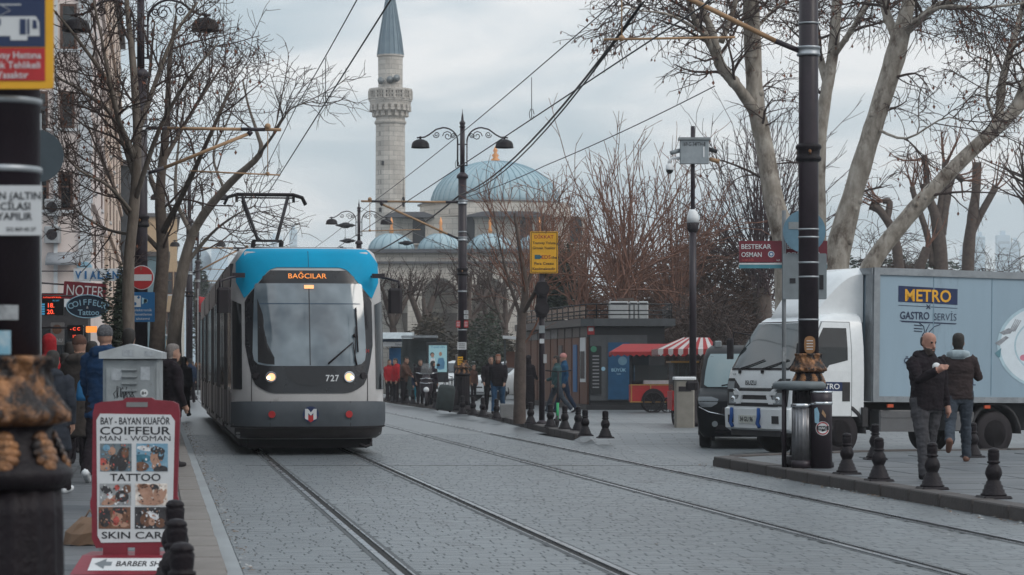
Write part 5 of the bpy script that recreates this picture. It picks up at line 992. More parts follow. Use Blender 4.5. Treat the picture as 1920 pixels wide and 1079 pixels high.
# driver seat and figure show only as a dark shape, painted as a dark patch on the glass
B.cols('cab_dark_patch', mat('cab_dark', (.02, .02, .022), .2), tram, [(-.8, 1.45, 2.45), (-.72, 1.43, 2.2), (-.66, 1.42, 1.75), (-.55, 1.41, 1.52)], .0225, 10)
B.cols('nose_oval', mat('nose_oval_black', (.018, .017, .019), .18), tram, [(y, 1.38 - .3 * (1 - (abs(y) / .4) ** 2) ** .5 if abs(y) < .399 else 1.37, 1.385) for y in [i / 15 * .4 for i in range(-15, 16)]], .022, 5)
HL = emis('headlight_glow', (1.0, .5, .25), 1.6); 
for s in (-1, 1):
    p = B.pt(.6 * s, 1.22, .02); b = MB(); b.disc(p, (1, .25 * s, .1), .088, 24, .03); hl = b.build('headlight', CHROME, tram)
    b = MB(); b.disc(p + Vector((.032, 0, 0)), (1, .25 * s, .1), .06, 20, .006); b.build('lamp', HL, hl); b = MB(); b.disc(p + Vector((.04, .045 * s, -.01)), (1, .25 * s, .1), .03, 14, .006); b.build('lamp', emis('lamp_core', (1, .72, .45), 4.0) if s < 0 else bpy.data.materials['lamp_core'], hl)
    p = B.pt(.83 * s, 1.24, .02); b = MB(); b.disc(p, (1, .5 * s, .1), .05, 16, .015); b.build('indicator', BLACKR, tram)
    p = B.pt(.59 * s, .645, .042); b = MB(); b.disc(p, (1, .2 * s, 0), .055, 18, .012); b.build('reflector', RED, tram)
for i, ch in enumerate('727'): letters(ch, tram, B.pt(.27 + .072 * i, 1.155, .02), (-.1, 1, 0), (-.12, 0, 1), .1, PAPER, w=.062, bold=.02)
# bumper
yb = [i / 16 * 1.19 for i in range(-16, 17)]
B.cols('bumper', TRG, tram, [(y, .44, .82) for y in yb], .03, 4)
B.cols('lower_apron', TRS, tram, [(i / 12 * 1.15, .27, .43) for i in range(-12, 13)], .012, 3)
for s in (-1, 1): B.cols('corner_window', GLASSD, tram, [(s * q, 1.03, 2.44 - (1.195 - q) * .5) for q in ((1.045, 1.07, 1.095, 1.12, 1.15, 1.17, 1.182) if s > 0 else (1.182, 1.17, 1.15, 1.12, 1.095, 1.07, 1.045))], .01, 10)
B.cols('bumper_seam', BLACKR, tram, [(y, .44, .462) for y in yb], .033, 1)
p = B.pt(0, .645, .035)
b = MB(); b.disc(p, (1, 0, 0), .125, 28, .006); em = b.build('emblem', NAVY, tram)
def pm(pts, m, d, nm): b = MB(); b.poly([(p.x + d, y, p.z + z) for y, z in pts]); b.build(nm, m, em)
pm([(-.1, -.05), (0, -.125), (.1, -.05), (.085, .0), (0, -.02), (-.085, 0)], RED, .008, 'emblem_red')
pm([(-.09, -.07), (-.04, -.09), (-.04, .02), (0, -.02), (.04, .02), (.04, -.09), (.09, -.07), (.09, .085), (.045, .085), (0, .03), (-.045, .085), (-.09, .085)], PAPER, .01, 'emblem_letter')
pm([(-.04, -.1), (.04, -.1), (.04, 0), (0, -.045), (-.04, 0)], RED, .012, 'emblem_red')
for s in (-1, 1):
    B.cols('panel_seam', BLACKR, tram, [(.905 * s - .005, .83, 1.3), (.905 * s + .005, .83, 1.3)], .004, 6)
B.cols('panel_seam', BLACKR, tram, [(-.004, 2.95, 3.2), (.004, 2.95, 3.2)], .0155, 6)
for y in (-.62, .62): B.cols('bumper_joint', BLACKR, tram, [(y - .004, .45, .82), (y + .004, .45, .82)], .032, 3)
# side doors of the cab, side windows
for s in (-1, 1):
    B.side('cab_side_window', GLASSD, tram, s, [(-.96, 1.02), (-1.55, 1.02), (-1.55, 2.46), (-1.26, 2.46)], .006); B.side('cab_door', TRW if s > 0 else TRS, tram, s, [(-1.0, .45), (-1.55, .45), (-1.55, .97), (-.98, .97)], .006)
    b = MB(); b.tube([B.pt(1.0 * s, 2.82), (-.35, 1.22 * s, 2.78), (-.2, 1.4 * s, 2.72), (-.2, 1.4 * s, 2.62)], .018, 6); b.box((-.5, 1.1 * s, 2.82), (.1, .2, .07)); ar = b.build('mirror_arm', BLACK, tram)
    b = MB(); b.rbox((-.2, 1.34 * s, 2.42), (.1, .22, .4), .04); b.build('mirror', BLACKR, tram)
b = MB(); b.tube([B.pt(.72, 1.4, .04), B.pt(.66, 1.75, .05), B.pt(.28, 1.42, .05)], .014, 6); b.tube([B.pt(.74, 1.6, .05), B.pt(.72, 2.3, .05)], .012, 6); b.tube([B.pt(.69, 1.45, .05), B.pt(.71, 2.0, .05)], .009, 5); b.ball(B.pt(.69, 1.86, .05), .03, 8, 6); b.build('wiper', BLACKR, tram)
letters('34', tram, B.pt(.9, 1.6, .02), (-.6, 1, 0), UP, .06, RED)
# body modules behind the cab
xm = [-1.6, -6.4, -11.8, -18.2, -23.6, -29.6]
for i in range(5):
    xa, xb_ = xm[i] - (.25 if i else 0), xm[i + 1] + .25; ln = xa - xb_; xc = (xa + xb_) / 2
    if i:
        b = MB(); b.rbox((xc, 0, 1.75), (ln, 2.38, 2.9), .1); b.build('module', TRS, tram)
        b = MB(); b.rbox((xm[i], 0, 1.7), (.5, 2.2, 2.75), .05)
        for q in range(4): b.rbox((xm[i] - .18 + .12 * q, 0, 1.7), (.05, 2.32, 2.85), .02)
        b.build('bellows', BLACKR, tram)
    n = max(2, int(ln / 1.25))
    for s in (-1, 1):
        for j in range(n):
            x = xa - (j + .5) * ln / n; wd = ln / n - .08; door = (j % 3 == 1)
            z0 = .4 if door else 1.05; y = s * 1.205
            b = MB(); b.box((x, y - s * .012, (z0 + 2.62) / 2), (wd, .03, 2.62 - z0)); o = b.build('door' if door else 'window', GLASSD, tram)
            if door: b = MB(); b.box((x, y + s * .006, 1.5), (.03, .012, 2.2)); b.box((x - wd / 2, y + s * .008, 1.5), (.04, .02, 2.25)); b.box((x + wd / 2, y + s * .008, 1.5), (.04, .02, 2.25)); b.build('door_seal', mat('door_seal', (.12, .11, .11), .6), o)
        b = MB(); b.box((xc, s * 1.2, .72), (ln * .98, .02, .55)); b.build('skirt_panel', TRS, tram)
        b = MB(); b.box((xc, s * 1.16, 2.86), (ln * .98, .08, .38)); b.build('cant_rail', mat('cant_rail', (.06, .06, .065), .4, .2), tram)
    b = MB(); b.rbox((xc, 0, 3.22), (ln * .94, 1.7, .22), .06); b.build('roof_unit', GREYM, tram)
b = MB(); b.box((-15, 0, .26), (28, 2.1, .3)); b.box((-2.2, 0, .22), (2.8, 1.9, .26)); b.build('underframe', BLACKR, tram)
for x in (-3.2, -5.0, -14.0, -15.8, -25.4, -27.2):
    for s in (-1, 1): wheel(tram, (x, .72 * s, .3), .3, .12, GREYM, 0, (0, s, 0))
b = MB(); b.box((-1.6, -.1, 3.27), (.8, 1.5, .05)); b.box((-1.9, .62, 3.3), (.06, .06, .1)); b.box((-2.4, 1.0, 3.28), (.06, .06, .12)); b.build('roof_trim', BLACKR, tram)
b = MB(); b.tube([(-.55, .98, .24), (-.5, .98, .15), (-.45, .9, .12), (-.42, .8, .16)], .025, 6); b.build('coupler_hose', BLACKR, tram)
# pantograph
px_ = -16.5
b = MB(); zc = 5.2
for dx in (-.12, .12): b.tube([(px_ + dx, -.9 + .0, zc - .22), (px_ + dx, -.82, zc - .06), (px_ + dx, -.62, zc), (px_ + dx, .62, zc), (px_ + dx, .82, zc - .06), (px_ + dx, .9, zc - .22)], .036, 6)
for y in (-.6, .6): b.tube([(px_ - .16, y, zc), (px_ + .16, y, zc)], .03, 6); b.box((px_, y * 1.05, zc - .1), (.06, .06, .14))
b.tube([(px_, -.62, zc - .07), (px_, .62, zc - .07)], .02, 6); b.build('collector_head', BLACKR, tram)
b = MB()
for s in (-1, 1): b.tube([(px_, .5 * s, zc - .06), (px_ + 1.1, .2 * s, 4.12)], .04, 6); b.tube([(px_ + 1.1, .3 * s, 4.1), (px_ + .2, .34 * s, 3.34)], .05, 6)
b.tube([(px_ + 1.1, -.32, 4.12), (px_ + 1.1, .32, 4.12)], .03, 6); b.tube([(px_ + .02, -.52, zc - .15), (px_ + .9, -.33, 4.35), (px_ + 1.0, -.1, 4.1)], .016, 5); b.tube([(px_ + .5, -.34, 4.6), (px_ + .8, .28, 4.4)], .01, 4); b.build('pantograph_arm', BLACKR, tram)
b = MB(); b.box((px_ + .4, 0, 3.36), (1.8, 1.2, .08)); b.build('pantograph_base', BLACKR, tram)

# ---------------------------------------------------------------- delivery truck
TH_T = R(25); truck = thing('delivery_truck', 'white refrigerated delivery truck with METRO lettering on its box', 'truck', (3.822, 38.6, -.003)); truck.rotation_euler = (0, R(-.7), math.pi + TH_T)
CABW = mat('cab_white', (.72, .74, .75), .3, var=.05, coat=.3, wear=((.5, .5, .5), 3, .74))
BOXW = mat('box_shaded_white', (.28, .375, .45), .4, var=.07, scale=1.5, bump=.05, bscale=3, wear=((.22, .29, .35), 2.4, .58), stretch=(1, 1, .22))  # white box whose bluish shade is put into the base colour; streaks are dirt
ALU = mat('aluminium_rail', (.28, .3, .32), .4, .6, var=.15)
CH = mat('chassis_grey', (.035, .033, .035), .7, var=.3)
B = Body([(.36, -.04, .96, .16), (.42, .05, .99, .18), (.62, .058, 1.0, .18), (.625, .058, 1.0, .18), (.72, .06, 1.0, .18), (.75, .0, 1.0, .16), (1.1, -.0, 1.0, .16), (1.33, -.05, 1.0, .16), (1.7, -.26, .98, .18), (2.08, -.5, .92, .2), (2.17, -.62, .87, .22), (2.23, -.85, .78, .24)], 4.5, -1.36)
B.low = (.62, -.48); B.shell('cab', CABW, truck)
B.rows('windscreen_seal', BLACKR, truck, [(z, -h, h) for z, h in ((1.33, .86), (1.37, .91), (1.7, .9), (2.02, .85), (2.1, .8))], .006, 16)
TG = glassy('truck_glass', (.026, .034, .036), .05, 1, .8)
B.rows('windscreen', TG, truck, [(z, -h, h) for z, h in ((1.36, .84), (1.4, .88), (1.7, .86), (2.0, .81), (2.07, .78))], .014, 16)
b = MB()
for y in (-.55, .15): b.tube([B.pt(y, 1.34, .03), B.pt(y + .3, 1.4, .03), B.pt(y + .62, 1.48, .03)], .011, 5); b.box(B.pt(y, 1.3, .015), (.03, .05, .05))
b.build('wiper', BLACKR, truck)
B.rows('grille_opening', CH, truck, [(z, -h, h) for z, h in ((.76, .66), (.8, .7), (1.04, .72))], .006, 12)
for z0, z1 in ((.94, 1.0), (.82, .87)):
    B.rows('grille_bar', WPLAST, truck, [(z0, -.62, .62), (z1, -.66, .66)], .03, 12)
for s in (-1, 1): B.rows('grille_wing', WPLAST, truck, [(.8, .5 * s - .06, .5 * s + .06), (.93, .42 * s - .05, .42 * s + .05), (1.04, .62 * s - .05, .62 * s + .05)] , .034, 4)
HLG = glassy('headlamp_glass', (.3, .32, .33), .1, 1, .8); HLG2 = glassy('car_lamp_glass', (.13, .14, .15), .15, 1, .5)
for s in (-1, 1):
    B.rows('headlamp_housing', CH, truck, [(.77, .7 * s - .2, .7 * s + .2), (1.08, .72 * s - .22, .72 * s + .22), (1.2, .82 * s - .12, .82 * s + .12)], .01, 8)
    for z0, z1, yc, hw_ in ((.8, .98, .68, .14), (1.03, 1.15, .78, .12)):
        h = B.rows('headlamp', HLG, truck, [(z0, yc * s - hw_, yc * s + hw_), (z1, yc * s - hw_, yc * s + hw_)], .018, 6)
    b = MB(); b.ball(B.pt(.68 * s, .87, .0), (.05, .07, .06), 12, 8); b.build('reflector_bowl', CHROME, truck)
    B.rows('fog_recess', CH, truck, [(.5, .68 * s - .09, .68 * s + .09), (.62, .68 * s - .09, .68 * s + .09)], .01, 4)
    b = MB(); b.tube([B.pt(.9 * s, 1.9), (-.25, 1.12 * s, 1.95), (-.2, 1.16 * s, 1.6)], .014, 5); b.rbox((-.2, 1.15 * s, 1.68), (.07, .16, .34), .03); b.build('mirror', BLACKR, truck)
B.rows('number_plate', mat('plate_white', (.55, .56, .52), .4), truck, [(.49, -.42, .1), (.62, -.42, .1)], .012, 6); letters('34 GU 96', truck, B.pt(-.16, .525, .017), (0, 1, 0), UP, .075, INK, w=.4, bold=.02)
for y in (-.62, .22):
    b = MB(); b.tube([B.pt(y, .72, .02), B.pt(y + .02, .6, .03), B.pt(y - .02, .5, .03), B.pt(y + .04, .44, .03)], .03, 6); b.build('blue_rope', mat('blue_rope', (.015, .07, .25), .7), truck)
letters('ISUZU', truck, B.pt(-.14, 1.1, .006), (0, 1, 0), UP, .07, INK, w=.34, bold=.02); letters('N-SER', truck, B.pt(-.72, 1.25, .006), (.1, 1, 0), UP, .035, INK)
B.rows('hood_seam', CH, truck, [(1.045, -.95, .95), (1.053, -.95, .95)], .004, 14)
# cab door, window, decal, handle
B.side('door_seam', mat('seam_grey', (.2, .21, .22), .6), truck, 1, [(-.22, .62), (-1.14, .62), (-1.14, 2.1), (-.62, 2.1), (-.22, 1.3)], .003); B.side('door', CABW, truck, 1, [(-.235, .635), (-1.125, .635), (-1.125, 2.085), (-.63, 2.085), (-.235, 1.3)], .007)
B.side('side_window', GLASSD, truck, 1, [(-.3, 1.22), (-.62, 1.3), (-.72, 1.42), (-1.06, 1.5), (-1.06, 2.0), (-.64, 2.0), (-.3, 1.42)], .011)
B.side('door_decal', NAVY, truck, 1, [(-.42, 1.02), (-.96, 1.02), (-.96, 1.16), (-.42, 1.16)], .010); letters('METRO', truck, (-.69, 1.011, 1.05), (-1, 0, 0), UP, .085, WPLAST, w=.44, bold=.016)
B.side('door_vent', CH, truck, 1, [(-.96, .86), (-1.1, .86), (-1.1, 1.16), (-.96, 1.16)], .012)
B.side('door_handle', CH, truck, 1, [(-.12, 1.5), (-.16, 1.5), (-.2, 1.75), (-.16, 1.75)], .02)
b = MB(); b.ext([(-.25, 1.012, .36), (-.45, 1.012, .36), (-.45, 1.012, 1.2), (-.25, 1.012, 1.2)], (0, -.02, 0)); 
# wind deflector
b = MB(); rings = []
for u in [i / 8 for i in range(9)]:
    x = -.62 - .85 * u; zt_ = 2.24 + .72 * math.sin(u * math.pi / 2) ** 1.0; hw = .62 + .16 * u; rings.append([(x, -hw, 2.1), (x, -hw, zt_ - .1), (x, -hw + .1, zt_), (x, hw - .1, zt_), (x, hw, zt_ - .1), (x, hw, 2.1)])
b.loft(rings); o = b.build('wind_deflector', CABW, truck); md = o.modifiers.new('split', 'EDGE_SPLIT'); md.split_angle = R(40)
# cargo box: local from photo
bx = lambda px: -(1.5 + (px - 1636) / (101.5 - (px - 1636) * .011)); bz = lambda py: (857 - py) / 119.3
X0b, X1b, z0, z1 = -1.49, -5.9, .86, 2.95; yw = 1.05
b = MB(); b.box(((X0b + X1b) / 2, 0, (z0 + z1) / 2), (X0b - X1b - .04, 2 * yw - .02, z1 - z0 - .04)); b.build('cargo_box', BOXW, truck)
b = MB(); xm_ = (X0b + X1b) / 2; ln = X0b - X1b
for s in (-1, 1):
    b.box((xm_, s * (yw - .01), z1 - .05), (ln, .06, .11)); b.box((xm_, s * (yw - .01), z0 + .04), (ln, .06, .09)); b.box((X0b - .05, s * (yw - .008), (z0 + z1) / 2), (.11, .066, z1 - z0 - .1)); b.box((X1b + .05, s * (yw - .008), (z0 + z1) / 2), (.11, .066, z1 - z0 - .1)); b.box((X0b + .0, s * (yw - .1), (z0 + z1) / 2), (.04, .2, z1 - z0))
b.box((X0b, 0, z1 - .05), (.07, 2 * yw, .1)); b.build('box_rail', ALU, truck)
b = MB(); b.rbox((-1.38, 0, 2.55), (.3, 1.3, .55), .05); b.build('cooling_unit', CABW, truck); letters('Termo', truck, (-1.4, .656, 2.58), (-1, 0, 0), UP, .07, NAVY, shear=.3)
yS = yw - .008
for x in (-2.62, -3.74, -4.86): b = MB(); b.box((x, yw - .006, (z0 + z1) / 2), (.012, .006, z1 - z0 - .22)); b.build('panel_joint', mat('joint_grey', (.2, .3, .37), .6), truck)
rv = MB()
for i in range(34):
    for z in (z1 - .02, z1 - .085, z0 + .02, z0 + .07): rv.ball((X0b - .06 - i * .128, yw + .021, z), (.008, .005, .008), 6, 4)
rv.build('rivet', ALU, truck, kind='stuff')
def art(name, pts, m, d=.003): b = MB(); b.poly([(bx(px), yS + d, bz(py)) for px, py in pts]); return b.build(name, m, truck)
art('brand_panel', [(1682, 537), (1793, 540), (1793, 570), (1682, 567)], NAVY); letters('METRO', truck, (bx(1737.5), yS + .006, bz(565)), (-1, 0, 0), UP, .19, mat('print_yellow', (.75, .38, .03), .5), w=.87, bold=.02)
LINE = mat('print_navy_line', (.02, .03, .07), .5)
art('brand_line', [(1682, 573), (1793, 576), (1793, 577), (1682, 574)], LINE)
letters('GASTRO', truck, (bx(1713), yS + .004, bz(599)), (-1, 0, 0), UP, .12, LINE, w=.55, bold=.016); letters('SERVİS', truck, (bx(1770), yS + .004, bz(600)), (-1, 0, 0), UP, .115, LINE, w=.43, bold=-.008)
b = MB()
for a, c in (((1735, 571), (1742, 579)), ((1742, 571), (1735, 579))): b.tube([(bx(a[0]), yS + .003, bz(a[1])), (bx(c[0]), yS + .003, bz(c[1]))], .008, 4)
b.build('crossed_cutlery', LINE, truck)
art('tray_line', [(1684, 602), (1792, 605), (1790, 607), (1690, 605)], LINE)
b = MB()
for pts in ([(1722, 606), (1730, 612), (1732, 622), (1727, 630)], [(1741, 608), (1735, 620), (1733, 632)], [(1761, 608), (1750, 612), (1741, 622), (1736, 634)], [(1712, 610), (1726, 611)], [(1712, 616), (1728, 617)], [(1712, 621), (1727, 622)]): b.tube([(bx(a), yS + .002, bz(c)) for a, c in pts], .007, 4)
b.build('hand_drawing', LINE, truck)
letters('Ö', truck, (bx(1699), yS + .004, bz(683)), (-1, 0, 0), UP, .1, LINE, bold=.02); letters('ÖZEL', truck, (bx(1812), yS + .004, bz(722)), (-1, 0, 0), UP, .1, LINE, bold=.01)
PL = mat('print_plate', (.66, .73, .78), .4, var=.06); PLR = mat('print_plate_rim', (.42, .56, .63), .4); FK = mat('print_fork', (.12, .13, .15), .5, col2=(.4, .42, .45), scale=9)
def circ(cx_, cy_, rx, ry, n=40): return [(cx_ + rx * math.cos(2 * math.pi * i / n), cy_ + ry * math.sin(2 * math.pi * i / n)) for i in range(n)]
art('printed_plate', circ(1966, 645, 98, 84), PLR, .002); art('printed_plate', circ(1966, 645, 92, 79), PL, .003); art('printed_plate', circ(1966, 645, 66, 56), PLR, .0035); art('printed_plate', circ(1966, 645, 63, 53), PL, .004)
for dx, dy, wd in ((0, 0, 3), (3.2, 2, 2), (6.4, 4, 2), (9.6, 6, 2)): art('printed_fork', [(1886 + dx + 4, 618 - dy * .2), (1902 + dx, 594 + dy * .3), (1903.5 + dx, 595 + dy * .3), (1888 + dx + 4, 620 - dy * .2)], FK, .0036)
art('printed_fork', [(1872, 621), (1889, 612), (1898, 614), (1893, 622), (1880, 625)], FK, .0042); art('printed_knife', [(1864, 641), (1884, 627), (1890, 630), (1872, 646)], FK, .0042); art('printed_spoon', [(1864, 660), (1876, 650), (1874, 668), (1870, 668)], mat('print_teal', (.12, .25, .3), .5), .0042)
art('printed_mark', circ(1918, 668, 7, 6, 14), mat('print_pink', (.6, .22, .3), .5), .005)
art('lower_decal', [(1664, 745), (1694, 746), (1694, 753), (1664, 752)], mat('decal_teal', (.3, .5, .52), .5), .0105); letters('polifrigo', truck, (bx(1680), yS + .012, bz(751)), (-1, 0, 0), UP, .035, NAVY, bold=.016)
for px, py in ((1668, 762), (1850, 763), (1935, 764)): b = MB(); b.box((bx(px), yw, bz(py)), (.11, .03, .05)); b.build('marker_lamp', mat('marker_orange', (.5, .08, .03), .35), truck)
b = MB(); b.box((-3.4, 0, .74), (4.6, .9, .2)); b.box((-.6, 0, .5), (1.2, 1.5, .4)); b.box((-3.3, .0, .55), (4.6, .7, .3)); b.build('chassis', CH, truck)
b = MB(); b.rbox((bx(1700), .85, .56), (.95, .3, .34), .02); b.box((bx(1700), 1.005, .62), (.9, .01, .02)); b.build('battery_box', mat('battery_box_grey', (.13, .13, .135), .5, .3), truck); b = MB(); b.rbox((bx(1806), .85, .56), (.5, .3, .3), .02); b.build('side_guard', MATS['battery_box_grey'], truck)
b = MB(); b.box((-1.36, .95, .62), (.1, .2, .3)); b.box((-.55, .96, .45), (.5, .1, .06)); b.build('step', CH, truck)
RIMG = mat('rim_dusty', (.16, .15, .15), .6, .3, var=.25)
for x in (-.93, -3.87):
    for s in (-1, 1): wheel(truck, (x, .86 * s, .36), .36, .24, RIMG, 6, (0, s, 0), .6)
for s in (-1, 1):
    b = MB(); b.loft([[( -3.87 + rr_ * math.cos(a * math.pi / 12), y, .36 + rr_ * math.sin(a * math.pi / 12)) for rr_, y in ((.5, .7 * s), (.5, 1.0 * s), (.46, 1.0 * s), (.46, .7 * s))] for a in range(13)]); b.build('mudguard', CH, truck)
    b = MB(); b.loft([[( -.93 + rr_ * math.cos(a * math.pi / 12), y, .36 + rr_ * math.sin(a * math.pi / 12)) for rr_, y in ((.48, .7 * s), (.48, 1.006 * s), (.42, 1.006 * s), (.42, .7 * s))] for a in range(13)]); b.build('wheel_arch', CH, truck)
# ---------------------------------------------------------------- passenger cars
def car(name, label, cat, loc, rz, L, xb, paint, wheels, glass, details, n=3.2, group=None):
    t = thing(name, label, cat, loc, rz, group); B = Body(L, n, xb); B.shell('body', paint, t)
    r, tr, xs_ = wheels
    for x in xs_:
        for s in (-1, 1):
            wheel(t, (x, s * tr, r), r, .2, CHROME if paint is not VANB else RIMG, 5, (0, s, 0), .62)
            b = MB(); b.loft([[(x + q * math.cos(a * math.pi / 12), y, r + q * math.sin(a * math.pi / 12)) for q, y in ((r * 1.18, (tr - .15) * s), (r * 1.18, (tr + .115) * s), (r * 1.04, (tr + .115) * s), (r * 1.04, (tr - .15) * s))] for a in range(-1, 14)]); b.build('wheel_arch', BLACKR, t)
    B.rows('windscreen', glass, t, details['ws'], .01, 14)
    for s in (-1, 1):
        for poly in details['sw']: B.side('side_window', GLASSD, t, s, poly, .006)
        B.rows('headlight', HLG2, t, [(z, s * (a + c) / 2 - abs(c - a) / 2, s * (a + c) / 2 + abs(c - a) / 2) for z, a, c in details['hl']], .012, 6)
        xm_, ymm, zmm = details['mir']; b = MB(); b.rbox((xm_, s * ymm, zmm), (.1, .2, .16), .04); b.build('mirror', BLACKR, t)
        B.side('door_seam', BLACKR, t, s, [(details['sw'][0][0][0] - .02, .35), (details['sw'][0][0][0] - .04, .35), (details['sw'][0][0][0] - .04, 1.0), (details['sw'][0][0][0] - .02, 1.0)], .004)
    for z0, z1, h in details['grille']: B.rows('grille', BLACKR, t, [(z0, -h, h), (z1, -h * .95, h * .95)], .008, 10)
    b = MB(); b.tube([B.pt(-.5, details['ws'][0][0] + .02, .02), B.pt(.0, details['ws'][0][0] + .1, .02)], .01, 5); b.tube([B.pt(.1, details['ws'][0][0] + .02, .02), B.pt(.55, details['ws'][0][0] + .1, .02)], .01, 5); b.build('wiper', BLACKR, t)
    B.rows('number_plate', MATS['plate_white'], t, [(.42, -.26, .26), (.52, -.26, .26)], .014, 4)
    return t, B
VANB = mat('van_black', (.01, .01, .012), .42, var=.15, spec=.14)
VG = glassy('van_glass', (.14, .2, .215), .07, 1, .8)
van, B = car('minivan', 'black minivan with roof rail parked behind the white truck cab', 'van', (3.117 + .9, 41.3, -.003), R(-90 - 6),
    [(.2, -.08, .8, .2), (.3, -.02, .88, .24), (.62, 0, .91, .25), (.8, -.03, .91, .25), (.9, -.14, .9, .28), (.98, -.5, .89, .32), (1.02, -.68, .88, .3), (1.3, -.92, .86, .28), (1.56, -1.16, .82, .28), (1.69, -1.36, .78, .3), (1.76, -1.8, .7, .3)], -4.4, VANB, (.32, .78, (-.85, -3.45)), VG,
    dict(ws=[(1.03, -.74, .74), (1.07, -.8, .8), (1.3, -.78, .78), (1.52, -.74, .74), (1.6, -.7, .7)], sw=[[(-1.4, 1.04), (-2.5, 1.04), (-2.5, 1.58), (-1.7, 1.58)], [(-2.6, 1.04), (-3.8, 1.04), (-3.7, 1.58), (-2.6, 1.58)]], hl=[(.7, .66, .82), (.76, .56, .87), (.83, .54, .88), (.87, .66, .87)], mir=(-.85, 1.02, 1.06), grille=[(.58, .7, .5), (.28, .4, .6)]))
b = MB()
for s in (-1, 1): b.tube([(-1.9, .66 * s, 1.74), (-2.0, .66 * s, 1.82), (-4.0, .66 * s, 1.82), (-4.1, .66 * s, 1.74)], .02, 6)
b.build('roof_rail', BLACKR, van); b = MB(); b.rbox((-1.75, -.58, 1.78), (.12, .12, .12), .02); b.build('roof_beacon', GREYM, van)
b = MB(); b.tube([B.pt(-.86, .7, .012), B.pt(-.7, .62, .012), B.pt(-.4, .56, .012)], .012, 5); b.tube([B.pt(.86, .7, .012), B.pt(.7, .62, .012), B.pt(.4, .56, .012)], .012, 5); b.build('chrome_strip', CHROME, van)
b = MB()
for s in (-1, 1): b.disc(B.pt(.6 * s, .42, .01), (1, 0, 0), .05, 14, .01)
b.build('fog_lamp', GREYM, van)
CARW = mat('car_white', (.7, .72, .73), .28, var=.04, coat=.4)
Lc = [(.2, -.12, .78, .3), (.32, -.02, .84, .34), (.6, 0, .87, .36), (.76, -.08, .87, .38), (.88, -.4, .85, .42), (.95, -.95, .83, .42), (1.2, -1.35, .76, .42), (1.42, -1.75, .66, .42), (1.5, -2.1, .58, .42)]
Dc = dict(ws=[(.97, -.7, .7), (1.0, -.74, .74), (1.2, -.69, .69), (1.38, -.6, .6)], sw=[[(-1.6, .95), (-2.4, .95), (-2.4, 1.38), (-2.0, 1.38)], [(-2.5, .95), (-3.3, .95), (-3.1, 1.34), (-2.5, 1.38)]], hl=[(.62, .52, .78), (.7, .48, .83), (.8, .62, .84)], mir=(-1.45, .95, 1.0), grille=[(.28, .5, .6)])
p = onpav(888, 752)
c1, B = car('parked_car', 'white hatchback parked behind the walking people facing left', 'car', (p.x - .1, p.y + 2.4, PAV), R(180 + 38), Lc, -3.9, CARW, (.3, .74, (-.75, -3.1)), GLASSD, Dc); 
p = P(816, 0, 104); c2 = copy_tree(c1, None, 'white car far behind the white plastic barrier', (p.x, 104, PAV), R(180 + 60))
# ================================================================ KIOSK, CARTS, SHELTER AND SMALL THINGS ON THE PLAZA
KDK = mat('kiosk_charcoal', (.022, .022, .025), .5, var=.15); KGR = mat('kiosk_grey_panel', (.075, .078, .083), .5, var=.12); KBR = mat('kiosk_brown_panel', (.085, .036, .025), .5, col2=(.14, .062, .04), scale=2.5, stretch=(1, 1, .3)); KFR = mat('kiosk_steel', (.085, .09, .095), .5, .4)
Y = 71.0; k = Y / F; kc = P(1105, 0, Y)
kio = thing('kiosk', 'brown and charcoal kiosk with roof terrace railing and grey boxes', 'kiosk', (kc.x, Y, PAV))
zz = lambda py: EYE - PAV + (HY - py) * k
zr, zt_, zg = zz(612), zz(598), zz(574)
wR = (1246 - 1105) * k; lx, ly = -1.75, 11.0            # left wall runs back from the corner
b = MB(); b.ext([(0, 0, .1), (wR, 0, .1), (wR, ly, .1), (lx, ly, .1)], (0, 0, zr - .1)); b.build('wall', KDK, kio)
b = MB(); b.ext([(.12, -.25, zr + .002), (wR + .3, -.25, zr + .002), (wR + .3, ly, zr + .002), (lx - .4, ly, zr + .002), (-.25, .1, zr + .002)], (0, 0, zt_ - zr)); b.build('roof', KFR, kio)
b = MB(); b.ext([(-.1, -.12, 0), (wR + .1, -.12, 0), (wR + .1, ly, 0), (lx - .15, ly, 0)], (0, 0, .14)); b.build('plinth', KDK, kio)
dl = Vector((lx, ly, 0)).normalized(); nl = Vector((-dl.y, dl.x, 0)); nl = -nl if nl.x > 0 else nl
L_ = Vector((lx, ly, 0)).length; npan = 9
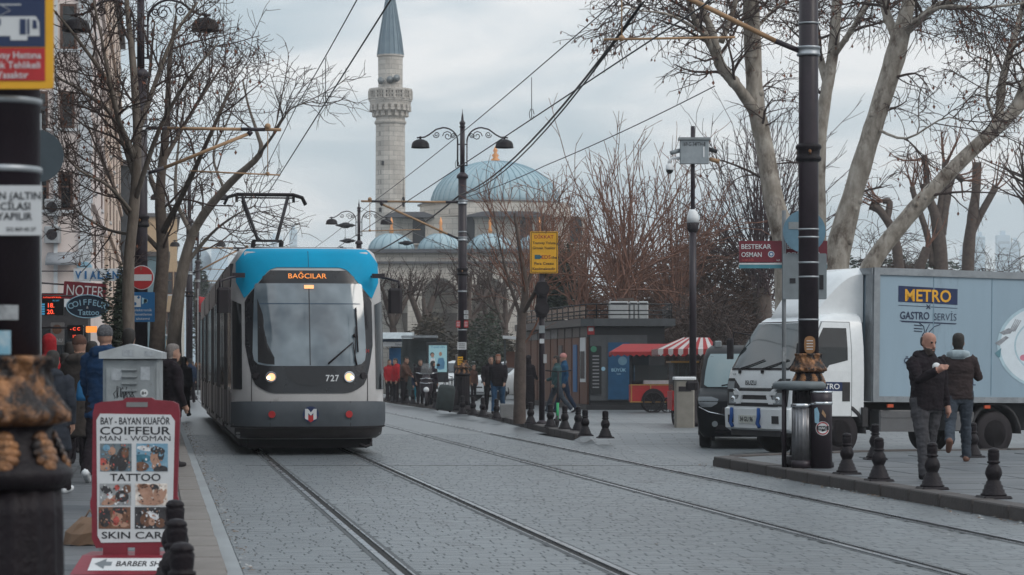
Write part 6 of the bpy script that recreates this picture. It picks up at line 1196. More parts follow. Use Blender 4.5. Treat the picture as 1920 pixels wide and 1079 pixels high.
for i in range(npan):
    a = dl * (L_ * (i + .06) / npan); c_ = dl * (L_ * (i + .94) / npan); b = MB(); b.ext([a + Vector((0, 0, .16)), c_ + Vector((0, 0, .16)), c_ + Vector((0, 0, zr - .32)), a + Vector((0, 0, zr - .32))], nl * .06); p_ = b.build('brown_panel', KBR, kio)
    m_ = (a + c_) / 2 + nl * .065
    if i in (1, 3): b = MB(); b.ext([m_ - dl * .3 + Vector((0, 0, .5)), m_ + dl * .3 + Vector((0, 0, .5)), m_ + dl * .3 + Vector((0, 0, 1.9)), m_ - dl * .3 + Vector((0, 0, 1.9))], nl * .02); b.build('poster', BLUE if i == 1 else KGR, p_)
    if i == 0: b = MB(); b.ext([m_ - dl * .42 + Vector((0, 0, .8)), m_ + dl * .42 + Vector((0, 0, .8)), m_ + dl * .42 + Vector((0, 0, 2.1)), m_ - dl * .42 + Vector((0, 0, 2.1))], nl * .02); o = b.build('poster_case', PAPER, p_); b = MB(); b.ext([m_ - dl * .35 + nl * .022 + Vector((0, 0, .9)), m_ + dl * .35 + nl * .022 + Vector((0, 0, .9)), m_ + dl * .35 + nl * .022 + Vector((0, 0, 1.7)), m_ - dl * .35 + nl * .022 + Vector((0, 0, 1.7))], nl * .004); b.build('poster_print', pDK, o)
    b = MB(); b.ext([a + Vector((0, 0, zr - .3)), c_ + Vector((0, 0, zr - .3)), c_ + Vector((0, 0, zr - .02)), a + Vector((0, 0, zr - .02))], nl * .05); b.build('upper_panel', mat('pale_poster', (.2, .205, .21), .6, var=.4, scale=12) if i in (4, 5, 7, 8) else KGR, kio)
x_ = lambda px: (px - 1105) * k
b = MB(); b.box((x_(1108), -.02, zz(618)), (.2, .03, .3)); o = b.build('red_logo', RED, kio); b = MB(); b.box((x_(1108), -.04, zz(618)), (.14, .01, .1)); b.build('logo_stripe', PAPER, o)
b = MB(); b.box((x_(1160), -.02, zz(690)), (x_(1215) - x_(1108), .04, zz(632) - zz(755))); b.build('grey_surround', KGR, kio)
b = MB(); b.rbox((x_(1117), -.05, zz(694)), (.32, .06, zz(648) - zz(738)), .02); mb_ = b.build('menu_board', mat('menu_black', (.015, .016, .018), .5), kio)
b = MB()
for i in range(10): b.box((x_(1117), -.085, zz(668 + 6.5 * i)), (.19, .008, .035))
b.build('menu_line', mat('menu_print', (.25, .25, .26), .6), mb_); b = MB(); b.disc((x_(1113), -.082, zz(655)), (0, -1, 0), .09, 12, .006); b.build('green_logo', mat('logo_green', (.05, .2, .12), .6), mb_)
b = MB(); b.box((x_(1160), -.05, zz(696)), (.62, .05, zz(645) - zz(752))); dr = b.build('door', mat('kiosk_blue', (.015, .075, .16), .4), kio); letters('BÜYÜK', dr, (x_(1160), -.08, zz(697)), XR, UP, .09, LBLUE, w=.42, bold=.02); letters('büfe', dr, (x_(1160), -.08, zz(703)), XR, UP, .05, LBLUE)
b = MB(); b.disc((x_(1167), -.078, zz(677)), (0, -1, 0), .13, 16, .004); b.build('round_logo', SBLUE, dr); b = MB(); b.disc((x_(1131), -.045, zz(692)), (0, -1, 0), .06, 12, .006); b.build('bird_logo', LBLUE, kio)
b = MB(); b.box((x_(1200), -.05, zz(690)), (.5, .04, zz(650) - zz(735))); b.build('window', GLASSD, kio)
# roof terrace railing
b = MB(); ring = [(lx - .3, ly, 0), (-.1, .1, 0), (.2, -.15, 0), (wR + .2, -.15, 0), (wR + .2, 4, 0)]
for p0, p1 in zip(ring[:-1], ring[1:]):
    p0, p1 = Vector(p0), Vector(p1); n = max(1, int((p1 - p0).length / .8))
    for i in range(n + 1): q_ = p0.lerp(p1, i / n); b.tube([q_ + UP * zt_, q_ + UP * (zg + .05)], .018, 5)
    for z in (zt_ + .12, (zt_ + zg) / 2 + .05, zg + .05): b.tube([p0 + UP * z, p1 + UP * z], .018, 5)
b.build('terrace_railing', KDK, kio)
b = MB(); b.ext([(lx - .3, ly, zt_ + .05), (-.1, .1, zt_ + .05), (-.1, .1, zg), (lx - .3, ly, zg)], (.02, .02, 0)); b.build('railing_glass', glassy('smoked_glass', (.05, .055, .06), .1, .75), kio)
for px0, px1 in ((1143, 1181), (1182, 1198), (1199, 1218)):
    b = MB(); b.rbox(((x_(px0) + x_(px1)) / 2, .8, zt_ + .27), ((px1 - px0) * k * .97, .5, .5), .03); o = b.build('air_conditioner', mat('unit_grey', (.42, .43, .43), .5, var=.1), kio); b = MB(); b.box(((x_(px0) + x_(px1)) / 2, .545, zt_ + .45), ((px1 - px0) * k * .8, .01, .05)); b.build('vent_slot', BLACKR, o)
# pale canopy and advertisement panel behind the thin tree
p = onpav(962, 752); t = thing('bus_shelter', 'small open shelter with pale flat roof left of the kiosk', 'shelter', p); k2 = p.y / F
b = MB(); b.box((0, 0, (752 - 634) * k2), (.75, 1.6, .1), ry=.08); b.build('roof', PAPER, t); b = MB()
for s in (-.3, .3): b.box((s, .5, (752 - 636) * k2 / 2), (.07, .07, (752 - 638) * k2))
b.build('post', KFR, t); b = MB(); b.box((0, .5, 1.5), (.5, .03, .6)); b.build('panel', KBR, t)
t = thing('ad_panel', 'pale standing advertisement panel behind the person in the long black robe', 'sign', onpav(1002, 752)); b = MB(); b.box((0, 0, .95), (.55, .12, 1.8)); b.build('panel', mat('pale_panel', (.35, .36, .37), .5), t); b = MB(); b.box((0, 0, .03), (.6, .3, .06)); b.build('base', KDK, t)
# ---- red food carts
def scallop(b, pts, drop, n, m=0):
    for (p0, p1) in zip(pts[:-1], pts[1:]):
        p0, p1 = Vector(p0), Vector(p1)
        for i in range(n):
            a = p0.lerp(p1, i / n); c_ = p0.lerp(p1, (i + 1) / n); b.ext([a, c_, c_ - UP * drop * .6, (a + c_) / 2 - UP * drop, a - UP * drop * .6], Vector((0, 0, 0)) + (c_ - a).cross(UP).normalized() * .012, m if not isinstance(m, tuple) else m[i % 2])
p = onpav(1222, 774); Y = p.y; k = Y / F
t = thing('food_cart', 'red food cart with plain red canopy and spoked wheels before the kiosk', 'food cart', p, 0, 'red street food carts'); zz = lambda py: EYE - PAV + (HY - py) * k; x_ = lambda px: (px - 1222) * k
b = MB(); b.box((0, .45, (zz(722) + zz(754)) / 2), (x_(1262) - x_(1182), .9, zz(722) - zz(754))); b.build('body', RED, t)
b = MB()
for px in (1184, 1220, 1260): b.box((x_(px), -.008, (zz(722) + zz(754)) / 2), (.03, .02, zz(722) - zz(754)))
b.box((0, -.008, zz(722)), (x_(1262) - x_(1180), .03, .03)); b.box((0, -.008, zz(754)), (x_(1262) - x_(1180), .03, .03)); b.build('gold_trim', mat('gold_trim', (.45, .25, .08), .4, .4), t)
b = MB()
for px in (1184, 1260):
    for y in (.03, .87): b.tube([(x_(px), y, zz(722)), (x_(px), y, zz(660))], .018, 6)
b.build('canopy_post', KFR, t)
b = MB(); b.box((x_(1222), .5, zz(700)), (.9, .5, (zz(690) - zz(720)))); b.build('glass_case', glassy('case_glass', (.1, .11, .11), .1, .6), t); b = MB(); b.box((x_(1232), .4, zz(717)), (.7, .4, .1)); b.build('tray', PAPER, t)
x0, x1, ze, zp = x_(1146), x_(1284), zz(660), zz(645)
b = MB(); b.loft([[(x0, -.5, ze), (x1, -.5, ze), (x1, 1.4, ze), (x0, 1.4, ze)], [(x0 + .35, .2, zp), (x1 - .35, .2, zp), (x1 - .35, .7, zp), (x0 + .35, .7, zp)]], sm=False); scallop(b, [(x0, 1.4, ze), (x0, -.5, ze), (x1, -.5, ze), (x1, 1.4, ze)], .13, 12); b.build('canopy', mat('canopy_red', (.3, .026, .028), .8, var=.15), t)
def spoke_wheel(t, c, r, axis, n=10):
    c = Vector(c); a, b2 = perp(Vector(axis)); b = MB(); b.tube([c + (a * math.cos(i * math.pi / 12) + b2 * math.sin(i * math.pi / 12)) * r for i in range(25)], .025, 6, caps=False)
    for i in range(n): q_ = 2 * math.pi * i / n; b.tube([c, c + (a * math.cos(q_) + b2 * math.sin(q_)) * r], .01, 4)
    b.ball(c, .05, 8, 6); b.build('wheel', BLACKR, t)
spoke_wheel(t, (x_(1225), -.08, .27), .27, (0, 1, 0)); spoke_wheel(t, (x_(1225), .98, .27), .27, (0, 1, 0)); spoke_wheel(t, (x_(1252), -.06, .2), .2, (0, 1, 0))
b = MB(); b.ext([(x_(1225) + .33 * math.cos(q * math.pi / 10), -.03, .3 + .36 * math.sin(q * math.pi / 10)) for q in range(11)], (0, .04, 0)); b.build('wheel_arch', BLACKR, t)
p = onpav(1268, 798); Y = p.y; k = Y / F
t = thing('food_cart', 'food cart under red and white striped canopy beside the camera mast', 'food cart', p, 0, 'red street food carts'); zz = lambda py: EYE - PAV + (HY - py) * k; x_ = lambda px: (px - 1268) * k
b = MB(); b.box((x_(1284), .8, (zz(735) + zz(770)) / 2), (.55, 1.6, zz(735) - zz(770))); b.build('body', RED, t); b = MB(); b.box((x_(1284), .8, zz(706)), (.5, 1.5, zz(680) - zz(734))); b.build('glass_case', MATS.get('x') or bpy.data.materials['case_glass'], t); b = MB(); b.box((x_(1284), .8, zz(679)), (.6, 1.7, .04)); b.build('shelf', mat('gold_trim', (.45, .25, .08)), t)
spoke_wheel(t, (x_(1267), .25, .28), .27, (1, .15, 0)); spoke_wheel(t, (x_(1300), .25, .28), .27, (1, .15, 0))
b = MB(); b.box((x_(1266), .1, zz(742)), (.14, .5, .2)); b.build('wheel_guard', RED, t)
b = MB()
for px, y in ((1272, .1), (1297, .1), (1272, 1.5), (1297, 1.5)): b.tube([(x_(px), y, zz(735)), (x_(px), y, zz(655))], .016, 6)
b.build('canopy_post', KFR, t)
x0, x1, ze, zp = x_(1231), x_(1342), zz(655), zz(633); CANW = mat('canopy_white', (.46, .43, .42), .7); n = 12; b = MB()
for i in range(n):
    a, c_ = x0 + (x1 - x0) * i / n, x0 + (x1 - x0) * (i + 1) / n; ra, rc = [x0 + .6 + (x1 - x0 - .7) * j / n for j in (i, i + 1)]
    b.add([(a, -.6, ze), (c_, -.6, ze), (rc, .4, zp), (ra, .4, zp), (c_, 2.0, ze), (a, 2.0, ze)], [(0, 1, 2, 3), (3, 2, 4, 5)], i % 2)
    b.ext([(a, -.6, ze), (c_, -.6, ze), (c_, -.6, ze - .1), ((a + c_) / 2, -.6, ze - .15), (a, -.6, ze - .1)], (0, -.012, 0), i % 2)
    y0, y1 = -.6 + 2.6 * i / n, -.6 + 2.6 * (i + 1) / n
    for X in (x0, x1): b.ext([(X, y0, ze), (X, y1, ze), (X, y1, ze - .1), (X, (y0 + y1) / 2, ze - .15), (X, y0, ze - .1)], (.012, 0, 0), i % 2)
b.add([(x0, -.6, ze), (x0 + .6, .4, zp), (x0, 2.0, ze)], [(0, 1, 2)], 1); b.add([(x1, -.6, ze), (x1 - .1, .4, zp), (x1, 2.0, ze)], [(0, 1, 2)], 0)
o = b.build('canopy', [CANW, MATS['canopy_red']], t)
# ---- tram stop shelter and light box
p = onpav(745, 742); Y = p.y; k = Y / F
t = thing('tram_stop_shelter', 'tram stop shelter with blue header board just right of the tram', 'shelter', p); zz = lambda py: EYE - PAV + (HY - py) * k; x_ = lambda px: (px - 745) * k
b = MB(); b.loft([[(x_(700) , y, zz(636) + .0 + h) for y, h in ((-.6, 0), (-.4, .25), (1.6, .3), (1.6, .15), (-.4, .1))], [(x_(774), y, zz(636) + h) for y, h in ((-.6, 0), (-.4, .25), (1.6, .3), (1.6, .15), (-.4, .1))]], sm=False); b.build('roof', mat('shelter_roof', (.45, .5, .52), .4, .2), t)
b = MB(); b.box((x_(735), -.3, zz(638.5)), (x_(771) - x_(700), .1, 6 * k)); b.build('header_board', mat('header_navy', (.02, .05, .1), .4), t); b = MB(); b.box((x_(735), -.3, zz(646)), (x_(768) - x_(700), .1, 8 * k)); hb2 = b.build('name_board', PAPER, t); letters('Sultanahmet', hb2, (x_(754), -.352, zz(648.5)), XR, UP, 4.5 * k, NAVY, w=24 * k)
b = MB()
for px, y in ((768, -.2), (764, 1.3), (728, 1.3), (765, -.1)): b.tube([(x_(px), y, 0), (x_(px), y, zz(640))], .04, 8)
b.build('post', STEEL, t); b = MB(); b.box((x_(748), 1.3, zz(690)), (x_(764) - x_(730), .03, zz(655) - zz(735))); b.build('glass_panel', glassy('shelter_glass', (.06, .085, .09), .08, .8), t); b = MB(); b.box((x_(738), 1.2, zz(668)), (.5, .05, .7)); b.build('route_map', BLUE, t)
b = MB(); b.lathe([(.03, .28), (.1, .22), (.09, .1), (.12, .05), (.02, 0)], (x_(767), -.4, zz(650)), 12); b.build('loudspeaker', WPLAST, t)
p = P(786, 0, 96); t = thing('glass_shelter', 'low glass sided shelter between tram stop and lit poster', 'shelter', (p.x, 96, PAV)); b = MB(); b.box((0, .6, 2.42), (1.4, 1.3, .08)); b.build('roof', STEEL, t); b = MB(); b.box((0, 1.2, 1.2), (1.3, .03, 2.3)); b.box((-.66, .6, 1.2), (.03, 1.2, 2.3)); b.build('glass_panel', bpy.data.materials['shelter_glass'], t)
Y = 92; k = Y / F; p = P(820, 0, Y); t = thing('light_box', 'standing advertising light box with pale blue poster of two people', 'sign', (p.x, Y, PAV)); zz = lambda py: EYE - PAV + (HY - py) * k; x_ = lambda px: (px - 820) * k
b = MB(); b.rbox((0, .1, (zz(642) + .25) / 2), (41 * k, .2, zz(642) - .25), .02); b.build('frame', KDK, t); b = MB(); b.box((0, .1, .13), (.3, .15, .26)); b.build('foot', KDK, t)
b = MB(); b.box((x_(821), -.008, zz(673)), (34 * k, .016, 50 * k)); po = b.build('poster', emis('lit_poster', (.3, .52, .58), .5), t)
def shp(pts, m, d): b = MB(); b.poly([(x_(px), -.016 - d, zz(py)) for px, py in pts]); b.build('printed_shape', m, po)
shp(circ(826, 664, 3, 4, 12), pSK, .002); shp([(818, 690), (822, 672), (831, 671), (834, 680), (833, 692), (824, 694)], mat('print_blue', (.1, .25, .4), .6), .001); shp(circ(811, 667, 3, 4, 12), pSK, .002); shp(circ(810.5, 665, 4, 4, 12), pDK, .0015); shp([(806, 680), (808, 672), (815, 672), (817, 684), (808, 686)], pLT, .001)
letters('Tremfil APs', po, (x_(821), -.019, zz(653)), XR, UP, 4 * k, BLUE, w=26 * k)
# ---- white plastic barrier
p = onpav(832, 755); t = thing('plastic_barrier', 'white plastic road barrier before the far white car', 'barrier', p); k = p.y / F
b = MB()
for i in range(7): b.box(((i - 3) * .17, 0, .42), (.04, .05, .5))
for z in (.2, .42, .66): b.box((0, 0, z), (1.15, .07, .08))
b.build('panel', WPLAST, t); b = MB(); b.box((-.4, 0, .06), (.1, .4, .12)); b.box((.4, 0, .06), (.1, .4, .12)); b.build('foot', WPLAST, t)
p = onpav(912, 775); b = MB(); t = thing('stone_block', 'small grey stone block behind the legs of the man in black', 'block', (P(950, 0, 60).x, 60.5, PAV)); b.rbox((0, 0, .17), (.34, .34, .34), .02); b.build('block_body', mat('grey_block', (.2, .2, .2), .8), t)
# ---- parked scooter seen from the front
p = onpav(800, 762); t = thing('motor_scooter', 'black motor scooter parked facing the road among the bollards', 'scooter', p, R(0))
b = MB(); b.ell([(.3, .1, .05, 0, -.25), (.5, .2, .07, 0, -.22), (.72, .21, .08, 0, -.2), (.9, .13, .08, 0, -.18), (1.0, .1, .07, 0, -.16)], 16); b.build('front_shield', BLACK, t)
b = MB(); b.ell([(.45, .12, .45, 0, .45), (.62, .17, .5, 0, .5), (.75, .15, .42, 0, .5), (.8, .1, .3, 0, .5)], 16); b.build('seat', BLACKR, t); b = MB(); b.box((0, .1, .32), (.28, .5, .1)); b.build('footboard', BLACKR, t)
b = MB(); b.ball((0, -.3, .52), (.09, .06, .09), 14, 8); b.build('headlight', WPLAST, t); b = MB(); b.tube([(-.34, -.1, 1.06), (-.12, -.16, 1.02), (.12, -.16, 1.02), (.34, -.1, 1.06)], .016, 6); b.build('handlebar', CHROME, t)
b = MB(); b.ell([(1.0, .2, .012, 0, -.22), (1.25, .16, .012, 0, -.12), (1.35, .1, .012, 0, -.08)], 14); b.build('wind_shield', glassy('shield_glass', (.2, .2, .2), .1, .4), t)
wheel(t, (0, -.36, .22), .22, .1, GREYM, 0, (1, 0, 0)); wheel(t, (0, .78, .22), .22, .11, GREYM, 0, (1, 0, 0))
for s in (-1, 1): b = MB(); b.tube([(.3 * s, -.12, 1.06), (.36 * s, -.14, 1.25)], .008, 4); b.ball((.37 * s, -.14, 1.3), (.06, .015, .045), 10, 6); b.build('mirror', BLACKR, t)
b = MB(); b.tube([(-.2, -.29, .86), (0, -.31, .89), (.2, -.29, .86)], .012, 5); b.tube([(-.2, -.3, .74), (0, -.32, .72), (.2, -.3, .74)], .012, 5); b.build('chrome_trim', CHROME, t)
# ---- heap of luggage: trolley bag, boxes
def bag(label, cat, px, py, w_, d_, h_, m, lean=0):
    t = thing(cat, label, cat.replace('_', ' '), onpav(px, py)); b = MB(); b.ell([(.05, w_ * .46, d_ * .45), (.08, w_ * .5, d_ * .5), (h_ * .85, w_ * .48, d_ * .48), (h_ * .97, w_ * .4, d_ * .4), (h_, w_ * .3, d_ * .3)], 20, p=3.6); b.build('bag_body', m, t); b = MB(); b.tube([(-.1, 0, h_), (-.1, 0, h_ + .25), (.1, 0, h_ + .25), (.1, 0, h_)], .012, 5); b.build('handle', BLACKR, t)
    b = MB()
    for sx in (-1, 1): b.ball((sx * w_ * .35, -d_ * .3, .04), .04, 8, 6)
    b.build('castor', BLACKR, t); t.rotation_euler.y = lean
bag('grey green trolley bag leaning in the luggage heap by the scooter', 'travel_bag', 832, 772, .5, .35, .75, mat('bag_green', (.04, .05, .05), .8, var=.3), R(8)); bag('black upright suitcase at the right of the luggage heap', 'travel_bag', 851, 770, .46, .36, .66, BLACKR, R(-3)); bag('dark brown holdall behind the black suitcase', 'travel_bag', 842, 768, .6, .4, .6, mat('bag_brown', (.05, .035, .03), .8, var=.3))
# ---- e-scooter beside the teal walker
p = onpav(1047, 800); t = thing('kick_scooter', 'green and black electric kick scooter parked behind the bollards', 'scooter', p, R(78)); b = MB(); b.box((.25, 0, .14), (.7, .16, .05)); b.build('deck', BLACK, t); b = MB(); b.tube([(-.12, 0, .12), (-.08, 0, .5)], .03, 8); b.build('stem', mat('scooter_green', (.03, .32, .12), .4), t); b = MB(); b.tube([(-.085, 0, .48), (.0, 0, 1.15)], .022, 8); b.build('upper_stem', BLACKR, t); b = MB(); b.tube([(.0, -.28, 1.18), (.02, 0, 1.15), (.0, .28, 1.18)], .016, 6); b.build('handlebar', BLACKR, t)
spoke_wheel(t, (-.14, 0, .11), .1, (0, 1, 0), 5); spoke_wheel(t, (.66, 0, .11), .1, (0, 1, 0), 5)
# ---- far left street props: parked cars as dark shapes, bins
for i, (px, Y, lab, m) in enumerate(((336, 150, 'grey van parked far down the left kerb', GREYM), (322, 120, 'dark car parked down the left pavement beyond the people', VANB))):
    p = P(px, 0, Y); car('parked_car', lab, 'car', (p.x, Y, .0), R(-90) + TH, Lc, -3.9, m, (.3, .74, (-.75, -3.1)), GLASSD, Dc)
# ================================================================ PEOPLE
from mathutils import noise as mnoise
SKIN = mat('skin', (.34, .195, .14), .55, var=.1, scale=20); HAIRD = mat('dark_hair', (.02, .016, .014), .7, var=.3, scale=60, bump=.4, bscale=90); HAIRG = mat('grey_hair', (.16, .14, .13), .7, var=.25, scale=60)
def cloth(name, c, var=.22): return mat(name, c, .9, var=var, scale=9, bump=.5, bscale=16, spec=.12)
CB, CN, CBR = cloth('black_cloth', (.0165, .0125, .0155)), cloth('navy_cloth', (.018, .03, .058)), cloth('brown_cloth', (.042, .03, .03))
def smooth_path(pts, n=3):
    return pts
def person(label, loc, rz, h=1.74, jacket=CB, trousers=CB, shoes=BLACKR, hair=HAIRD, skin=SKIN, legs=((0, 0), (0, 0)), arms=((5, 8, 10), (5, 8, 10)), hem=.84, coat=None, puffer=0, hood=None, hat=None, bald=False, beard=None, look=0, lean=0, vox=.016, build_=1.0, robe=None, tilt=0, cuffs=None, hands=True, pants2=None):
    """legs: (hip swing forward, knee bend); arms: (swing forward, out, elbow bend [, inward turn]). Faces -Y."""
    t = thing('person', label, 'person', loc, rz); S = h / 1.75
    src = MB(); lab = {'j': 0, 't': 1, 's': 2, 'k': 3, 'h': 4, 'x': 5, 'd': 6, 'w': 7}; V = Vector
    fw = V((0, -1, 0)); up = V((0, 0, 1))
    joints = []
    for s, (sw, kn) in zip((-1, 1), legs):       # -1: picture left when facing the camera
        hip = V((.092 * s * build_, 0, .91)); a = R(sw); d1 = V((0, -math.sin(a), -math.cos(a))); knee = hip + d1 * .42; a2 = R(sw - kn); d2 = V((.01 * s, -math.sin(a2), -math.cos(a2))); ank = knee + d2 * .41; joints.append((hip, knee, ank, a2))
    low = min(j[2].z for j in joints); dz = .075 - low
    for hip, knee, ank, a2 in joints:
        for q in (hip, knee, ank): q.z += dz
        m = lab['t']; bw = build_
        src.tube([hip + V((0, 0, .06)), hip.lerp(knee, .35), hip.lerp(knee, .75), knee, knee.lerp(ank, .3), knee.lerp(ank, .7), ank + V((0, 0, -.02))], [.1 * bw, .096 * bw, .075 * bw, .066 * bw, .068 * bw, .06 * bw, .062 * bw], 12, m)
        ft = R(-min(60, max(-25, math.degrees(-a2) * .9))); fd = V((.12 if hip.x > 0 else -.12, -math.cos(a2 * .8), math.sin(a2 * .8) * 1.0)).normalized()
        base = ank + V((0, 0, -.035)); src.tube([base - fd * .085, base - fd * .06, base + fd * .03, base + fd * .1, base + fd * .155, base + fd * .175], [.025, .042, .046, .042, .034, .015], 10, lab['s'])
    o = V((0, 0, dz)); ln = R(lean); 
    def tp(x, y, z): q = V((x, y, z - .95)); return V((q.x, q.y * math.cos(ln) - q.z * math.sin(ln), q.y * math.sin(ln) + q.z * math.cos(ln) + .95)) + o
    def torso(levels, m, n=24, p=2.3):
        rings = []
        for i, (z, rx, ry, cyy) in enumerate(levels):
            rings.append([tp(rx * math.copysign(abs(math.cos(2 * math.pi * j / n)) ** (2 / p), math.cos(2 * math.pi * j / n)), cyy + ry * math.copysign(abs(math.sin(2 * math.pi * j / n)) ** (2 / p), math.sin(2 * math.pi * j / n)), z) for j in range(n)])
        src.loft(rings, m)
    w = build_
    torso([(.80, .15 * w, .11 * w, 0), (.88, .172 * w, .125 * w, .0), (.98, .165 * w, .115 * w, 0)], lab['t'])
    lv = [(hem, .178 * w, .128 * w, 0), (hem + .02, .186 * w, .134 * w, 0), (1.0, .178 * w, .13 * w, -.008), (1.1, .176 * w, .132 * w, -.012), (1.2, .186 * w, .136 * w, -.008), (1.3, .196 * w, .135 * w, 0), (1.38, .188 * w, .122 * w, .005), (1.43, .15 * w, .1 * w, .012), (1.465, .11 * w, .085 * w, .018), (1.5, .086, .08, .012), (1.535, .08, .078, .006)]
    if coat: lv = [(coat, .2 * w, .15 * w, 0), (coat + .02, .206 * w, .155 * w, 0)] + [q for q in lv if q[0] > coat + .04]
    if puffer:
        fine = []
        for a, b in zip(lv[:-1], lv[1:]):
            kk = max(1, int((b[0] - a[0]) / .018))
            for i in range(kk): u = i / kk; z = a[0] + (b[0] - a[0]) * u; f = 1 + puffer * (abs(math.sin(z * math.pi / .075)) ** .6 - .6) if z < 1.44 else 1; fine.append((z, (a[1] + (b[1] - a[1]) * u) * f, (a[2] + (b[2] - a[2]) * u) * f, a[3] + (b[3] - a[3]) * u))
        lv = fine + [lv[-1]]
    torso(lv, lab['j'])
    if robe is not None: torso([(.1 - dz, .2, .17, 0), (.4, .21, .18, 0), (.9, .2, .16, 0), (1.1, .19, .145, 0)], lab['j'])
    for s, A in zip((-1, 1), arms):
        sw, ou, el = A[:3]; inn = A[3] if len(A) > 3 else 10
        sh = tp(.168 * s * w, .008, 1.398); a, c_ = R(sw), R(ou)
        d1 = V((s * math.sin(c_), -math.sin(a) * math.cos(c_), -math.cos(a) * math.cos(c_))); elb = sh + d1 * .29
        a2, c2 = R(sw + el), R(ou * .5 - inn); d2 = V((s * math.sin(c2), -math.sin(a2) * math.cos(c2), -math.cos(a2) * math.cos(c2))); wr = elb + d2 * .25
        pu = 1.0 + puffer * .8; pts = [sh + V((-.03 * s, 0, .012)), sh + V((.005 * s, 0, -.01)), sh.lerp(elb, .5), elb, elb.lerp(wr, .5), wr]
        src.tube(pts, [.066 * w, .07 * w * pu, .064 * w * pu, .058 * pu, .052 * pu, .045 * pu], 12, lab['j'])
        if hands:
            hd = d2; side = V((s, 0, 0)); side = (side - hd * side.dot(hd)).normalized(); pal = hd.cross(side)
            src.tube([wr - hd * .02, wr + hd * .03, wr + hd * .085], [.03, .036, .034], 10, lab['k'])
            for f in range(4):
                kx = (-.027 + .018 * f); b0 = wr + hd * .075 + pal * kx; ln_ = (.062, .075, .07, .055)[f]; cur = -side * .02
                src.tube([b0, b0 + hd * ln_ * .55 + cur * .5, b0 + hd * ln_ + cur * 1.6], [.0105, .0095, .007], 6, lab['k'])
            th0 = wr + hd * .025 - pal * .028; src.tube([th0, th0 + hd * .035 - pal * .022, th0 + hd * .065 - pal * .022 - side * .01], [.0125, .011, .008], 6, lab['k'])
            if cuffs: src.tube([wr - d2 * .03, wr + d2 * .005], [.045, .046], 10, lab['x'])
    # neck and head
    src.tube([tp(0, .015, 1.44), tp(0, -.0, 1.53)], [.06, .055], 12, lab['k'])
    hc = tp(0, -.018, 1.515); lk, ti = R(look), R(tilt)
    def hp(x, y, z):
        z2 = z * math.cos(ti) + (-y) * -math.sin(ti) * 0 - y * 0; y2 = y * math.cos(ti) - z * math.sin(ti) * 1.0; z2 = z * math.cos(ti) + y * math.sin(ti)
        return hc + V((x * math.cos(lk) - y2 * math.sin(lk), x * math.sin(lk) + y2 * math.cos(lk), z2))
    def hring(z, rx, yf, yb, n=18): return [hp(rx * math.cos(2 * math.pi * j / n), (yf + yb) / 2 + (yb - yf) / 2 * math.sin(2 * math.pi * j / n), z) for j in range(n)]
    src.loft([hring(*q) for q in ((-.01, .03, -.085, -.02), (.0, .043, -.094, .01), (.03, .056, -.098, .05), (.065, .066, -.097, .082), (.1, .072, -.095, .094), (.14, .075, -.094, .1), (.175, .073, -.09, .098), (.205, .062, -.074, .084), (.225, .04, -.045, .055), (.232, .012, -.01, .02))], lab['k'])
    src.tube([hp(0, -.088, .125), hp(0, -.106, .1), hp(0, -.12, .082), hp(0, -.104, .07)], [.01, .013, .017, .012], 8, lab['k'])
    for s in (-1, 1):
        src.ball(hp(.075 * s, .01, .1), (.012, .02, .032), 8, 6, lab['k'])
        src.ball(hp(.03 * s, -.091, .122), (.007, .004, .0035), 8, 5, lab['d']); src.tube([hp(.016 * s, -.096, .139), hp(.046 * s, -.088, .14)], .005, 5, lab['h'] if not bald else lab['d'])
    src.tube([hp(-.024, -.1, .045), hp(.024, -.1, .045)], .0065, 5, lab['x'] if False else lab['k'])
    if beard: src.loft([hring(z, rx, yf, yb) for z, rx, yf, yb in ((-.018, .035, -.098, .0), (.0, .052, -.104, .02), (.035, .064, -.106, .03), (.058, .068, -.103, .03))], lab['h'])
    if bald: src.loft([hring(z, rx, yf, yb) for z, rx, yf, yb in ((.06, .064, .0, .098), (.1, .079, .0, .104), (.14, .081, .0, .108), (.165, .078, .02, .104))], lab['h'])
    elif not hat: src.loft([hring(z, rx, yf, yb) for z, rx, yf, yb in ((.015, .05, .04, .085), (.05, .068, .02, .102), (.1, .08, .0, .108), (.15, .083, -.05, .112), (.18, .082, -.098, .11), (.215, .07, -.088, .095), (.24, .045, -.05, .06), (.246, .012, -.01, .02))], lab['h'])
    if hat: src.loft([hring(z, rx, yf, yb) for z, rx, yf, yb in ((.13, .086, -.104, .112), (.145, .089, -.108, .116), (.17, .089, -.106, .115), (.21, .078, -.09, .1), (.245, .05, -.055, .065), (.255, .015, -.015, .025))], lab['x'])
    if hood == 'up': src.loft([hring(z, rx, yf, yb) for z, rx, yf, yb in ((-.06, .1, -.05, .12), (.0, .1, -.035, .125), (.1, .102, -.05, .14), (.18, .1, -.08, .135), (.235, .075, -.07, .1), (.262, .03, -.02, .05))], lab['j'])
    elif hood: src.tube([tp(-.1, -.05, 1.44), tp(-.115, .04, 1.47), tp(-.06, .105, 1.465), tp(.06, .105, 1.465), tp(.115, .04, 1.47), tp(.1, -.05, 1.44)], [.03, .05, .066, .066, .05, .03], 10, lab['x'] if hood == 'x' else lab['j'])
    for i in range(len(src.v)): v = src.v[i]; src.v[i] = (v[0] * S, v[1] * S, v[2] * S)
    me = bpy.data.meshes.new('tmp'); me.from_pydata(src.v, [], src.f); tri_lab = src.m; bv = BVHTree.FromPolygons(src.v, src.f)
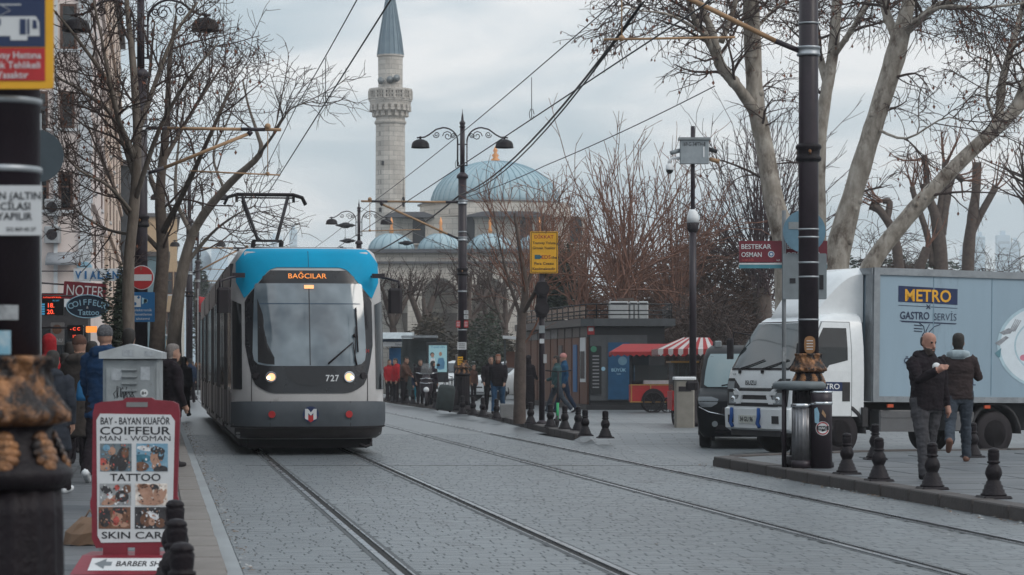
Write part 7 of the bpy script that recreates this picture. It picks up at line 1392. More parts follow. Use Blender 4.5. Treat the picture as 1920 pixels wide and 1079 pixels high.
    ob = bpy.data.objects.new('tmp', me); C.objects.link(ob); md = ob.modifiers.new('r', 'REMESH'); md.mode = 'VOXEL'; md.voxel_size = vox; md.use_smooth_shade = True; sm = ob.modifiers.new('s', 'SMOOTH'); sm.factor = .5; sm.iterations = 2
    dg = bpy.context.evaluated_depsgraph_get(); m2 = bpy.data.meshes.new_from_object(ob.evaluated_get(dg)); bpy.data.objects.remove(ob); bpy.data.meshes.remove(me)
    m2.name = 'body'; m2.materials.clear()
    for m_ in (jacket, trousers, shoes, skin, hair, hat or (hood_m if (hood_m := cuffs) else None) or jacket, HAIRD, PAPER): m2.materials.append(m_)
    for p_ in m2.polygons:
        q = bv.find_nearest(p_.center); p_.material_index = tri_lab[q[2]] if q[2] is not None else 0; p_.use_smooth = True
    # folds in the cloth: push jacket and trouser vertices along their normals
    cl = set()
    for p_ in m2.polygons:
        if p_.material_index < 2: cl.update(p_.vertices)
    sd = random.uniform(0, 50); am = 1.0 if vox < .014 else .7
    nrm = [v.normal.copy() for v in m2.vertices]
    for i in cl:
        v = m2.vertices[i]; c0 = v.co.copy()
        v.co = c0 + nrm[i] * am * (.011 * mnoise.noise((c0.x * 7 + sd, c0.y * 7, c0.z * 10)) + .007 * mnoise.noise((c0.x * 13, c0.y * 13 + sd, c0.z * 30)) + .004 * mnoise.noise((c0.x * 30, c0.y * 30, c0.z * 46 + sd)))
    link('body', m2, t)
    return t, S
GREYC = cloth('light_grey_cloth', (.3, .36, .39)); DENIM = cloth('dark_denim', (.045, .055, .07)); GREYJ = cloth('faded_grey_jeans', (.062, .06, .066)); BLUEJ = cloth('blue_jeans', (.03, .07, .13)); TAN_ = cloth('tan_cloth', (.2, .1, .05)); REDC = cloth('red_cloth', (.32, .018, .024)); TEALC = cloth('teal_cloth', (.04, .08, .085)); GREYK = cloth('grey_coat', (.05, .055, .065)); SNK = mat('white_sneaker', (.6, .62, .64), .6)
SKR = mat('reddish_skin', (.36, .185, .135), .5, var=.12, scale=20)
def at(px, py): return onpav(px, py)
# the man eating (front) and the man behind him
p1 = at(1737, 899); h1 = (899 - 633) * p1.y / F * 1.01
pm_, S_ = person('bald man in black hoodie and grey jeans eating as he walks', p1, R(26), 1.67, CB, GREYJ, BLACKR, mat('stubble', (.06, .045, .04), .8, var=.4, scale=120), SKR, ((10, 6), (-9, 8)), ((42, 10, 78, 36), (4, 9, 14, 4)), hem=.83, hood='j', bald=True, beard=True, look=4, vox=.0095, build_=1.14, tilt=14, puffer=.0)
b = MB(); b.ball((-.055, -.3, 1.27), (.055, .03, .045), 10, 6); b.T = None; o = b.build('paper_wrapper', PAPER, None); o['label'] = 'white paper wrapper with food held by the bald man'; o['category'] = 'food'; o.name = 'food_wrapper'; o.parent = None
o.location = p1; o.rotation_euler.z = R(22); wrap_o = o
p2 = at(1797, 866); person('man seen from behind in brown quilted jacket and jeans', p2, R(180 - 12), 1.72, CBR, DENIM, mat('brown_trainer', (.16, .075, .05), .6), HAIRD, SKIN, ((8, 2), (-24, 34)), ((30, 16, 62, 6), (34, 12, 84, 18)), hem=.86, puffer=.05, hood='x', cuffs=GREYC, vox=.011, build_=1.08)
# ---- left pavement
def left(label, px, ytop, Y, rz, **kw):
    p = P(px, 0, Y); h = EYE - PAV + (HY - ytop) * Y / F; return person(label, (p.x, Y, PAV), rz, h, **kw)
BLUEB = cloth('deep_blue_cloth', (.012, .035, .085)); BEAN = mat('patterned_beanie', (.03, .03, .035), .9, col2=(.12, .12, .13), scale=40); BRN = cloth('brown_knit', (.085, .045, .035)); OLIVE = cloth('olive_cloth', (.05, .042, .038))
left('tall man from behind in blue padded jacket and patterned beanie', 196, 606, 27.0, R(172), jacket=BLUEB, trousers=CB, shoes=SNK, hat=BEAN, legs=((16, 2), (-14, 20)), arms=((0, 10, 18), (10, 10, 25)), coat=.74, hood='j', puffer=.04, vox=.013, build_=1.1)
left('person in dark padded coat half hidden by the near left pole', 98, 655, 24.5, R(168), jacket=cloth('slate_cloth', (.028, .032, .042)), trousers=CB, shoes=SNK, hood='j', legs=((12, 2), (-12, 14)), arms=((0, 12, 14), (8, 12, 20)), coat=.55, puffer=.03, vox=.014, build_=1.15, look=20)
left('person with brown knitted hat between the pole and tall man', 148, 628, 28.6, R(165), jacket=OLIVE, trousers=CB, hat=BRN, hood='j', legs=((10, 2), (-10, 10)), coat=.5, vox=.016)
left('person in bright red hooded jacket at the shop front', 92, 628, 33, R(200), jacket=REDC, trousers=CB, hood='up', puffer=.05, legs=((6, 0), (-4, 4)), vox=.016, build_=1.1)
left('dark haired man behind the grey cabinet lid', 240, 616, 31, R(150), jacket=CB, trousers=CB, hood='j', vox=.016, look=30)
left('man in dark jacket standing right of the grey cabinet', 322, 645, 31.0, R(120), jacket=CB, trousers=CB, hood='j', hair=HAIRG, vox=.015, build_=1.1, arms=((4, 8, 20), (6, 8, 16)))
for px, yt, Y, lab, m in ((131, 640, 36, 'woman far inside the shop entrance on the left', CB), (345, 668, 62, 'distant walker in black right of the dark jacketed man', CB), (357, 672, 85, 'tiny far walker on the left pavement near the lamp posts', CN), (351, 676, 100, 'farthest walker down the left pavement in red', REDC)): left(lab, px, yt, Y, R(170), jacket=m, trousers=CB, vox=.022, legs=((10, 2), (-8, 6)))
left('dark coated person packed in the crowd behind the blue jacket', 172, 640, 30.5, R(175), jacket=CB, trousers=CB, hood='j', vox=.02, build_=1.1)
left('stooping person in grey jacket deep in the left crowd', 122, 662, 32, R(190), jacket=GREYK, trousers=CB, vox=.02, build_=1.1)
# blue carrier bag held low by the brown-hatted person
p = P(160, 720, 27.6); t = thing('carrier_bag', 'bright blue carrier bag hanging between the walkers on the left', 'bag', (p.x, 27.9, 1.0)); b = MB(); b.ell([(0, .15, .05), (.05, .16, .06), (.2, .14, .045), (.26, .1, .02)], 14, p=3); b.build('bag_body', mat('bag_blue', (.02, .16, .36), .6), t); b = MB(); b.tube([(-.06, 0, .25), (-.03, 0, .42), (.03, 0, .42), (.06, 0, .25)], .01, 4); b.build('handle', bpy.data.materials['bag_blue'], t)
# ---- plaza walkers
def mid(label, px, ytop, ybase, rz, **kw):
    p = at(px, ybase); h = (ybase - ytop) * p.y / F; return person(label, p, rz, h, vox=.02, **kw)
mid('bearded man in black jacket and blue jeans walking towards the camera', 934, 663, 777, R(-8), jacket=CB, trousers=BLUEJ, beard=True, hair=cloth('reddish_hair', (.2, .08, .05)), legs=((14, 2), (-14, 14)), arms=((-14, 10, 20), (16, 10, 20)), build_=1.12, puffer=.04)
mid('companion in black walking close behind the bearded man', 920, 667, 773, R(10), jacket=CB, trousers=CB, legs=((-12, 10), (12, 2)), arms=((10, 14, 30), (0, 12, 20)), build_=1.15, hood='j')
mid('person in long black robe and headscarf behind the thin tree', 991, 667, 768, R(150), jacket=CB, trousers=CB, robe=1, hood='up', arms=((10, 8, 50), (10, 8, 50)))
mid('walker in teal padded jacket stepping to the right', 1044, 664, 776, R(-95), jacket=TEALC, trousers=DENIM, shoes=SNK, legs=((24, 6), (-24, 16)), arms=((18, 8, 50), (-12, 8, 50)), puffer=.05, build_=1.1)
mid('walker with pink cap and blue jacket behind the teal walker', 1057, 661, 774, R(-80), jacket=cloth('mid_blue_cloth', (.02, .07, .14)), trousers=CN, hat=mat('pink_cap', (.45, .2, .18), .8), legs=((18, 4), (-18, 14)), arms=((12, 10, 30), (-10, 10, 30)))
mid('man in grey overcoat facing the tram beside the luggage', 859, 664, 768, R(95), jacket=GREYK, trousers=CB, coat=.45, hair=HAIRG, arms=((8, 8, 30), (8, 8, 30)), build_=1.08)
mid('man in black jacket standing behind the motor scooter', 788, 674, 758, R(15), jacket=CB, trousers=CB, legs=((8, 2), (-8, 6)), build_=1.12)
mid('person in black turning away right of the motor scooter', 811, 677, 760, R(130), jacket=cloth('purple_black_cloth', (.025, .017, .024)), trousers=CB, hair=HAIRD, build_=1.15, puffer=.04)
mid('man in brown jacket bending towards the red jacket', 757, 669, 757, R(70), jacket=BRN, trousers=CB, lean=8, arms=((30, 8, 30), (25, 8, 30)), build_=1.1)
mid('person in bright red jacket waiting next to the tram', 742, 672, 755, R(-60), jacket=REDC, trousers=CB, hood='j', build_=1.1, puffer=.05)
mid('person in red at the tram edge by the shelter', 730, 674, 752, R(20), jacket=REDC, trousers=CB)
mid('seated looking person in tan clothes right of the lamp post', 872, 684, 757, R(20), jacket=TAN_, trousers=CB)
mid('distant person in brown coat before the dark shrubs', 888, 684, 752, R(40), jacket=BRN, trousers=CB)
mid('tiny person in blue jeans behind the motor scooter man', 781, 690, 757, R(10), jacket=CN, trousers=cloth('cyan_cloth', (.02, .16, .22)))
# ================================================================ TREES AND SHRUBS
def rot_about(d, ang, az):
    a, b = perp(d); return (d * math.cos(ang) + (a * math.cos(az) + b * math.sin(az)) * math.sin(ang)).normalized()
def branch(mb, rnd, p, d, L, r0, r1, nseg, sides, wob, lift, m=0):
    pts = [p.copy()]; rad = [r0]; q = p.copy(); dd = d.copy()
    for i in range(nseg):
        dd = (dd + Vector((rnd.gauss(0, wob), rnd.gauss(0, wob), rnd.gauss(0, wob) + lift))).normalized(); q = q + dd * (L / nseg); pts.append(q.copy()); rad.append(r0 + (r1 - r0) * (i + 1) / nseg)
    mb.tube(pts, rad, sides, m, caps=False); return pts, rad
def spread(mb, rnd, pts, rad, lv, prm, tips=None):
    """side shoots along a path; prm[lv] = (count, length, length falloff, angle, wobble, lift, min radius, start)"""
    if lv >= len(prm): return
    cnt, ln, fall, ang, wob, lift, rmin, start = prm[lv]
    n = len(pts) - 1
    for i in range(cnt):
        u = start + (1 - start) * (i + rnd.random()) / cnt; f = min(u * n, n - 1e-4); k = int(f); fr = f - k; p = pts[k].lerp(pts[k + 1], fr); r = rad[k] + (rad[k + 1] - rad[k]) * fr
        d = (pts[k + 1] - pts[k]).normalized(); nd = rot_about(d, R(ang) * rnd.uniform(.7, 1.3), rnd.uniform(0, 6.283)); L = ln * (1 - fall * u) * rnd.uniform(.6, 1.3); rr = min(max(rmin, r * rnd.uniform(.4, .62)), max(rmin * 2.6, .01))
        last = lv == len(prm) - 1
        bp, br = branch(mb, rnd, p, nd, L, rr, max(rmin * .7, rr * .35), 3 if last else 5, 3 if last else (4 if lv else 5), wob, lift)
        if last:
            if tips is not None: tips.append((bp[-1], bp[-1] - bp[-2])); tips.append((bp[-2], bp[-1] - bp[-2]))
        else: spread(mb, rnd, bp, br, lv + 1, prm, tips)
def tree(name, label, limbs, prm, seed, bark=None, twig=None, leaves=0, leafm=None, group=None, base=None, sides=9, leafs=.05, knob=0, rs=1.0):
    """limbs: list of [(px, py, Y, radius m), ...] paths, first is the trunk"""
    rnd = random.Random(seed); paths = []
    for lm in limbs:
        pts = [P(q[0], q[1], q[2]) for q in lm]; rad = [q[3] * rs for q in lm]; fp, fr = [], []
        for i in range(len(pts) - 1):
            p0, p1, p2, p3 = pts[max(0, i - 1)], pts[i], pts[i + 1], pts[min(len(pts) - 1, i + 2)]
            for j in range(4):
                u = j / 4; fp.append(.5 * ((2 * p1) + (p2 - p0) * u + (2 * p0 - 5 * p1 + 4 * p2 - p3) * u * u + (3 * p1 - p0 - 3 * p2 + p3) * u ** 3)); fr.append((rad[i] + (rad[i + 1] - rad[i]) * u) * rnd.uniform(.95, 1.06))
        fp.append(pts[-1]); fr.append(rad[-1]); paths.append((fp, fr))
    o0 = Vector((paths[0][0][0].x, paths[0][0][0].y, PAV)); t = thing(name, label, 'tree', o0, 0, group)
    tb = MB(); fp, fr = paths[0]; tb.tube([p - o0 for p in fp], fr, sides, caps=False); 
    if knob:
        for i in range(knob): k = rnd.randrange(2, len(fp) - 1); tb.ball(fp[k] - o0 + Vector((rnd.uniform(-1, 1), -.6, rnd.uniform(-.5, .5))).normalized() * fr[k] * .75, fr[k] * rnd.uniform(.3, .5), 8, 6)
    tb.build('trunk', bark or BARK, t)
    for fp, fr in paths[1:]:
        lb = MB(); lb.tube([p - o0 for p in fp], fr, 7); 
        if knob: 
            for i in range(2): k = rnd.randrange(1, len(fp) - 1); lb.ball(fp[k] - o0, fr[k] * 1.15, 8, 6)
        lb.build('limb', bark or BARK, t)
    cb = MB(); tips = []
    for i, (fp, fr) in enumerate(paths): spread(cb, rnd, [p - o0 for p in fp], fr, 0, prm if i or len(paths) == 1 else [(max(2, prm[0][0] // 2),) + tuple(prm[0][1:])] + prm[1:], tips)
    cb.build('crown', twig or TWIG, t)
    if leaves and tips:
        lb = MB()
        for i in range(leaves):
            p, d = tips[rnd.randrange(len(tips))]; a, b = perp(Vector((rnd.gauss(0, 1), rnd.gauss(0, 1), rnd.gauss(0, .4)))); s = leafs * rnd.uniform(.5, 1.3); p = p - Vector((0, 0, s)); lb.add([p - a * s * .6, p - b * s, p + a * s * .6, p + b * s * .9 + a.cross(b) * s * .3], [(0, 1, 2), (0, 2, 3)])
        lb.build('dry_leaves', leafm or mat('dry_leaf', (.16, .06, .035), .8, var=.4), t, kind='stuff')
    return t
PLANE = mat('plane_bark', (.17, .14, .11), .85, col2=(.43, .385, .335), scale=4.6, bump=.6, bscale=14, wear=((.1, .072, .055), 2.6, .53), stretch=(1, 1, .5))
DLEAF = mat('dry_leaf', (.16, .06, .035), .8, var=.4); SEED = mat('seed_ball', (.06, .035, .028), .9, var=.3)
# left pavement trees
tree('street_tree', 'bare leaning street tree in front of the left lamp post', [[(243, 740, 38, .11), (241, 620, 38, .095), (241, 500, 38, .09), (252, 380, 38, .085), (257, 260, 38, .07), (250, 130, 38.2, .055), (238, 10, 38.4, .04), (232, -80, 38.5, .03)],
    [(257, 300, 38, .06), (225, 235, 37.6, .045), (205, 160, 37.2, .035), (150, 80, 37, .025), (110, 30, 36.8, .015)], [(258, 250, 38, .05), (290, 160, 38.4, .04), (325, 70, 38.6, .03), (370, 5, 39, .02)], [(252, 330, 38, .05), (215, 225, 38.6, .04), (160, 175, 39, .03), (105, 145, 39, .018)], [(252, 380, 38, .045), (300, 240, 37.4, .035), (360, 140, 37, .025), (410, 80, 37, .012)], [(250, 300, 38, .045), (215, 200, 37, .035), (190, 70, 36.7, .02), (170, -20, 36.7, .012)], [(248, 400, 38, .035), (205, 350, 37.4, .025), (150, 320, 37, .018), (112, 280, 37, .01)], [(246, 440, 38, .03), (200, 430, 38.4, .022), (150, 400, 38.6, .014), (118, 360, 38.6, .008)]],
    [(9, 1.15, .45, 48, .13, .05, .0095, .12), (6, .62, .4, 50, .16, .04, .0065, .12), (5, .36, .3, 50, .2, .03, .005, .15)], 21, leaves=420, leafs=.035)
tree('street_tree', 'dark bare tree behind the no entry sign on the left', [[(292, 720, 54, .2), (296, 600, 54, .17), (305, 480, 54, .14), (300, 360, 54, .11), (312, 240, 54, .08), (318, 120, 54, .05), (330, 30, 54, .03)], [(303, 440, 54, .08), (350, 350, 53, .06), (400, 240, 52, .04), (440, 150, 52, .02)], [(300, 380, 54, .07), (270, 280, 55, .05), (280, 140, 55, .03), (290, 40, 55, .02)], [(308, 300, 54, .06), (360, 210, 54.6, .04), (420, 120, 55, .02)], [(300, 470, 54, .06), (240, 400, 54, .04), (190, 300, 54, .025), (160, 220, 54, .015)]],
    [(8, 1.7, .4, 48, .13, .06, .013, .15), (5, .9, .4, 50, .15, .05, .009, .12), (3, .5, .3, 50, .2, .03, .0075, .15)], 33, bark=mat('brown_bark', (.07, .05, .04), .9, col2=(.13, .1, .08), scale=8, bump=.5, bscale=20), leaves=240, leafs=.05)
tree('street_tree', 'bare tree with one long pale limb reaching toward the tram pantograph', [[(330, 720, 64, .24), (326, 640, 64, .2), (340, 520, 64, .16), (368, 425, 64, .12), (430, 345, 63.5, .1), (487, 290, 63, .075), (482, 250, 63, .045), (466, 200, 63, .03), (455, 150, 63, .02)], [(487, 288, 63, .05), (515, 250, 62, .03), (545, 205, 61.5, .018), (590, 190, 61, .01)], [(360, 440, 64, .07), (330, 370, 64.6, .05), (335, 270, 65, .03), (350, 170, 65, .02)], [(345, 500, 64, .07), (395, 440, 64, .04), (440, 405, 63, .025), (480, 385, 63, .012)], [(420, 355, 63.6, .045), (400, 290, 64, .03), (430, 220, 64, .02), (450, 150, 64, .012)]],
    [(8, 2.0, .4, 45, .12, .07, .014, .12), (5, 1.1, .4, 45, .15, .05, .0095, .12), (3, .6, .3, 50, .2, .03, .008, .15)], 45)
# right plane trees behind the truck
TP = [(10, 1.7, .4, 52, .15, .0, .016, .25), (6, 1.0, .4, 50, .18, -.05, .0105, .15), (4, .55, .3, 52, .22, -.12, .008, .15)]
tree('plane_tree', 'thick pale plane tree forking just left of the black tram pole', [[(1478, 640, 58, .42), (1476, 470, 58, .4), (1452, 380, 58, .3), (1435, 280, 58, .26), (1418, 200, 58, .25), (1412, 100, 58, .26), (1408, 0, 58, .24), (1400, -90, 58, .2)], [(1420, 215, 58, .2), (1385, 165, 57.5, .16), (1350, 120, 57.2, .15), (1335, 60, 57, .12), (1300, -20, 57, .07)], [(1360, 140, 57.3, .14), (1325, 70, 57, .12), (1300, 30, 56.8, .09), (1280, -40, 56.5, .06)], [(1352, 80, 57.3, .09), (1375, 20, 57.4, .07), (1390, -40, 57.4, .05)], [(1330, 70, 57, .06), (1260, 30, 56, .04), (1200, 20, 55.5, .022), (1150, 10, 55, .012)], [(1410, 60, 58, .07), (1460, 10, 59, .05), (1500, -20, 59, .03)]], TP, 51, PLANE, rs=.8, leaves=700, leafs=.05, knob=5, leafm=DLEAF)
tree('plane_tree', 'slim pale plane tree right behind the black tram pole', [[(1536, 640, 66, .3), (1536, 480, 66, .26), (1535, 300, 66, .24), (1545, 200, 66, .22), (1562, 100, 66, .2), (1570, 0, 66, .17), (1580, -80, 66, .14)], [(1552, 160, 66, .16), (1530, 80, 66.4, .12), (1525, 0, 66.8, .08)], [(1560, 110, 66, .12), (1595, 60, 65.5, .1), (1625, 10, 65, .07), (1650, -40, 65, .05)]], TP, 52, PLANE, rs=.8, leaves=300, leafs=.05, knob=3)
tree('plane_tree', 'large plane tree leaning right above the truck cab roof', [[(1545, 640, 60, .46), (1566, 500, 60, .42), (1590, 400, 60, .34), (1622, 290, 60, .3), (1650, 200, 60, .3), (1678, 110, 60, .33), (1690, 60, 60, .28), (1705, 0, 60, .2), (1715, -80, 60, .15)], [(1685, 80, 60, .17), (1660, 20, 60.4, .14), (1655, -50, 60.6, .1)], [(1688, 70, 60, .16), (1745, 20, 59.5, .12), (1810, -10, 59, .08)], [(1690, 60, 60, .08), (1760, 15, 58.5, .06), (1840, 15, 58, .045), (1930, 5, 58, .03)], [(1640, 240, 60, .05), (1700, 260, 59, .035), (1780, 220, 58.6, .02), (1850, 260, 58, .01)]], TP, 53, PLANE, rs=.8, leaves=500, leafs=.05, knob=6)
tree('plane_tree', 'plane tree trunk leaning strongly across the sky at the far right', [[(1605, 590, 63, .3), (1632, 500, 63, .29), (1700, 410, 63, .26), (1760, 345, 63, .24), (1820, 285, 63, .23), (1898, 212, 63, .22), (1930, 170, 63, .2), (1990, 90, 63, .17)], [(1872, 240, 63, .16), (1880, 150, 63.3, .13), (1905, 60, 63.5, .1), (1925, -20, 63.6, .07)], [(1868, 235, 63, .07), (1850, 180, 63, .05), (1858, 110, 63, .035), (1846, 60, 63, .02)], [(1896, 210, 63, .1), (1930, 120, 63.3, .08), (1940, 20, 63.5, .05)]], TP, 54, PLANE, rs=.8, leaves=260, leafs=.05, knob=8)
# pollarded trees by the truck
POL = [(5, 1.6, .3, 30, .1, .2, .014, .75), (4, .8, .3, 35, .15, .1, .01, .2)]
DBARK = mat('dark_bark', (.075, .055, .048), .9, col2=(.13, .1, .085), scale=7, bump=.5, bscale=20)
tree('pollarded_tree', 'pollarded tree with several cut limbs above the truck box', [[(1766, 620, 84, .4), (1764, 500, 84, .36), (1758, 420, 84, .3), (1745, 380, 84, .2), (1730, 345, 84, .17)], [(1764, 440, 84, .26), (1772, 390, 84, .2), (1785, 330, 84, .17), (1806, 340, 84, .15)], [(1758, 430, 84, .2), (1768, 350, 84, .16), (1772, 300, 84, .14)], [(1750, 500, 84, .18), (1738, 440, 84, .16), (1715, 370, 84, .14), (1710, 350, 84, .13)], [(1740, 370, 84, .14), (1735, 300, 84, .13), (1732, 296, 84, .12)]], POL, 61, DBARK, TWIGR, sides=9, rs=.74)
tree('pollarded_tree', 'cut pollarded tree with two stubs near the right picture edge', [[(1812, 620, 86, .34), (1816, 480, 86, .3), (1822, 420, 86, .26), (1830, 360, 86, .22), (1832, 305, 86, .22)], [(1820, 440, 86, .22), (1840, 400, 86, .18), (1868, 350, 86, .16)]], POL[:1], 62, DBARK, TWIGR, rs=.74)
tree('pollarded_tree', 'short pollarded tree left of the cut limbs with knobbly head', [[(1690, 620, 82, .3), (1685, 490, 82, .26), (1672, 430, 82, .2), (1650, 395, 82, .2), (1632, 385, 82, .22)], [(1662, 415, 82, .18), (1668, 380, 82, .15), (1655, 378, 82, .13)]], POL, 63, DBARK, TWIGR, rs=.7)
tree('pollarded_tree', 'low cut stump limb leaning before the far towers', [[(1725, 620, 83, .2), (1722, 520, 83, .18), (1733, 480, 83, .16), (1738, 465, 83, .14)]], POL[:1], 64, DBARK, TWIGR)
tree('shrub_tree', 'spiky bare crown poking in at the right picture edge', [[(1935, 620, 80, .2), (1930, 450, 80, .15), (1925, 370, 80, .1), (1920, 330, 80, .06)]], [(26, 2.2, .2, 62, .06, .06, .014, .55), (3, .7, .3, 35, .12, .05, .01, .3)], 65, DBARK)
# thin street tree by the traffic light
tree('street_tree', 'thin bare street tree standing between the walkers and traffic light', [[(974, 795, 54.8, .15), (975, 700, 54.8, .13), (978, 610, 54.8, .11), (985, 540, 54.8, .07), (975, 470, 54.8, .05), (965, 400, 54.8, .03)], [(980, 590, 54.8, .06), (1005, 545, 54.4, .045), (1030, 500, 54, .03), (1045, 440, 54, .015)], [(978, 600, 54.8, .05), (955, 530, 55, .035), (935, 450, 55.2, .02), (925, 390, 55.2, .012)], [(983, 550, 54.8, .05), (1010, 470, 55, .03), (1020, 400, 55, .015)]], [(10, 1.5, .4, 36, .1, .12, .011, .2), (5, .8, .4, 38, .14, .08, .008, .15)], 71, DBARK, TWIGR)
# bare dark trees before the mosque porch
for i, (px, yb, yt, Y, r) in enumerate(((742, 700, 545, 130, .26), (790, 700, 560, 128, .34), (886, 700, 510, 124, .28), (914, 690, 550, 128, .24), (945, 700, 520, 120, .18))):
    lean = (-6, 10, -8, 12, 4)[i]
    tree('bare_tree', ('dark bare tree just right of the tram mirror', 'forked dark tree before the left mosque arch', 'bare tree right behind the central lamp post', 'bare tree with crooked trunk before the right arch', 'thin bare tree left of the yellow sign')[i], [[(px, yb, Y, r), (px + lean * .4, yb - 60, Y, r * .85), (px + lean, (yb + yt) / 2 - 20, Y, r * .6), (px + lean * .3, yt, Y, r * .25)], [(px + lean * .5, yb - 80, Y, r * .6), (px - 22, yb - 150, Y - .5, r * .4), (px - 30, yt - 10, Y - 1, r * .15)], [(px + lean * .7, yb - 90, Y, r * .6), (px + 26, yb - 150, Y + .5, r * .4), (px + 36, yt - 5, Y + 1, r * .15)]],
         [(8, 1.7, .3, 42, .1, .12, .024, .2), (5, .9, .3, 40, .14, .1, .016, .15), (3, .5, .3, 40, .15, .05, .012, .2)], 80 + i, DBARK, TWIG)
# willow-like shrubs, bare reddish shoots fanning up
def fan(label, cx_, yb, Y, n, hpx, wpx, seed, m, r=.022, curl=.05, sub=3):
    rnd = random.Random(seed); o0 = P(cx_, yb, Y); t = thing('bare_shrub', label, 'shrub', (o0.x, Y, PAV)); off = Vector((o0.x, Y, PAV)); k = Y / F; b = MB(); tr = MB()
    tr.tube([(0, 0, 0), (.1, 0, o0.z * .5 + .3), (0, 0, max(.5, o0.z - PAV))], [.4, .3, .35], 8); tr.build('trunk', DBARK, t)
    for i in range(n):
        sx = rnd.uniform(-.35, .35) * wpx * k * .5; p = Vector((sx, rnd.uniform(-1, 1), max(.4, o0.z - PAV) + rnd.uniform(-.4, .8))); a = rnd.gauss(0, .42); d = Vector((math.sin(a) + sx * .12, rnd.uniform(-.35, .35), math.cos(a))).normalized(); L = hpx * k * rnd.uniform(.55, 1.12)
        bp, br = branch(b, rnd, p, d, L, r * rnd.uniform(.8, 1.6), r * .42, 8, 4, .07, .02 if abs(a) < .5 else -curl)
        spread(b, rnd, bp, br, 0, [(sub, L * .4, .3, 26, .08, .02, r * .55, .2), (2, L * .16, .3, 30, .1, .0, r * .5, .3)])
    b.build('crown', m, t); return t
fan('tall reddish bare willow shrub left of the camera mast', 1170, 560, 84, 62, 270, 150, 91, TWIGR, .024); fan('reddish bare willow shrub directly behind the camera mast', 1262, 590, 86, 46, 250, 120, 92, TWIGR, .024); fan('bare shoots rising behind the yellow sign', 1085, 580, 92, 40, 210, 100, 93, TWIGR, .022); fan('dark bare shrub between camera mast and plane tree', 1428, 540, 88, 80, 290, 110, 94, mat('purple_twig', (.065, .04, .042), .9, var=.3), .022)
fan('fine bare shrub before the mosque dome', 1000, 590, 100, 34, 210, 90, 95, TWIGR, .022)
# rounded brown thicket and far bare thicket
def thicket(label, px0, px1, ytop, Y, n, seed, m, name='bare_shrub', r=.022, ln=1.3):
    rnd = random.Random(seed); k = Y / F; c = P((px0 + px1) / 2, 0, Y); t = thing(name, label, 'shrub', (c.x, Y, PAV)); rx = (px1 - px0) * k / 2; H_ = EYE - PAV + (HY - ytop) * k; b = MB()
    for i in range(n):
        while True:
            q = Vector((rnd.uniform(-1, 1), rnd.uniform(-1, .6), rnd.uniform(0, 1)))
            if .3 < q.length < 1: break
        p = Vector((q.x * rx, q.y * 3.0, q.z * H_)); d = (Vector((q.x, q.y, q.z * .6 - .15)) + Vector((rnd.gauss(0, .5), rnd.gauss(0, .5), rnd.gauss(0, .5)))).normalized(); L = ln * rnd.uniform(.5, 1.3)
        bp, br = branch(b, rnd, p, d, L, r, r * .5, 4, 3, .18, -.12); spread(b, rnd, bp, br, 0, [(3, L * .5, .3, 40, .15, -.05, r * .6, .2)])
    b.build('crown', m, t); tb = MB()
    for i in range(5): x = (i - 2) * rx * .3; tb.tube([(x, 0, 0), (x * 1.3, 0, H_ * .6)], [.14, .07], 6)
    tb.build('trunk', DBARK, t)
TH_B = mat('brown_thicket', (.12, .068, .05), .95, var=.35)
thicket('dense rounded brown thicket behind the camera mast and street sign', 1225, 1440, 432, 90, 2600, 101, TH_B); thicket('low reddish thicket left of the brown thicket over the kiosk', 1100, 1270, 470, 94, 1500, 102, TWIGR); thicket('low dark thicket right of the kiosk behind the carts', 1240, 1420, 560, 80, 900, 103, TWIG)
thicket('fine grey bare thicket behind the plane trunks above the truck', 1560, 1760, 425, 120, 700, 104, TWIG, r=.02, ln=1.8); thicket('low bare thicket on the horizon at far right', 1740, 1990, 470, 130, 700, 105, TWIG, r=.02, ln=1.8)
# evergreen shrubs
def leafy(label, px0, px1, ytop, ybot, Y, n, seed, m, depth=2.0, name='evergreen_shrub', s=.1):
    rnd = random.Random(seed); k = Y / F; c = P((px0 + px1) / 2, 0, Y); t = thing(name, label, 'shrub', (c.x, Y, PAV)); rx = (px1 - px0) * k / 2; z1 = EYE - PAV + (HY - ytop) * k; z0 = max(0, EYE - PAV + (HY - ybot) * k); b = MB()
    lumps = [(Vector((rnd.uniform(-.75, .75) * rx, rnd.uniform(-.6, .6) * depth, z0 + (z1 - z0) * rnd.uniform(.15, .8))), rnd.uniform(.28, .48)) for _ in range(16)]
    for i in range(n):
        cc, rr = lumps[rnd.randrange(16)]; d = Vector((rnd.gauss(0, 1), rnd.gauss(0, 1), rnd.gauss(0, 1))).normalized(); p = cc + Vector((d.x * rx, d.y * depth, d.z * (z1 - z0))) * rr * rnd.uniform(.6, 1.05)
        if p.z < 0: continue
        a, bb_ = perp(Vector((rnd.gauss(0, 1), rnd.gauss(0, 1), rnd.gauss(0, 1)))); q = s * rnd.uniform(.6, 1.4); b.add([p - a * q * .5, p - bb_ * q * .2, p + a * q, p + bb_ * q * .35], [(0, 1, 2, 3)])
    b.build('foliage', m, t); tb = MB(); tb.tube([(0, 0, 0), (.1, 0, (z0 + z1) / 2)], [.12, .06], 6); tb.build('trunk', DBARK, t); return t
EVG = mat('evergreen_leaf', (.022, .032, .018), .6, var=.4, island=.5, scale=1); EVB = mat('dry_evergreen_leaf', (.05, .04, .028), .8, var=.4, island=.5, scale=1)
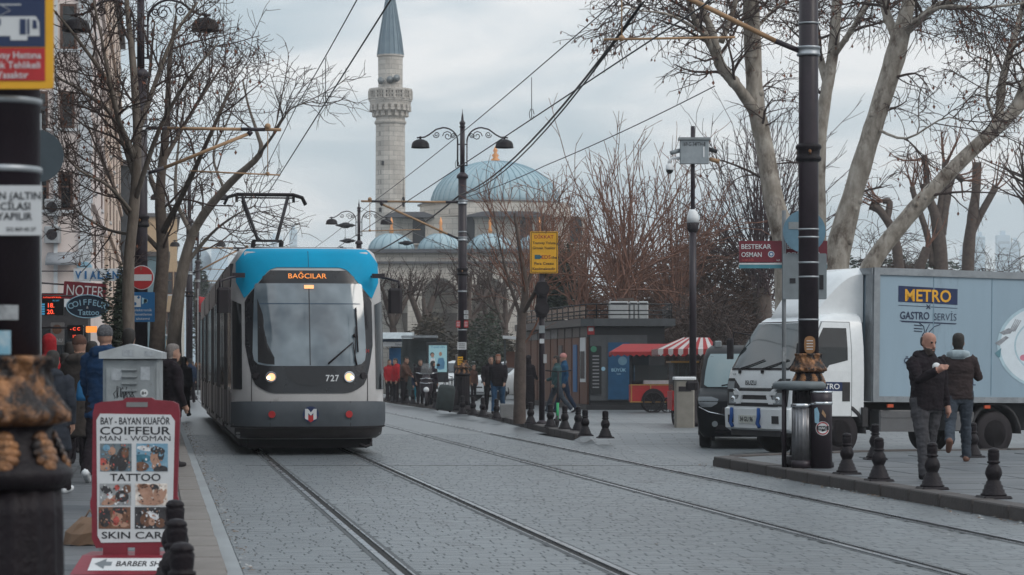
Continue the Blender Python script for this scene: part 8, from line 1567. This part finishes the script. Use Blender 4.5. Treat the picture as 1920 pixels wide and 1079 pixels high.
leafy('dark evergreen shrub behind the central lamp post', 850, 945, 590, 735, 105, 5000, 111, EVG); leafy('brown green ivy mound before the mosque arches', 760, 870, 600, 710, 118, 5000, 112, EVB, s=.14); leafy('evergreen shrub low beside the parked white car', 870, 960, 650, 745, 100, 3500, 113, EVG); leafy('tall dark evergreen between yellow sign and kiosk', 1010, 1120, 480, 620, 96, 6500, 114, EVG, s=.13)
leafy('dark conifer shrub behind the oval hairdresser sign', 196, 236, 520, 660, 47, 3500, 115, EVG, .6, s=.06); leafy('dark evergreen at the bend of the far street', 362, 392, 500, 640, 230, 2500, 116, EVG, 3, s=.3); leafy('green hedge low behind the truck box at far right', 1560, 1900, 490, 560, 140, 4000, 117, EVG, 3, s=.22); leafy('small brown green shrub at the foot of the mosque porch', 930, 1010, 640, 740, 108, 3000, 118, EVB, s=.12)
# ---- pieces that were built together for convenience become parts of their own
def split_islands(o):
    me = o.data; n = len(me.vertices); par = list(range(n))
    def find(i):
        while par[i] != i: par[i] = par[par[i]]; i = par[i]
        return i
    for e in me.edges:
        a, b_ = find(e.vertices[0]), find(e.vertices[1])
        if a != b_: par[a] = b_
    isl = {}
    for p in me.polygons: isl.setdefault(find(p.vertices[0]), []).append(p)
    if len(isl) < 2: return
    base = o.name.split('.')[0]; first = True
    for fs in isl.values():
        mp = {}; vs = []; fo = []
        for p in fs:
            for v in p.vertices:
                if v not in mp: mp[v] = len(vs); vs.append(me.vertices[v].co[:])
            fo.append(tuple(mp[v] for v in p.vertices))
        m2 = bpy.data.meshes.new(base); m2.from_pydata(vs, [], fo)
        for q in me.materials: m2.materials.append(q)
        m2.polygons.foreach_set('material_index', [p.material_index for p in fs]); m2.polygons.foreach_set('use_smooth', [p.use_smooth for p in fs]); m2.update()
        if first: o.data = m2; first = False
        else: c = o.copy(); c.data = m2; C.objects.link(c)
SPLIT = set('clamp_band poster_remnant canopy_post window_band gilt_boss louvre ledge neck arm fog_lamp roof_rail chrome_strip castor foot post symbol_wheel flag_column printed_line menu_line gold_trim chrome_rim bracket_tube tan_tube symbol_window chrome_trim strut_socket sticker border badge_line'.split())
shared = {}
for o in [o for o in C.objects if o.type == 'MESH' and o.parent and o.name.split('.')[0] in SPLIT and len(o.children) == 0]:
    if o.data.users == 1: split_islands(o)
# ================================================================ AIR
hz = bpy.data.materials.new('air'); hz.use_nodes = True; t_ = hz.node_tree; t_.nodes.remove(t_.nodes['Principled BSDF']); pv = N(t_, 'ShaderNodeVolumePrincipled'); pv.inputs['Density'].default_value = .0004; pv.inputs['Color'].default_value = (.93, .97, 1, 1); pv.inputs['Anisotropy'].default_value = 0; t_.links.new(pv.outputs[0], t_.nodes['Material Output'].inputs['Volume'])
b = MB(); b.box((0, 900, 44), (2300, 1960, 91)); b.build('haze', hz, kind='stuff')
